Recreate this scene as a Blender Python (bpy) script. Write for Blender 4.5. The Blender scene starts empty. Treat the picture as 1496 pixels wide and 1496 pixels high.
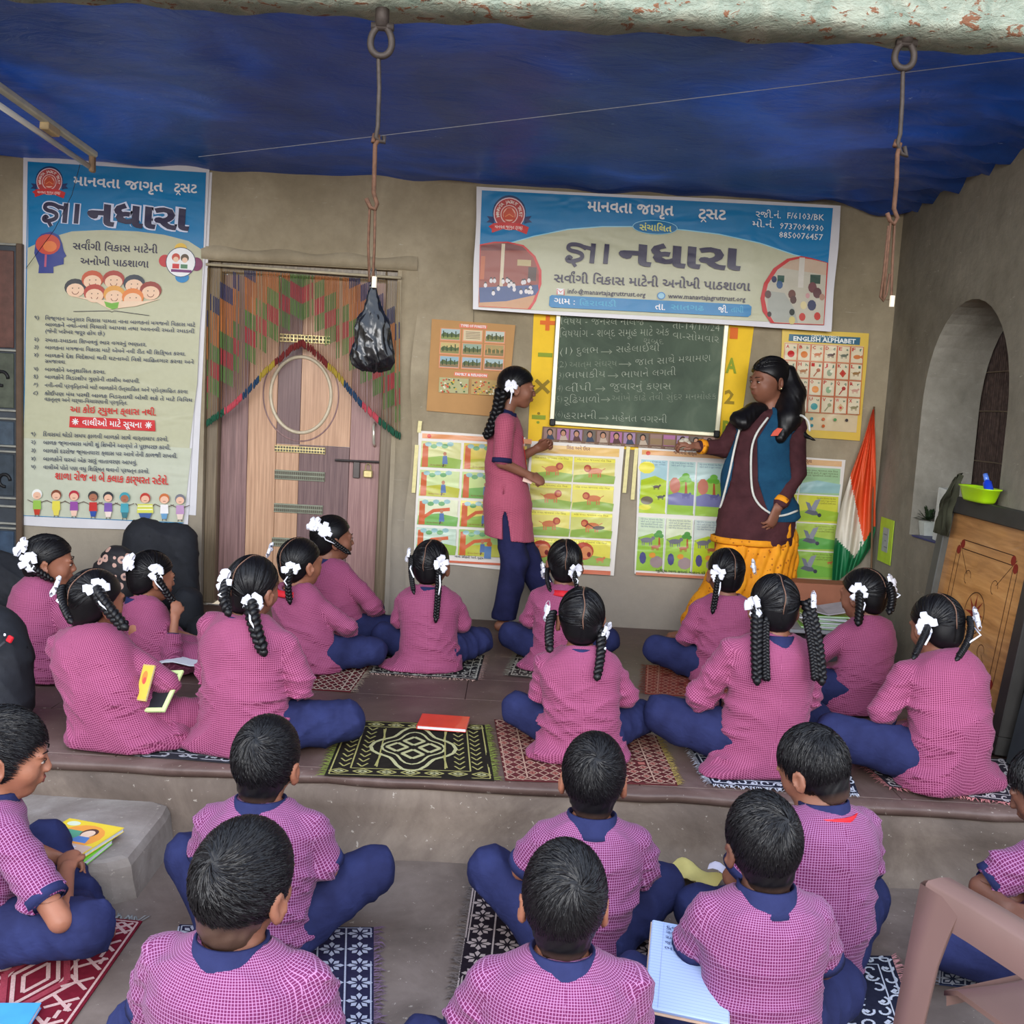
import bpy, math, random
import numpy as np
from mathutils import Vector, Matrix
random.seed(7)
PI = math.pi

# ---------------------------------------------------------------- camera, world, lights, exposure
SC = bpy.context.scene
CAM_H = 1.33
PITCH, ROLL = math.radians(6.5), math.radians(3.15)
cam_data = bpy.data.cameras.new('camera')
cam_data.sensor_width = 36.0
cam_data.lens = 36.0
cam_data.clip_start = 0.05
cam = bpy.data.objects.new('camera', cam_data)
SC.collection.objects.link(cam)
CAM_M = Matrix.Rotation(PI / 2 - PITCH, 3, 'X') @ Matrix.Rotation(ROLL, 3, 'Z')
cam.matrix_world = Matrix.Translation((0, 0, CAM_H)) @ CAM_M.to_4x4()
SC.camera = cam

SC.view_settings.view_transform = 'Standard'
SC.view_settings.look = 'None'
SC.view_settings.gamma = 1.0
SC.view_settings.use_curve_mapping = False
SC.view_settings.exposure = 0.66

world = bpy.data.worlds.new('sky')
SC.world = world
world.use_nodes = True
wn = world.node_tree
wn.nodes.clear()
w_out = wn.nodes.new('ShaderNodeOutputWorld')
w_bg = wn.nodes.new('ShaderNodeBackground')
w_tc = wn.nodes.new('ShaderNodeTexCoord')
w_sep = wn.nodes.new('ShaderNodeSeparateXYZ')
w_ramp = wn.nodes.new('ShaderNodeValToRGB')
wn.links.new(w_tc.outputs['Generated'], w_sep.inputs[0])
w_map = wn.nodes.new('ShaderNodeMapRange')
w_map.inputs['From Min'].default_value = -1
w_map.inputs['From Max'].default_value = 1
wn.links.new(w_sep.outputs['Z'], w_map.inputs['Value'])
wn.links.new(w_map.outputs[0], w_ramp.inputs[0])
el = w_ramp.color_ramp.elements
el[0].position = 0.0; el[0].color = (0.20, 0.165, 0.13, 1)
el[1].position = 1.0; el[1].color = (0.62, 0.76, 1.0, 1)
e = el.new(0.49); e.color = (0.30, 0.26, 0.20, 1)
e = el.new(0.52); e.color = (0.85, 0.92, 1.0, 1)
w_bg.inputs['Strength'].default_value = 1.55
wn.links.new(w_ramp.outputs[0], w_bg.inputs['Color'])
wn.links.new(w_bg.outputs[0], w_out.inputs[0])
SC.cycles.max_bounces = 6
SC.cycles.diffuse_bounces = 4
SC.cycles.glossy_bounces = 3
SC.cycles.transmission_bounces = 4
SC.cycles.transparent_max_bounces = 6
SC.cycles.use_denoising = True
SC.cycles.sample_clamp_indirect = 4.0
SC.cycles.caustics_reflective = False
SC.cycles.caustics_refractive = False

# the open yard behind the class: the bright sky seen through the open side of the verandah
def area_light(name, loc, rot, sx, sy, power, col):
    d = bpy.data.lights.new(name, 'AREA')
    d.shape = 'RECTANGLE'; d.size = sx; d.size_y = sy
    d.energy = power; d.color = col
    o = bpy.data.objects.new(name, d)
    SC.collection.objects.link(o)
    o.location = loc; o.rotation_euler = rot
    return o
area_light('daylight', (0.0, -3.0, 2.9), (math.radians(78), 0, 0), 6.5, 2.4, 330, (1.0, 0.975, 0.945))
# weak area light added out of view at the left, standing in for daylight
area_light('daylight', (-4.2, 0.6, 2.6), (math.radians(75), 0, math.radians(-60)), 3.0, 1.6, 30, (1.0, 0.97, 0.92))

# ---------------------------------------------------------------- helpers
EYE = Vector((0, 0, CAM_H))
def ray(px, py):
    return CAM_M @ Vector(((px - 748) / 1496, -(py - 748) / 1496, -1))
def at_y(px, py, Y):
    d = ray(px, py); return EYE + d * (Y / d.y)
def at_z(px, py, Z):
    d = ray(px, py); return EYE + d * ((Z - CAM_H) / d.z)
def at_x(px, py, X):
    d = ray(px, py); return EYE + d * (X / d.x)

def lin(v):
    v = v / 255.0
    return v / 12.92 if v <= 0.04045 else ((v + 0.055) / 1.055) ** 2.4
def C(r, g=None, b=None):
    if g is None:
        h = r.lstrip('#'); r, g, b = (int(h[i:i + 2], 16) for i in (0, 2, 4))
    return (lin(r), lin(g), lin(b), 1.0)

def tag(o, label=None, cat=None, group=None, kind=None):
    if label: o['label'] = label
    if cat: o['category'] = cat
    if group: o['group'] = group
    if kind: o['kind'] = kind
    return o

def empty(name, loc=(0, 0, 0), rz=0.0):
    o = bpy.data.objects.new(name, None)
    o.empty_display_size = 0.1
    SC.collection.objects.link(o)
    o.location = loc; o.rotation_euler = (0, 0, rz)
    return o

class NT:
    """tiny node-tree builder"""
    def __init__(self, name, rough=0.8, spec=0.3):
        self.m = bpy.data.materials.new(name)
        self.m.use_nodes = True
        self.t = self.m.node_tree
        self.b = self.t.nodes['Principled BSDF']
        self.b.inputs['Roughness'].default_value = rough
        self.b.inputs['Specular IOR Level'].default_value = spec
    def n(self, kind, **kw):
        x = self.t.nodes.new('ShaderNode' + kind)
        for k, v in kw.items():
            setattr(x, k, v)
        return x
    def l(self, a, b):
        self.t.links.new(a, b)
    def coord(self, which='Object'):
        return self.n('TexCoord').outputs[which]
    def mapping(self, src, scale=(1, 1, 1), rot=(0, 0, 0), loc=(0, 0, 0)):
        m = self.n('Mapping')
        m.inputs['Scale'].default_value = scale
        m.inputs['Rotation'].default_value = rot
        m.inputs['Location'].default_value = loc
        self.l(src, m.inputs[0]); return m.outputs[0]
    def noise(self, src, scale, detail=4, rough=0.55, dist=0.0):
        x = self.n('TexNoise')
        x.inputs['Scale'].default_value = scale
        x.inputs['Detail'].default_value = detail
        x.inputs['Roughness'].default_value = rough
        x.inputs['Distortion'].default_value = dist
        self.l(src, x.inputs['Vector']); return x.outputs['Fac']
    def ramp(self, src, stops, interp='LINEAR'):
        x = self.n('ValToRGB'); cr = x.color_ramp; cr.interpolation = interp
        while len(cr.elements) > 1: cr.elements.remove(cr.elements[0])
        cr.elements[0].position = stops[0][0]; cr.elements[0].color = stops[0][1]
        for p, c in stops[1:]:
            q = cr.elements.new(p); q.color = c
        self.l(src, x.inputs[0]); return x.outputs[0]
    def math(self, op, a, b=None, c=None):
        x = self.n('Math', operation=op)
        for i, v in enumerate((a, b, c)):
            if v is None: continue
            if isinstance(v, (int, float)): x.inputs[i].default_value = v
            else: self.l(v, x.inputs[i])
        return x.outputs[0]
    def mix(self, fac, a, b, mode='MIX'):
        x = self.n('MixRGB', blend_type=mode)
        for i, v in ((0, fac), (1, a), (2, b)):
            if isinstance(v, (int, float)): x.inputs[i].default_value = v
            elif isinstance(v, tuple): x.inputs[i].default_value = v
            else: self.l(v, x.inputs[i])
        return x.outputs[0]
    def bump(self, h, strength=0.3, dist=0.01):
        x = self.n('Bump')
        x.inputs['Strength'].default_value = strength
        x.inputs['Distance'].default_value = dist
        self.l(h, x.inputs['Height']); self.l(x.outputs[0], self.b.inputs['Normal']); return x
    def color(self, c):
        if isinstance(c, tuple): self.b.inputs['Base Color'].default_value = c
        else: self.l(c, self.b.inputs['Base Color'])

_mc = {}
def plain(name, col, rough=0.7, spec=0.3, vary=0.12, scale=18, metal=0.0, bump=0.0, coat=0.0):
    if name in _mc: return _mc[name]
    t = NT(name, rough, spec)
    co = t.coord()
    f = t.noise(co, scale, 4)
    lo = tuple(c * (1 - vary) for c in col[:3]) + (1,)
    hi = tuple(min(1, c * (1 + vary)) for c in col[:3]) + (1,)
    t.color(t.ramp(f, [(0.3, lo), (0.7, hi)]))
    t.b.inputs['Metallic'].default_value = metal
    if coat: t.b.inputs['Coat Weight'].default_value = coat
    if bump: t.bump(t.noise(co, scale * 6, 3), bump, 0.004)
    _mc[name] = t.m
    return t.m

def mat_print(name='printed_ink', rough=0.5, coat=0.0, spec=0.3, crease=0.0):
    if name in _mc: return _mc[name]
    t = NT(name, rough, spec)
    a = t.n('Attribute'); a.attribute_name = 'Col'
    f = t.noise(t.coord(), 30, 3)
    t.color(t.mix(0.06, a.outputs['Color'], t.ramp(f, [(0.3, (0.2, 0.2, 0.2, 1)), (0.7, (1, 1, 1, 1))]), 'MULTIPLY'))
    if coat:
        t.b.inputs['Coat Weight'].default_value = coat
        t.b.inputs['Coat Roughness'].default_value = 0.08
    if crease:
        t.bump(t.noise(t.mapping(t.coord(), (1, 1, 2.2)), 3.0, 2, 0.5, 0.6), crease, 0.05)
    _mc[name] = t.m
    return t.m

class MB:
    """collects polygons, links them as ONE mesh object"""
    def __init__(self):
        self.v = []; self.f = []; self.mi = []; self.col = []; self.uv = {}
    def add(self, vs, fs, mi=0, col=None):
        o = len(self.v)
        self.v.extend([tuple(p) for p in vs])
        for f in fs:
            self.f.append(tuple(i + o for i in f)); self.mi.append(mi); self.col.append(col)
    def box(self, c, s, rot=None, mi=0, col=None, bev=0.0):
        hx, hy, hz = s[0] / 2, s[1] / 2, s[2] / 2
        if bev <= 0:
            vs = [Vector((x, y, z)) for x in (-hx, hx) for y in (-hy, hy) for z in (-hz, hz)]
            fs = [(0, 1, 3, 2), (4, 6, 7, 5), (0, 4, 5, 1), (2, 3, 7, 6), (0, 2, 6, 4), (1, 5, 7, 3)]
        else:
            b = min(bev, hx * .95, hy * .95, hz * .95)
            vs = []; idx = {}
            for sx in (-1, 1):
                for sy in (-1, 1):
                    for sz in (-1, 1):
                        for a in range(3):
                            p = [sx * (hx - b), sy * (hy - b), sz * (hz - b)]
                            p[a] = (sx * hx, sy * hy, sz * hz)[a]
                            idx[(sx, sy, sz, a)] = len(vs); vs.append(Vector(p))
            fs = []
            for a in range(3):
                u, w = [(1, 2), (2, 0), (0, 1)][a]
                for s_ in (-1, 1):
                    q = []
                    for su, sw in ((-1, -1), (1, -1), (1, 1), (-1, 1)):
                        k = [0, 0, 0]; k[a] = s_; k[u] = su; k[w] = sw
                        q.append(idx[tuple(k) + (a,)])
                    fs.append(tuple(q) if s_ > 0 else tuple(reversed(q)))
            for a in range(3):
                u, w = [(1, 2), (2, 0), (0, 1)][a]
                for su in (-1, 1):
                    for sw in (-1, 1):
                        k0 = [0] * 3; k0[a] = -1; k0[u] = su; k0[w] = sw
                        k1 = list(k0); k1[a] = 1
                        q = (idx[tuple(k0) + (u,)], idx[tuple(k1) + (u,)], idx[tuple(k1) + (w,)], idx[tuple(k0) + (w,)])
                        fs.append(q if su * sw > 0 else tuple(reversed(q)))
            for sx in (-1, 1):
                for sy in (-1, 1):
                    for sz in (-1, 1):
                        q = tuple(idx[(sx, sy, sz, a)] for a in range(3))
                        fs.append(q if sx * sy * sz > 0 else tuple(reversed(q)))
        R = rot if rot is not None else Matrix.Identity(3)
        cc = Vector(c)
        self.add([R @ p + cc for p in vs], fs, mi, col)
        return self
    def tube(self, pts, r, n=8, mi=0, col=None, closed=False, caps=True, flat=1.0):
        pts = [Vector(p) for p in pts]
        rs = r if isinstance(r, (list, tuple)) else [r] * len(pts)
        N = len(pts); base = len(self.v)
        prev = None; fs = []; vs = []
        for i, p in enumerate(pts):
            if closed: t = (pts[(i + 1) % N] - pts[i - 1])
            else: t = pts[min(i + 1, N - 1)] - pts[max(i - 1, 0)]
            if t.length < 1e-9: t = Vector((0, 0, 1))
            t.normalize()
            if prev is None:
                a = Vector((0, 0, 1)) if abs(t.z) < 0.9 else Vector((1, 0, 0))
                u = t.cross(a).normalized()
            else:
                u = (prev - t * prev.dot(t))
                u = u.normalized() if u.length > 1e-6 else t.orthogonal().normalized()
            prev = u; w = t.cross(u)
            for k in range(n):
                an = 2 * PI * k / n
                vs.append(p + (u * math.cos(an) + w * math.sin(an) * flat) * rs[i])
        for i in range(N if closed else N - 1):
            j = (i + 1) % N
            for k in range(n):
                k2 = (k + 1) % n
                fs.append((i * n + k, i * n + k2, j * n + k2, j * n + k))
        if caps and not closed:
            fs.append(tuple(reversed(range(n)))); fs.append(tuple((N - 1) * n + k for k in range(n)))
        self.add(vs, fs, mi, col)
        return self
    def sphere(self, c, r, n=12, m=8, mi=0, col=None, rot=None):
        r = (r, r, r) if isinstance(r, (int, float)) else r
        R = rot if rot is not None else Matrix.Identity(3)
        vs = [R @ Vector((0, 0, -r[2])) + Vector(c)]
        for j in range(1, m):
            ph = -PI / 2 + PI * j / m
            for i in range(n):
                th = 2 * PI * i / n
                vs.append(R @ Vector((r[0] * math.cos(ph) * math.cos(th), r[1] * math.cos(ph) * math.sin(th), r[2] * math.sin(ph))) + Vector(c))
        vs.append(R @ Vector((0, 0, r[2])) + Vector(c))
        fs = []
        for i in range(n):
            fs.append((0, 1 + (i + 1) % n, 1 + i))
        for j in range(m - 2):
            for i in range(n):
                a = 1 + j * n + i; b = 1 + j * n + (i + 1) % n
                fs.append((a, b, b + n, a + n))
        top = len(vs) - 1; o = 1 + (m - 2) * n
        for i in range(n):
            fs.append((o + i, o + (i + 1) % n, top))
        self.add(vs, fs, mi, col); return self
    def grid(self, P, mi=0, col=None, flip=False):
        """P: list of rows of points"""
        nr, nc = len(P), len(P[0])
        vs = [p for row in P for p in row]
        fs = []
        for i in range(nr - 1):
            for j in range(nc - 1):
                q = (i * nc + j, i * nc + j + 1, (i + 1) * nc + j + 1, (i + 1) * nc + j)
                fs.append(tuple(reversed(q)) if flip else q)
        self.add(vs, fs, mi, col); return self
    def slab(self, P, th, axis=(0, 0, -1), mi=0):
        """thick sheet out of a grid of points"""
        nr, nc = len(P), len(P[0]); a = Vector(axis) * th
        top = [[Vector(p) for p in row] for row in P]
        bot = [[p + a for p in row] for row in top]
        self.grid(top, mi); self.grid(bot, mi, flip=True)
        edge = [(0, j) for j in range(nc)] + [(i, nc - 1) for i in range(1, nr)] + [(nr - 1, j) for j in range(nc - 2, -1, -1)] + [(i, 0) for i in range(nr - 2, 0, -1)]
        vs = []; n = len(edge)
        for (i, j) in edge: vs += [top[i][j], bot[i][j]]
        self.add(vs, [(2 * k, 2 * k + 1, 2 * ((k + 1) % n) + 1, 2 * ((k + 1) % n)) for k in range(n)], mi)
        return self
    def prism(self, poly, depth, mi=0, col=None):
        """poly: 3-D points of a planar outline; depth: vector"""
        d = Vector(depth); n = len(poly)
        vs = [Vector(p) for p in poly] + [Vector(p) + d for p in poly]
        fs = [tuple(range(n)), tuple(reversed(range(n, 2 * n)))]
        fs += [(i, i + n, (i + 1) % n + n, (i + 1) % n) for i in range(n)]
        self.add(vs, fs, mi, col); return self
    def build(self, name, mats, parent=None, smooth=False, origin=None, fixn=False):
        if not isinstance(mats, (list, tuple)): mats = [mats]
        o_ = Vector(origin) if origin is not None else Vector((0, 0, 0))
        if origin is None and parent is None and self.v:
            a = np.array(self.v); lo = a.min(0); hi = a.max(0)
            o_ = Vector(((lo[0] + hi[0]) / 2, (lo[1] + hi[1]) / 2, lo[2]))
        me = bpy.data.meshes.new(name)
        me.from_pydata([(p[0] - o_.x, p[1] - o_.y, p[2] - o_.z) for p in self.v], [], self.f)
        for m in mats: me.materials.append(m)
        if any(self.mi): me.polygons.foreach_set('material_index', self.mi)
        if any(c is not None for c in self.col):
            ca = me.color_attributes.new('Col', 'FLOAT_COLOR', 'CORNER')
            buf = []
            for f, c in zip(self.f, self.col):
                buf.extend((c or (1, 1, 1, 1)) * len(f))
            ca.data.foreach_set('color', buf)
        if fixn:
            import bmesh
            bm = bmesh.new(); bm.from_mesh(me)
            bmesh.ops.recalc_face_normals(bm, faces=bm.faces); bm.to_mesh(me); bm.free()
        if smooth: me.polygons.foreach_set('use_smooth', [True] * len(me.polygons))
        me.update()
        o = bpy.data.objects.new(name, me)
        SC.collection.objects.link(o)
        if parent is not None: o.parent = parent      # vertices are already in the parent's frame
        else: o.location = o_
        return o

def struct(o):
    o['kind'] = 'structure'; return o
# ---------------------------------------------------------------- materials of the setting
def mat_plaster(name, stops, sc=1.0, low=False):
    t = NT(name, 0.92, 0.12)
    co = t.coord()
    big = t.noise(co, 0.9 * sc, 5, 0.62, 0.5)
    base = t.ramp(big, stops)
    fine = t.noise(co, 14 * sc, 6, 0.7)
    base = t.mix(0.5, base, t.ramp(fine, [(0.25, (0.55, 0.55, 0.55, 1)), (0.75, (1, 1, 1, 1))]), 'MULTIPLY')
    # pale scratches of chalk and lime
    scr = t.noise(t.mapping(co, (1.0, 1.0, 5.0), (0.3, 0.9, 0.2)), 9, 3, 0.7, 2.0)
    base = t.mix(t.math('MULTIPLY', t.math('GREATER_THAN', scr, 0.695), 0.35), base, C(205, 200, 185))
    # dark soot / damp blotches
    bl = t.noise(t.mapping(co, (1, 1, 0.6)), 2.3 * sc, 3, 0.5, 0.3)
    base = t.mix(0.55, base, t.ramp(bl, [(0.32, (0.62, 0.60, 0.57, 1)), (0.55, (1, 1, 1, 1))]), 'MULTIPLY')
    if low:     # plaster colour mixes to grey towards the floor
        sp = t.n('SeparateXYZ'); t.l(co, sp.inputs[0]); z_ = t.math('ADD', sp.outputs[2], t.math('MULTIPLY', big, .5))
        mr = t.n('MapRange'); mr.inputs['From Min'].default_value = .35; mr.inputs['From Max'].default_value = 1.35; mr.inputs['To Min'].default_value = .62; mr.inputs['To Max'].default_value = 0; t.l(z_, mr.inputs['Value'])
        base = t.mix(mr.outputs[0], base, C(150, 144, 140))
    t.color(base)
    t.bump(t.math('ADD', t.math('MULTIPLY', t.noise(co, 5, 5, 0.6), 1.0), t.math('MULTIPLY', fine, 0.25)), 0.45, 0.02)
    return t.m
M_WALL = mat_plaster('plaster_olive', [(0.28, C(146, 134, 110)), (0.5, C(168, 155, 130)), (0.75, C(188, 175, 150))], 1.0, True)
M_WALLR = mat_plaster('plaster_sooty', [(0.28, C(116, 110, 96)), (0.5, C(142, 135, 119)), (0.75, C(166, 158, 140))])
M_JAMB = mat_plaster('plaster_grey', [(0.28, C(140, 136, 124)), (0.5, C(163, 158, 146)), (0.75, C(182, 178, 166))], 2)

def mat_concrete(name, a, b, c, rough=0.75, spec=0.3, bump=0.35):
    t = NT(name, rough, spec)
    co = t.coord()
    f = t.noise(co, 2.2, 8, 0.65, 0.8)
    base = t.ramp(f, [(0.3, a), (0.5, b), (0.72, c)])
    fl = t.noise(co, 55, 3, 0.6)
    base = t.mix(t.math('MULTIPLY', t.math('GREATER_THAN', fl, 0.69), 0.5), base, C(190, 180, 168))
    dk = t.noise(co, 7, 5, 0.7)
    base = t.mix(0.5, base, t.ramp(dk, [(0.3, (0.6, 0.58, 0.56, 1)), (0.6, (1, 1, 1, 1))]), 'MULTIPLY')
    t.color(base)
    r = t.n('MapRange'); r.inputs['To Min'].default_value = rough - 0.2; r.inputs['To Max'].default_value = rough + 0.1
    t.l(f, r.inputs['Value']); t.l(r.outputs[0], t.b.inputs['Roughness'])
    t.bump(t.math('ADD', f, t.math('MULTIPLY', fl, 0.2)), bump, 0.01)
    return t.m
M_FLOOR = mat_concrete('trodden_cement', C(88, 77, 71), C(112, 99, 92), C(136, 122, 114), 0.62)
M_RISER = mat_concrete('rough_cement', C(84, 73, 66), C(106, 93, 84), C(132, 118, 106), 0.85, 0.15, 0.7)
M_SLAB = mat_concrete('dark_red_stone', C(76, 58, 54), C(96, 76, 70), C(118, 98, 92), 0.5, 0.4, 0.2)
M_LIME = mat_concrete('limewashed_cement', C(104, 94, 88), C(130, 120, 114), C(160, 152, 146), 0.85, 0.15, 0.7)

WY = 5.96          # face of the back wall
WX = 2.12          # face of the right wall
FZ = -0.25         # lower floor
EDGE_Y = 3.39      # front edge of the platform

# ---------------------------------------------------------------- floor, platform, step
m = MB()
m.box((0, 0.75, FZ - 0.05), (12, 8.5, 0.1))
struct(m.build('floor', M_FLOOR))

plat = empty('platform', (0, 4.6, 0))
tag(plat, kind='structure')
pm = MB(); pm.box((-1.1, 4.78, -0.155), (6.6, 2.68, 0.25)); pm.build('platform_core', M_RISER, plat, origin=(0, 4.6, 0))
rows = [3.46, 3.93, 4.36, 4.68, 5.12, 5.58, 5.96]
rnd = random.Random(3)
for i in range(len(rows) - 1):
    x = -4.2 + (0.45 if i % 2 else 0.1) + 0.13 * i
    while x < WX:
        x1 = x + 0.92
        xa, xb = x + 0.0012, min(x1, WX + 0.05) - 0.0012
        if xb - xa > 0.05:
            s = MB()
            s.box(((xa + xb) / 2, (rows[i] + rows[i + 1]) / 2, -0.016 - rnd.random() * 0.0012), (xb - xa, rows[i + 1] - rows[i] - 0.003, 0.032), bev=0.0015)
            s.build('stone_slab', M_SLAB, plat, origin=(0, 4.6, 0))
        x = x1
nx = MB()
P = []
for k in range(60):
    x = -4.3 + k * 6.45 / 59
    jy = 0.006 * math.sin(k * 1.7) + 0.004 * math.sin(k * 4.1)
    P.append([(x, 3.455, -0.001), (x, EDGE_Y + jy, -0.003), (x, EDGE_Y - 0.006 + jy, -0.012), (x, EDGE_Y + 0.002 + jy, -0.034), (x, 3.42, -0.036)])
nx.grid(P); nx.build('edge_stone', M_SLAB, plat, smooth=True, origin=(0, 4.6, 0), fixn=True)
# rough cement riser, bellied, with a limewashed toe
P = []; Q = []
for k in range(140):
    x = -4.3 + k * 6.45 / 139
    j = lambda a, b: 0.008 * math.sin(x * a + b) + 0.004 * math.sin(x * a * 2.7 + b * 3)
    P.append([(x, 3.415, -0.03), (x, 3.385 + j(3, 1), -0.042), (x, 3.375 + j(2.3, .3), -0.10), (x, 3.37 + j(2.9, 2), -0.16), (x, 3.355 + j(3.1, .7), -0.20), (x, 3.33 + j(5, .7), -0.225), (x, 3.31 + j(7, 2), -0.243), (x, 3.29, FZ - 0.01)])
r_ = MB(); r_.grid(P)
struct(r_.build('trim_1', M_RISER, smooth=True, fixn=True))

# raised cement step in the lower left corner
sa = at_z(236, 1184, -0.12); sb = at_z(146, 1262, -0.12)
st = MB()
top = [(-4.2, 3.40), (sa.x - .05, 3.38), (sa.x, sa.y + .05), (sa.x + .01, sa.y - 0.02), (sb.x + .06, sb.y + .06), (sb.x + .01, sb.y + 0.02), (sb.x - .06, sb.y), (-4.2, sb.y + .03)]
rings = []
for dz, g in ((0.0, -0.02), (-0.006, 0.0), (-0.03, 0.012), (-0.08, 0.02), (-0.14, 0.035)):
    cx, cy = -1.9, 3.1
    ring = []
    for (x, y) in top:
        d = Vector((x - cx, y - cy)); d.normalize()
        ring.append((x + d.x * g, y + d.y * g, -0.12 + dz))
    rings.append(ring)
vs = [p for r in rings for p in r]; n = len(top); fs = [tuple(range(n))]
for a in range(len(rings) - 1):
    for i in range(n):
        fs.append((a * n + i, a * n + (i + 1) % n, (a + 1) * n + (i + 1) % n, (a + 1) * n + i))
st.add(vs, fs)
struct(st.build('trim_2', M_LIME, fixn=True))

# ---------------------------------------------------------------- walls
DX0, DX1, DZ = -1.815, -0.725, 2.0
w = MB()
def wallpiece(x0, x1, z0, z1, th=0.24):
    w.box(((x0 + x1) / 2, WY + th / 2, (z0 + z1) / 2), (x1 - x0, th, z1 - z0))
wallpiece(-4.3, DX0, -0.1, 3.0); wallpiece(DX0, DX1, DZ, 3.0); wallpiece(DX1, WX + 0.3, -0.1, 3.0)
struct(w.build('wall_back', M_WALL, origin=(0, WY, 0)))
w = MB()
# uneven plaster shoulder round the doorway
P = []
for k in range(40):
    z = 0.0 + k * DZ / 39
    P.append([(DX1 + 0.005, WY + 0.16, z), (DX1 + 0.01, WY + 0.005, z), (DX1 + 0.075 + 0.012 * math.sin(z * 9), WY - 0.018, z), (DX1 + 0.11 + 0.014 * math.sin(z * 7 + 1), WY - 0.001, z)])
w.grid(P)
P = []
for k in range(40):
    x = DX0 - 0.03 + k * (DX1 - DX0 + 0.14) / 39
    P.append([(x, WY + 0.16, DZ), (x, WY - 0.02, DZ + 0.005), (x, WY - 0.026, DZ + 0.05 + 0.006 * math.sin(x * 23)), (x, WY - 0.001, DZ + 0.075 + 0.01 * math.sin(x * 17))])
w.grid(P)
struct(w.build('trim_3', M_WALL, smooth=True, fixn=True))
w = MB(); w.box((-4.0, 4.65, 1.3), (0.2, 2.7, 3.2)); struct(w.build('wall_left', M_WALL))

# right wall with the arched recess
def arch(u, y0, y1, zs, zt):      # closed outline (y,z) of a pointed arch, u steps per side
    out = [(y0, zs[0])]
    h = zt - zs[1]; c = (y0 + y1) / 2
    for k in range(u + 1):
        a = k / u
        out.append((y0 + (c - y0) * (1 - math.cos(a * PI / 2)) if True else 0, zs[1] + h * math.sin(a * PI / 2) ** 0.9))
    for k in range(u - 1, -1, -1):
        a = k / u
        out.append((y1 - (y1 - c) * (1 - math.cos(a * PI / 2)), zs[1] + h * math.sin(a * PI / 2) ** 0.9))
    out.append((y1, zs[0]))
    return out
YN0, YN1, ZN0, ZS, ZN1 = 5.42, 4.47, 0.71, 1.35, 1.90
A = arch(10, YN0, YN1, (ZN0, ZS), ZN1)
w = MB()
# wall face with a hole: strip between the outline and the outer rectangle
def outer(p):
    y, z = p
    c = ((YN0 + YN1) / 2, 1.3)
    dy, dz = y - c[0], z - c[1]
    ts = []
    if dy > 1e-6: ts.append((6.2 - c[0]) / dy)
    if dy < -1e-6: ts.append((3.5 - c[0]) / dy)
    if dz > 1e-6: ts.append((2.9 - c[1]) / dz)
    if dz < -1e-6: ts.append((-0.1 - c[1]) / dz)
    t = min(ts); return (c[0] + dy * t, c[1] + dz * t)
loop = []
n = len(A)
for i in range(n):
    a, b = A[i], A[(i + 1) % n]
    for k in range(4):
        loop.append((a[0] + (b[0] - a[0]) * k / 4, a[1] + (b[1] - a[1]) * k / 4))
O = [outer(p) for p in loop]
for i in range(len(loop)):        # snap to corners for a clean rectangle
    for cy, cz in ((6.2, 2.9), (6.2, -0.1), (3.5, 2.9), (3.5, -0.1)):
        if math.hypot(O[i][0] - cy, O[i][1] - cz) < 0.16: O[i] = (cy, cz)
L = len(loop)
vs = [(WX, p[0], p[1]) for p in loop] + [(WX, p[0], p[1]) for p in O] + [(WX + 0.30, p[0], p[1]) for p in loop]
fs = [(i, (i + 1) % L, L + (i + 1) % L, L + i) for i in range(L)]
w.add(vs, fs)
fs = [(i, 2 * L + i, 2 * L + (i + 1) % L, (i + 1) % L) for i in range(L)]
w.add(vs, fs, 1)
w.box((WX + 0.46, 4.85, 1.4), (0.2, 2.7, 3.0))
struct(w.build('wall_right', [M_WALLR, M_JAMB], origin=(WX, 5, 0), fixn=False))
# stub of the same wall nearer to the yard
w = MB(); w.box((WX + 0.15, 3.45, 1.3), (0.3, 0.12, 3.2)); struct(w.build('trim_4', M_WALLR))

# reed screen closing the back of the recess, ragged plaster along its far side
M_REED = plain('dark_reed', C(74, 60, 54), 0.8, 0.2, 0.45, 40)
BX = WX + 0.30
scr = empty('reed_screen', (BX, 5.2, 0.95)); tag(scr, kind='structure')
edge = [at_x(px, py, BX) for px, py in ((1458, 455), (1461, 463), (1446, 483), (1432, 526), (1427, 560), (1423, 588), (1412, 637), (1414, 671), (1400, 700), (1404, 740), (1396, 790))]
def edge_y(z):
    for p, q_ in zip(edge, edge[1:]):
        if q_.z <= z <= p.z: return p.y + (q_.y - p.y) * (p.z - z) / (p.z - q_.z)
    return edge[0].y if z > edge[0].z else edge[-1].y
rr = random.Random(5)
y = 4.9
while y < 5.50:
    q = MB(); j = rr.uniform(-.004, .004)
    q.tube([(BX + .02 + j, y, 0.70), (BX + .02 - j, y + rr.uniform(-.003, .003), 1.3), (BX + .02 + j, y + j, 2.0)], 0.0098, 6)
    q.build('reed', M_REED, scr, origin=(BX, 5.2, 0.95), smooth=True)
    y += 0.0215
for z in (1.12, 1.38, 1.58):
    q = MB(); q.tube([(BX + .007, 4.9, z), (BX + .005, 5.2, z + .004), (BX + .007, 5.5, z)], 0.0035, 5)
    q.build('tie_band', plain('jute', C(110, 96, 78), .9), scr, origin=(BX, 5.2, 0.95))
w = MB(); P = []
for k in range(46):
    z = 0.68 + k * (2.02 - 0.68) / 45
    yy = edge_y(z) + 0.006 * math.sin(k * 1.9) + 0.005 * math.sin(k * 3.7)
    P.append([(BX - .004, 5.50, z), (BX - 0.010, yy + 0.06, z), (BX - 0.012, yy + 0.012, z), (BX - 0.004, yy, z), (BX + .03, yy + .01, z)])
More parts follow.
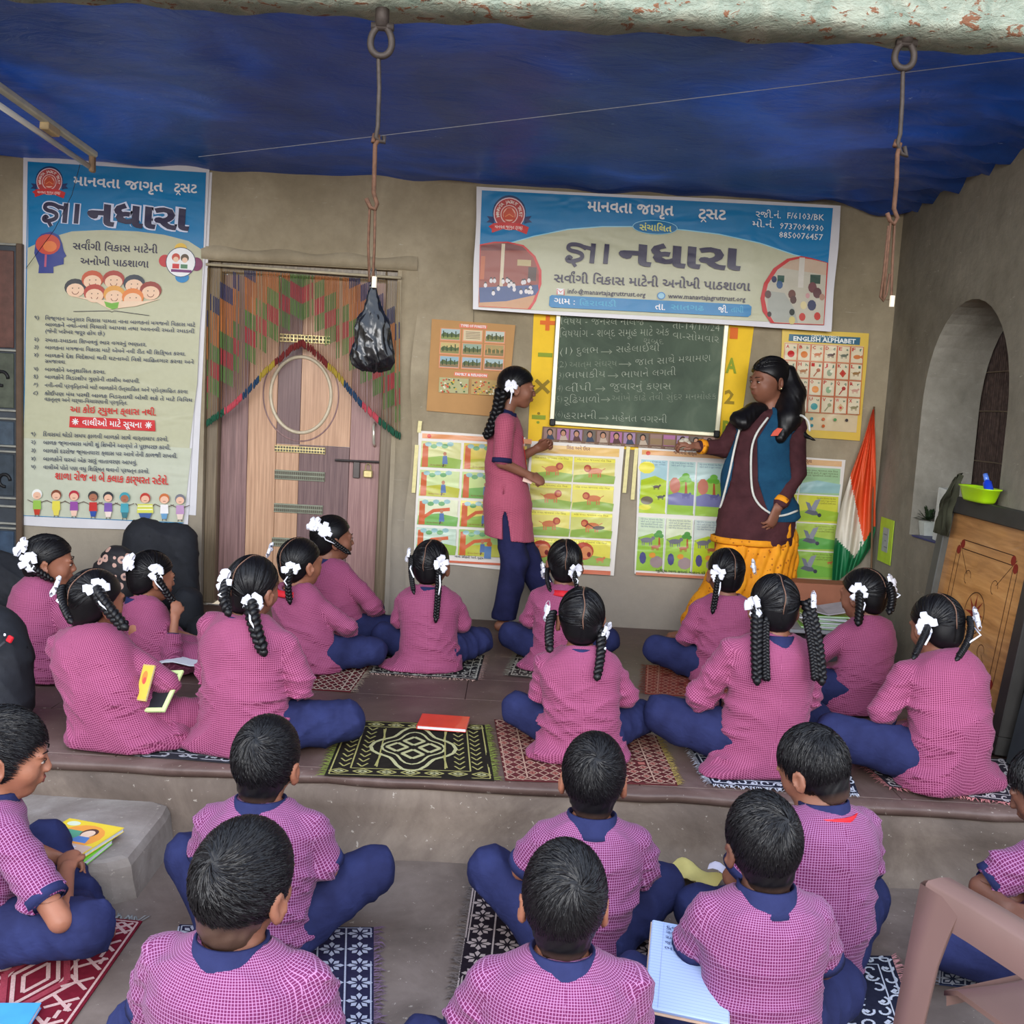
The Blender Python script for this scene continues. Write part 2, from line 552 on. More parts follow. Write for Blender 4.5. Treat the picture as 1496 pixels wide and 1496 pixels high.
w.grid(P); struct(w.build('trim_5', M_JAMB, smooth=True, fixn=True))

# ---------------------------------------------------------------- tarpaulin ceiling, beam
def mat_tarp():
    t = NT('blue_tarpaulin', 0.38, 0.5)
    co = t.coord()
    f = t.noise(co, 0.8, 4, 0.6, 0.8)
    base = t.ramp(f, [(0.3, C(30, 54, 96)), (0.5, C(24, 62, 126)), (0.7, C(28, 88, 182))])
    wv = t.noise(t.mapping(co, (60, 60, 60)), 3, 2)
    base = t.mix(0.12, base, wv, 'MULTIPLY')
    sp = t.noise(co, 16, 2, 0.8, 1.5)
    base = t.mix(t.math('MULTIPLY', t.math('GREATER_THAN', sp, 0.745), 0.6), base, C(170, 185, 205))
    t.color(base)
    fold = t.noise(t.mapping(co, (1.2, 3.2, 1), (0, 0, 0.5)), 3.2, 5, 0.6, 1.2)
    t.bump(t.math('ADD', fold, t.math('MULTIPLY', t.noise(co, 30, 3), 0.12)), 0.28, 0.05)
    # daylight soaks through the woven plastic from above
    tr = t.n('BsdfTranslucent'); t.l(base, tr.inputs['Color']); mx = t.n('MixShader'); mx.inputs[0].default_value = 0.13
    out = t.t.nodes['Material Output']; t.l(t.b.outputs[0], mx.inputs[1]); t.l(tr.outputs[0], mx.inputs[2]); t.l(mx.outputs[0], out.inputs[0])
    return t.m
tp = MB(); P = []
for i in range(70):
    row = []
    y = 3.2 + (5.99 - 3.2) * i / 69
    for j in range(120):
        x = -4.0 + (WX + 4.0) * j / 119
        v = (y - 3.2) / 2.79
        z = 2.63 - 0.125 * v - 0.02 * math.sin(v * PI) * (1 + math.sin(x * 1.3))
        z += 0.010 * math.sin(x * 7 + y * 3) * math.sin(y * 4 + 1) + 0.006 * math.sin(x * 3 - y * 11) + 0.004 * math.sin(x * 17 + 3 * math.sin(y * 5))
        if v > 0.93: z += 0.006 * math.sin(x * 12)
        if x > 1.4:            # bunched folds running to the corner
            a = (x - 1.4) / 0.7
            z += a * (0.028 * math.sin((y + x * 0.6) * 22) + 0.018 * math.sin(y * 37)) - 0.03 * a * a
        row.append((x, y, z))
    P.append(row)
tp.grid(P)
ceil_o = tp.build('ceiling', mat_tarp(), smooth=True, fixn=True); struct(ceil_o)

def mat_beam():
    t = NT('peeling_paint', 0.8, 0.2)
    co = t.coord()
    f = t.noise(co, 9, 6, 0.65, 0.6)
    g = t.noise(t.mapping(co, (1, 1, 2)), 16, 5, 0.7, 0.5)
    base = t.ramp(f, [(0.3, C(118, 134, 122)), (0.5, C(150, 160, 146)), (0.7, C(178, 182, 166))])
    base = t.mix(t.ramp(g, [(0.585, (0, 0, 0, 1)), (0.615, (1, 1, 1, 1))]), base, C(132, 92, 70))
    t.color(base); t.bump(t.math('ADD', f, g), 0.9, 0.02)
    return t.m
bm_ = MB(); P = []
for k in range(120):
    x = -3.2 + k * 5.9 / 119
    j = 0.006 * math.sin(x * 11) + 0.005 * math.sin(x * 27 + 2)
    P.append([(x, 3.22, 2.82), (x, 3.235 + j * .5, 2.60), (x, 3.24, 2.515 + j), (x, 3.25, 2.498 + j), (x, 3.32, 2.49 + j * .6), (x, 3.415, 2.492 - j), (x, 3.43 + j, 2.51), (x, 3.43, 2.82)])
bm_.grid(P); struct(bm_.build('trim_6', mat_beam(), smooth=True, fixn=True))

# ---------------------------------------------------------------- door with laminate boards
DY = WY + 0.09
def mat_lam(name, a, b):
    t = NT(name, 0.45, 0.35)
    co = t.coord()
    f = t.noise(t.mapping(co, (40, 40, 1.2)), 2.2, 5, 0.6, 0.3)
    base = t.ramp(f, [(0.32, a), (0.68, b)])
    base = t.mix(0.35, base, t.ramp(t.noise(co, 2.5, 4), [(0.3, (0.7, 0.68, 0.66, 1)), (0.7, (1, 1, 1, 1))]), 'MULTIPLY')
    t.color(base); t.b.inputs['Coat Weight'].default_value = 0.25; t.b.inputs['Coat Roughness'].default_value = 0.2
    return t.m
L_MAUVE = mat_lam('mauve_laminate', C(112, 84, 84), C(158, 124, 120))
L_PINK = mat_lam('pinkish_laminate', C(140, 104, 102), C(180, 142, 136))
L_PEACH = mat_lam('peach_laminate', C(176, 134, 104), C(214, 172, 140))
L_BROWN = mat_lam('brown_laminate', C(98, 74, 76), C(134, 106, 104))
L_FRAME = mat_lam('grey_brown_frame', C(98, 84, 66), C(136, 120, 98))
door = empty('door_1', ((DX0 + DX1) / 2, DY, 0)); tag(door, kind='structure')
OD = ((DX0 + DX1) / 2, DY, 0)
def dpart(name, mb, mats, smooth=False): return mb.build(name, mats, door, smooth, origin=OD)
def dx(px, py=640): return at_y(px, py, DY).x
def dz(px, py): return at_y(px, py, DY).z
q = MB()
for x in (DX0 + .035, DX1 - .035): q.box((x, DY + .01, DZ / 2), (0.07, 0.12, DZ), bev=.006)
q.box(((DX0 + DX1) / 2, DY + .01, DZ - .03), (DX1 - DX0 - .14, 0.12, 0.06), bev=.006)
dpart('door_frame', q, L_FRAME)
xs = [DX0 + .07, dx(361), dx(403), dx(437), dx(511), DX1 - .07]
mats = [L_MAUVE, L_PEACH, L_PEACH, L_BROWN, L_PINK]
for i in range(5):
    if i in (2, 3):
        for (z0, z1, mm) in ((0.01, dz(438, 650), L_PEACH if i == 2 else L_BROWN), (dz(438, 650), DZ - .06, L_BROWN if i == 2 else L_PEACH)):
            q = MB(); q.box(((xs[i] + xs[i + 1]) / 2, DY + .03, (z0 + z1) / 2), (xs[i + 1] - xs[i] - .002, .035, z1 - z0 - .002), bev=.0015); dpart('door_board', q, mm)
    else:
        q = MB(); q.box(((xs[i] + xs[i + 1]) / 2, DY + .03, DZ / 2 - .03), (xs[i + 1] - xs[i] - .002, .035, DZ - .07), bev=.0015); dpart('door_board', q, mats[i])
oc = at_y(439, 577, DY)
def oval(rx, rz, r, n=56, y=0.0, flat=1.0):
    q = MB(); q.tube([(oc.x + rx * math.cos(2 * PI * k / n), DY + .012 + y, oc.z + rz * math.sin(2 * PI * k / n)) for k in range(n)], r, 8, closed=True); return q
dpart('oval_ring', oval(0.178, 0.222, 0.011), plain('pale_bead', C(200, 186, 160), .35, .5), True)
dpart('oval_outer_ring', oval(0.222, 0.272, 0.006, y=.004), L_MAUVE, True)
M_BRASS = plain('worn_brass', C(214, 196, 140), .3, .5, .15, 30, metal=.6)
def strip(x0, x1, y0, y1, mt, ribs):
    a = at_y(x0, y0, DY); b = at_y(x1, y1, DY)
    q = MB(); q.box(((a.x + b.x) / 2, DY + .008, (a.z + b.z) / 2), (b.x - a.x, .012, abs(a.z - b.z)), bev=.002)
    o = dpart('louvre_plate', q, mt)
    q = MB()
    nn = ribs
    for k in range(nn):
        x = a.x + (b.x - a.x) * (k + .5) / nn
        for zz in ((a.z * .72 + b.z * .28), (a.z * .28 + b.z * .72)):
            q.box((x, DY + .001, zz), ((b.x - a.x) / nn * .7, .006, abs(a.z - b.z) * .3))
    r = q.build('louvre_slots', plain('shadowed_metal', C(96, 92, 78), .5), o, origin=OD)
    r['kind'] = 'stuff'
strip(408, 482, 487, 503, M_BRASS, 14)
strip(401, 475, 650, 664, M_BRASS, 18)
M_MESH = plain('grey_green_mesh', C(142, 146, 128), .5)
for (x0, x1, y0, y1) in ((401, 474, 686, 704), (400, 471, 735, 752), (397, 469, 785, 802)): strip(x0, x1, y0, y1, M_MESH, 24)
q = MB(); a = at_y(490, 672, DY); b = at_y(556, 675, DY)
q.tube([(a.x, DY - .012, a.z), (b.x, DY - .012, b.z)], .007, 8)
q.box((at_y(521, 686, DY).x, DY, at_y(521, 686, DY).z), (.04, .02, .1), bev=.003)
dpart('door_bolt', q, plain('dark_steel', C(86, 80, 78), .4, .5, .1, 20, metal=.7))
q = MB(); c_ = at_y(538, 692, DY); q.box((c_.x, DY - .012, c_.z), (.055, .025, .045), bev=.006)
q.tube([(c_.x - .016, DY - .012, c_.z + .02), (c_.x - .014, DY - .012, c_.z + .05), (c_.x, DY - .012, c_.z + .06), (c_.x + .014, DY - .012, c_.z + .05), (c_.x + .016, DY - .012, c_.z + .02)], .004, 6)
dpart('padlock', q, M_BRASS)
q = MB(); a = at_y(547, 618, DY); b = at_y(547, 652, DY)
q.tube([(a.x, DY + .01, a.z), (a.x, DY - .03, a.z - .02), (b.x, DY - .03, b.z + .02), (b.x, DY + .01, b.z)], .008, 8)
dpart('door_handle', q, plain('bright_steel', C(225, 222, 205), .25, .5, .05, 20, metal=.5), True)

# rod and string curtain
q = MB(); a = at_y(301, 386, WY - .02); b = at_y(586, 406, WY - .02)
q.tube([a, b], .008, 8)
tag(q.build('curtain_rod', plain('pale_rod', C(190, 178, 150), .4), smooth=True), 'thin pale metal curtain rod across the top of the doorway', 'rod')
PAL = {'t': C(150, 122, 74), 'g': C(92, 122, 66), 'r': C(164, 62, 66), 'o': C(176, 110, 62), 'b': C(62, 62, 92), 'y': C(168, 146, 58), 'n': C(122, 84, 60), 'p': C(178, 84, 96)}
seq = 'ttboogrgnntt'
def hem(px):
    d = abs(px - 441)
    pts = [(0, 497), (14, 505), (32, 522), (56, 545), (84, 578), (108, 600), (138, 622), (170, 640)]
    for i in range(len(pts) - 1):
        if d <= pts[i + 1][0]:
            f = (d - pts[i][0]) / (pts[i + 1][0] - pts[i][0]); return pts[i][1] + f * (pts[i + 1][1] - pts[i][1])
    return 620
cur = MB(); tas = MB()
rr = random.Random(11)
CY = WY - 0.034
NS = 118
for i in range(NS):
    px = 303 + (583 - 303) * i / (NS - 1)
    d = abs(px - 441); blk = int(d / 17); sub = (d - blk * 17)
    y0 = 391 + (px - 301) * 0.07; y1 = hem(px) + (px - 441) * .06
    y = y0; segs = []
    sway = rr.uniform(-1.2, 1.2)
    while y < y1:
        tt = (y - y0) - blk * 17.5 + sub * 0.55 + 125
        k = int(tt // 24) % len(seq)
        ch = seq[k]
        fr = (tt % 24) / 24
        nxt = min(y1, y + 24 * (1 - fr) + 0.3)
        segs.append((y, nxt, ch)); y = nxt
    if rr.random() < .12: segs = [(a_, b_, 't') for a_, b_, c in segs]
    for (a_, b_, ch) in segs:
        p0 = at_y(px + sway * (a_ - y0) / 200, a_, CY); p1 = at_y(px + sway * (b_ - y0) / 200, b_, CY)
        wd = 0.0062 if ch in 'grbop' else 0.0026
        jy = rr.uniform(-.004, .004)
        k = PAL[ch]; f = rr.uniform(.8, 1.15); k = (k[0] * f, k[1] * f, k[2] * f, 1)
        vs = []
        for p in (p0, p1):
            vs += [(p.x - wd / 2, CY + jy, p.z), (p.x, CY + jy - wd / 2, p.z), (p.x + wd / 2, CY + jy, p.z)]
        cur.add(vs, [(0, 1, 4, 3), (1, 2, 5, 4)], 0, k)
    if True:
        e_ = at_y(px + sway, y1 + 4, CY)
        c = 'rrryybbppggg'[min(11, int(d / 12.5))]
        c = {'r': C(110, 36, 34), 'y': C(164, 140, 50), 'b': C(34, 62, 92), 'p': C(186, 72, 84), 'g': C(30, 84, 62)}[c]
        tas.sphere((e_.x, CY, e_.z), (.007, .007, .024), 6, 5, col=c)
cu_o = cur.build('string_curtain', mat_print('dyed_string', .8), origin=(OD[0], CY, 1.3))
tag(cu_o, 'string curtain with zigzag bands of red green and blue hanging in the doorway', 'curtain', kind='stuff')
to = tas.build('tassels', mat_print('dyed_string', .8), cu_o, True, origin=(OD[0], CY, 1.3)); to['kind'] = 'stuff'

# painted metal window at the far left
win = empty('window_1', (-3.2, WY - .02, 1)); tag(win, kind='structure')
OW = (-3.2, WY - .02, 1)
M_WD = plain('dark_slate_paint', C(58, 64, 72), .5, .4, .25, 9)
M_WL = plain('pale_frame_line', C(150, 150, 142), .6, .3, .2, 20)
q = MB(); q.box((-3.25, WY - .004, 1.04), (.72, .02, 1.96)); q.build('window_board', M_WD, win, origin=OW)
xr = at_y(29, 600, WY - .03).x
for y in (357, 512, 600, 612, 652, 660, 728, 740, 765, 772):
    z = at_y(15, y, WY - .03).z; q = MB(); q.box(((-3.6 + xr) / 2, WY - .024, z), (xr + 3.6, .02, .012), bev=.003); q.build('window_bar', M_WL, win, origin=OW)
q = MB(); q.box((xr, WY - .03, 1.04), (.035, .03, 1.98), bev=.004); q.build('window_frame', plain('brown_paint', C(92, 74, 60), .5), win, origin=OW)
for (y0, y1, c) in ((366, 508, C(96, 62, 54)), (516, 596, C(78, 84, 72)), (664, 724, C(52, 62, 72)), (616, 650, C(64, 78, 92)), (776, 850, C(56, 74, 96))):
    a = at_y(10, y0, WY - .02).z; b = at_y(10, y1, WY - .02).z
    q = MB(); q.box(((-3.6 + xr - .03) / 2, WY - .017, (a + b) / 2), (xr - .05 + 3.6, .008, abs(a - b)), bev=.003)
    q.build('window_pane', plain('painted_pane_%d' % y0, c, .35, .5, .35, 14), win, origin=OW)
for (cx, cy, r) in ((2, 553, 9), (6, 702, 8)):
    p = at_y(cx, cy, WY - .03); q = MB(); n = 18
    q.tube([(p.x + .004 * r * math.cos(2 * PI * k / n), WY - .024, p.z + .0045 * r * math.sin(2 * PI * k / n)) for k in range(n - 3)], .010, 6)
    q.build('scroll_bar', plain('black_iron', C(30, 30, 32), .5), win, True, origin=OW)
# ================================================================= FLAT PRINT (banners, posters, chalk)
def gfix(s):
    """the built-in font draws in typing order: put the short-i sign before its consonant"""
    out = list(s)
    i = 0
    while i < len(out):
        if out[i] == '\u0abf' and i > 0:
            j = i - 1
            while j > 1 and out[j - 1] == '\u0acd': j -= 2
            ch = out.pop(i); out.insert(j, ch)
        i += 1
    return ''.join(out)

_tc = {}
def glyphs(s, bold):
    key = (s, bold)
    if key in _tc: return _tc[key]
    cu = bpy.data.curves.new('t', 'FONT'); cu.body = gfix(s); cu.resolution_u = 1; cu.offset = bold
    o = bpy.data.objects.new('t', cu); me = o.to_mesh()
    v = np.zeros(len(me.vertices) * 3); me.vertices.foreach_get('co', v); v = v.reshape(-1, 3)
    f = [tuple(p.vertices) for p in me.polygons]
    o.to_mesh_clear(); bpy.data.objects.remove(o); bpy.data.curves.remove(cu)
    _tc[key] = (v, f); return v, f

class Art:
    """flat coloured shapes lying on one plane of the back wall; px are the photograph's"""
    def __init__(s, Y, step=0.00009, plane=None):
        s.Y = Y; s.k = 0; s.step = step; s.m = MB(); s.plane = plane
    def P(s, px, py):
        if s.plane: return s.plane(px, py, s.k * s.step)
        return at_y(px, py, s.Y - s.k * s.step)
    def poly(s, pts, c):
        s.k += 1; s.m.add([s.P(*p) for p in pts], [tuple(range(len(pts)))], 0, c if len(c) == 4 else C(*c)); return s
    def rect(s, x0, y0, x1, y1, c, sk=0.055):
        return s.poly([(x0, y0), (x1, y0 + (x1 - x0) * sk), (x1 - (y1 - y0) * sk, y1 + (x1 - x0) * sk), (x0 - (y1 - y0) * sk, y1)], c)
    def ell(s, cx, cy, rx, ry, c, n=20, a0=0, a1=2 * PI, rot=0.0):
        full = abs(a1 - a0 - 2 * PI) < 1e-6
        pts = []
        for k in range(n if full else n + 1):
            a = a0 + (a1 - a0) * k / n; x = rx * math.cos(a); y = ry * math.sin(a)
            pts.append((cx + x * math.cos(rot) - y * math.sin(rot), cy + x * math.sin(rot) + y * math.cos(rot)))
        return s.poly(pts, c)
    def line(s, pts, w, c, closed=False):
        s.k += 1; c = c if len(c) == 4 else C(*c)
        n = len(pts); L = []; R = []
        for i in range(n):
            a = pts[(i - 1) % n if closed else max(i - 1, 0)]; b = pts[(i + 1) % n if closed else min(i + 1, n - 1)]
            dx_, dy_ = b[0] - a[0], b[1] - a[1]; l = math.hypot(dx_, dy_) or 1
            nx_, ny_ = -dy_ / l * w / 2, dx_ / l * w / 2
            L.append(s.P(pts[i][0] + nx_, pts[i][1] + ny_)); R.append(s.P(pts[i][0] - nx_, pts[i][1] - ny_))
        fs = [(i, (i + 1) % n, n + (i + 1) % n, n + i) for i in range(n if closed else n - 1)]
        s.m.add(L + R, fs, 0, c); return s
    def ring(s, cx, cy, r, w, c, n=28, a0=0, a1=2 * PI, ry=None):
        ry = ry or r
        full = abs(a1 - a0 - 2 * PI) < 1e-6
        return s.line([(cx + r * math.cos(a0 + (a1 - a0) * k / n), cy + ry * math.sin(a0 + (a1 - a0) * k / n)) for k in range(n if full else n + 1)], w, c, full)
    def text(s, t, x0, y0, x1, y1, h, c, bold=0.0, em=0.60):
        """baseline from (x0,y0) to (x1,y1); h = height in px of a letter of height em"""
        s.k += 1; v, f = glyphs(t, bold)
        if not len(v): return s
        c = c if len(c) == 4 else C(*c)
        xa, xb = v[:, 0].min(), v[:, 0].max()
        O_ = s.P(x0, y0); U = (s.P(x1, y1) - O_) / (xb - xa)
        W_ = (s.P(x0 + h * .055, y0 - h) - O_) / em
        s.m.add([O_ + U * (p[0] - xa) + W_ * p[1] for p in v], f, 0, c); return s
    def build(s, name, parent, mat, origin): return s.m.build(name, mat, parent, origin=origin)

def sheet(name, corners, Y, mat, th=0.003, wave=0.0, n=10, label=None, cat=None, group=None, seed=0):
    """a thin hanging sheet with corners TL TR BR BL given where they lie on the wall"""
    a, b, c, d = [at_y(x, y, Y) for x, y in corners]
    r = random.Random(seed); ph = [r.random() * 6 for _ in range(4)]
    P = []
    for i in range(n + 1):
        row = []
        for j in range(n + 1):
            u, v = j / n, i / n
            p = (a * (1 - u) + b * u) * (1 - v) + (d * (1 - u) + c * u) * v
            if wave:
                e = min(u, 1 - u, v, 1 - v)
                p = p + Vector((wave * .5 * math.sin(v * 9 + ph[0]) * (1 if e < .01 else 0), wave * .25 * math.sin(u * 5 + v * 4 + ph[1]), wave * .4 * math.sin(u * 8 + ph[2]) * (1 if e < .01 else 0)))
            row.append(p)
        P.append(row)
    m = MB(); m.slab(P, th, (0, 1, 0))
    ctr = (a + b + c + d) / 4
    o = m.build(name, mat, origin=ctr, fixn=True); o.location = ctr
    tag(o, label, cat, group)
    return o, ctr

M_VINYL = plain('white_vinyl', C(214, 212, 216), .35, .4, .04, 8)
M_PRINT = mat_print('banner_print', .38, 0.12, .3, .25)
M_PAPERP = mat_print('laminated_print', .32, 0.55, .4, .5)
M_MATTE = mat_print('paper_print', .6, 0.0, .3)
M_CHALK = mat_print('chalk_marks', .95, 0.0, .05)
W_ = C(232, 232, 232); NAVYT = C(40, 32, 66); BLUE = C(0, 122, 178); CREAM = C(190, 190, 160); REDT = C(206, 52, 48); SLATE = C(70, 78, 96)

def emblem(A, cx, cy, r):
    A.ell(cx, cy, r * 1.06, r * 1.12, C(14, 44, 92), 28); A.ell(cx, cy + r * .06, r, r * 1.04, C(226, 196, 204), 28)
    A.ell(cx, cy + r * .06, r * .93, r * .97, C(186, 62, 60), 28); A.ell(cx, cy + r * .10, r * .56, r * .60, C(232, 196, 190), 24)
    A.ell(cx, cy + r * .10, r * .50, r * .54, C(202, 70, 52), 20); A.ell(cx, cy + r * .10, r * .40, r * .44, C(238, 190, 168), 20)
    A.poly([(cx - r * .34, cy + r * .42), (cx - r * .38, cy + r * .05), (cx - r * .12, cy - r * .30), (cx + r * .14, cy - r * .30), (cx + r * .38, cy + r * .08), (cx + r * .32, cy + r * .44)], C(206, 78, 48))
    A.line([(cx - r * .26, cy + r * .24), (cx, cy + r * .08), (cx + r * .26, cy + r * .26)], r * .05, C(240, 150, 90))
    t = 'MANAVTA JAGRUT TRUST'
    for i, ch in enumerate(t):
        if ch == ' ': continue
        a = PI * (1.06 - (i / (len(t) - 1)) * 1.12); R_ = r * .74
        x, y = cx + R_ * math.cos(a), cy + r * .04 - R_ * math.sin(a)
        tx, ty = math.sin(a), math.cos(a); w_ = r * .12
        v, f = glyphs(ch, .02); A.k += 1
        s_ = r * .20 / .7; mx = (v[:, 0].max() + v[:, 0].min()) / 2
        pts = [A.P(x + ((p[0] - mx) * tx - (-(p[1] - .35)) * ty * -1 * -1 * 0) * s_ + (p[1] - .35) * s_ * math.cos(a), y + (p[0] - mx) * ty * s_ - (p[1] - .35) * s_ * math.sin(a)) for p in v]
        A.m.add(pts, f, 0, C(240, 220, 210))
    for sx in (-1, 1):
        A.poly([(cx + sx * r * 1.0, cy + r * .25), (cx + sx * r * 1.42, cy + r * .20), (cx + sx * r * 1.25, cy + r * .42), (cx + sx * r * 1.46, cy + r * .60), (cx + sx * r * 1.2, cy + r * .62), (cx + sx * r * .95, cy + r * .7)], C(20, 40, 96))
    A.poly([(cx - r * 1.32, cy + r * .86), (cx - r, cy + r * .66), (cx - r * .2, cy + r * .58), (cx + r * .7, cy + r * .68), (cx + r * 1.25, cy + r * .92), (cx + r * 1.1, cy + r * 1.36), (cx + r * .4, cy + r * 1.08), (cx - r * .4, cy + r * 1.02), (cx - r * 1.1, cy + r * 1.26), (cx - r * 1.12, cy + r * 1.02)], C(208, 46, 46))
    A.text('माનવતા જાગૃત ટ્રસ્ટ'.replace('मा', 'મા'), cx - r * .92, cy + r * .96, cx + r * .85, cy + r * 1.04, r * .18, C(246, 226, 216), .01)

def trust(A, x0, y0, x1, y1, h, c):
    A.text('ટસટ', x0, y0, x1, y1, h, c, .022); w = x1 - x0
    A.line([(x0 + w * .10, y0 + h * .38), (x0 + w * .19, y0 + h * .10), (x0 + w * .28, y0 + h * .40)], h * .13, c)
def reph(A, x, y, h, c): A.ring(x, y, h * .26, h * .13, c, 8, .6 * PI, 1.75 * PI)

def big_word(A, x0, y0, x1, y1, h, col, halo):
    """the large heading word: first letter drawn by hand, the rest from the font"""
    def S(u, v): return (x0 + (x1 - x0) * u + h * .055 * v, y0 + (y1 - y0) * u - h * v)
    def arc(pts, n=5):
        out = []
        for i in range(len(pts) - 1):
            p0 = pts[max(i - 1, 0)]; p1, p2 = pts[i], pts[i + 1]; p3 = pts[min(i + 2, len(pts) - 1)]
            for k in range(n):
                t = k / n
                out.append(tuple(.5 * ((2 * p1[q]) + (-p0[q] + p2[q]) * t + (2 * p0[q] - 5 * p1[q] + 4 * p2[q] - p3[q]) * t * t + (-p0[q] + 3 * p1[q] - 3 * p2[q] + p3[q]) * t ** 3) for q in (0, 1)))
        out.append(pts[-1]); return out
    g1 = arc([(.115, .72), (.085, .86), (.050, .92), (.020, .88), (.012, .72), (.030, .60), (.065, .54), (.092, .42), (.088, .22), (.055, .10), (.022, .06), (.008, .16), (.020, .28), (.034, .18)])
    for wf, c in ((1.55, halo), (1.0, col)):
        if c is None: continue
        A.line([S(*p) for p in g1], h * .20 * wf, c)
        A.line([S(.035, .10), S(.060, -.20)], h * .17 * wf, c)
        A.line([S(.085, .84), S(.155, .72)], h * .19 * wf, c)
        A.line([S(.155, 1.0 + .03 * (wf > 1)), S(.150, .0 - .03 * (wf > 1))], h * .24 * wf, c)
        A.line([S(.232, 1.0 + .03 * (wf > 1)), S(.228, .0 - .03 * (wf > 1))], h * .24 * wf, c)
        A.text('નધારા', *S(.30, 0), *S(1.0, 0), h, c, .075 if wf > 1 else .035)

# ---------------------------------------------------------------- tall banner at the left
b1, c1_ = sheet('vinyl_banner', [(35, 225), (307, 243), (273, 778), (26, 767)], WY - .012, M_VINYL, .003, .006, 12,
                'tall vinyl banner hanging left of the door, children drawn along its foot', 'banner')
A = Art(WY - .0165)
A.poly([(41, 236), (301, 252), (297, 366), (275, 352), (240, 343), (200, 338), (150, 336), (105, 338), (70, 348), (41, 362)], BLUE)
A.poly([(41, 362), (70, 348), (105, 338), (150, 336), (200, 338), (240, 343), (275, 352), (297, 366), (288, 560), (278, 640), (268, 764), (31, 753), (36, 560)], CREAM)
A.poly([(34, 640), (280, 655), (268, 764), (31, 753)], C(194, 198, 178))
A.line([(41, 236), (36, 560), (31, 753), (268, 764)], 1.2, BLUE)
emblem(A, 72, 264, 19)
A.text('માનવતા જાગૃત', 107, 270, 238, 280, 12, W_, .022); 
trust(A, 254, 280, 288, 282, 12, W_)
big_word(A, 62, 324, 276, 336, 29, NAVYT, C(214, 220, 240))
A.text('સવાંગી વિકાસ માટેની', 106, 364, 230, 370, 9, NAVYT, .012); reph(A, 129, 353, 11, NAVYT); A.text('અનોખી પાઠશાળા', 117, 386, 217, 391, 9, NAVYT, .012)
# head in profile with glowing brain
A.poly([(52, 352), (60, 342), (74, 338), (86, 344), (91, 356), (93, 366), (97, 374), (93, 377), (93, 386), (84, 388), (78, 390), (78, 399), (56, 399), (57, 388), (50, 370)], C(52, 66, 140))
A.ell(70, 357, 18, 15, C(208, 78, 60), 18); A.ell(73, 360, 10, 8, C(236, 130, 70), 14); A.line([(67, 372), (66, 390)], 3, C(190, 90, 120))
A.ell(264, 363, 9, 8, C(232, 190, 70)); A.ell(241, 381, 9, 9, C(196, 48, 52)); A.ell(287, 386, 9, 10, C(124, 34, 84)); A.ell(266, 405, 10, 8, C(28, 130, 190))
A.ell(264, 383, 22, 22, C(40, 60, 90), 24); A.ell(264, 383, 21, 21, C(240, 240, 240), 24)
A.ell(257, 376, 6, 6, C(200, 70, 50)); A.ell(270, 377, 6, 6, C(90, 70, 50)); A.ell(257, 379, 4, 4, C(240, 200, 170)); A.ell(270, 380, 4, 4, C(240, 200, 170)); A.rect(252, 385, 262, 392, C(210, 50, 50)); A.rect(264, 386, 274, 392, C(80, 130, 90)); A.rect(250, 393, 280, 397, C(120, 40, 110))
for cx, cy, hc in ((110, 420, (50, 50, 56)), (135, 408, (196, 84, 50)), (166, 408, (170, 66, 54)), (196, 414, (56, 62, 74)), (220, 424, (150, 60, 48)), (138, 428, (180, 66, 52)), (167, 430, (224, 160, 70)), (194, 434, (226, 130, 60))):
    A.ell(cx, cy, 16, 13, C(*hc), 16); A.ell(cx, cy + 4, 13, 10, C(238, 200, 168), 16)
    A.ring(cx, cy + 5, 5, 1.0, C(120, 50, 40), 8, .2, PI - .2); A.ell(cx - 4, cy + 1, .9, .9, C(60, 40, 40), 6); A.ell(cx + 5, cy + 1, .9, .9, C(60, 40, 40), 6)
A.poly([(98, 431), (140, 441), (160, 452), (200, 447), (236, 436), (212, 440), (168, 440), (130, 436)], C(236, 206, 176)); A.poly([(152, 440), (163, 443), (174, 441), (172, 450), (164, 452), (155, 448)], C(120, 180, 70))
A.line([(107, 455), (160, 454), (163, 456), (167, 454), (218, 461)], .8, C(50, 50, 60))
rules = [(465, 'વિજ્ઞાન અનુસાર વિકાસ પામતા નાના બાળકનાં મગજનો વિકાસ માટે', 285, '૧)'), (474.5, 'બાળકને નવાં-નવાં વિચારો આપવા તથા અવનવી રમતો રમાડવી', 284, ''), (484, '(જેની ખરેખર જરૂર હોય છે.)', 153, ''),
         (497, 'રમતા-રમાડતા શિખવવું ભાર વગરનું ભણતર.', 214, '૨)'), (508, 'બાળકના મગજના વિકાસ માટે એમને નવી રીત થી શિક્ષિત કરવા.', 271, '૩)'), (519.5, 'બાળકને દેશ વિદેશમાં થતી ઘટનાઓ વિશે માહિતગાર કરવા અને', 283, '૪)'), (528, 'સમજાવવા', 95, ''),
         (540, 'બાળકોને અનુશાસિત કરવા.', 154, '૫)'), (551, 'બાળકોને લિડરશીપ ગુણોની તાલીમ આપવી.', 204, '૬)'), (563, 'નવી-નવી પ્રવૃત્તિઓ માટે બાળકોને ઉત્સાહિત અને પ્રોત્સાહિત કરવા', 274, '૭)'), (575, 'કોઈપણ મંચ પરથી બાળક નિડરતાથી બોલી શકે તે માટે વિવિધ', 281, '૮)'), (583.5, 'વકતૃત્વ અને ચર્ચા-વિચારણાની પ્રવૃત્તિ.', 186, '')]
for y, t, xe, nm in rules:
    A.text(t, 66 - (y - 465) * .01, y + 2, xe, y + 2 + (xe - 66) * .047, 4.6, SLATE, .012)
    if nm: A.text(nm, 50 - (y - 465) * .015, y + 1, 57 - (y - 465) * .015, y + 1.3, 4.6, SLATE, .012)
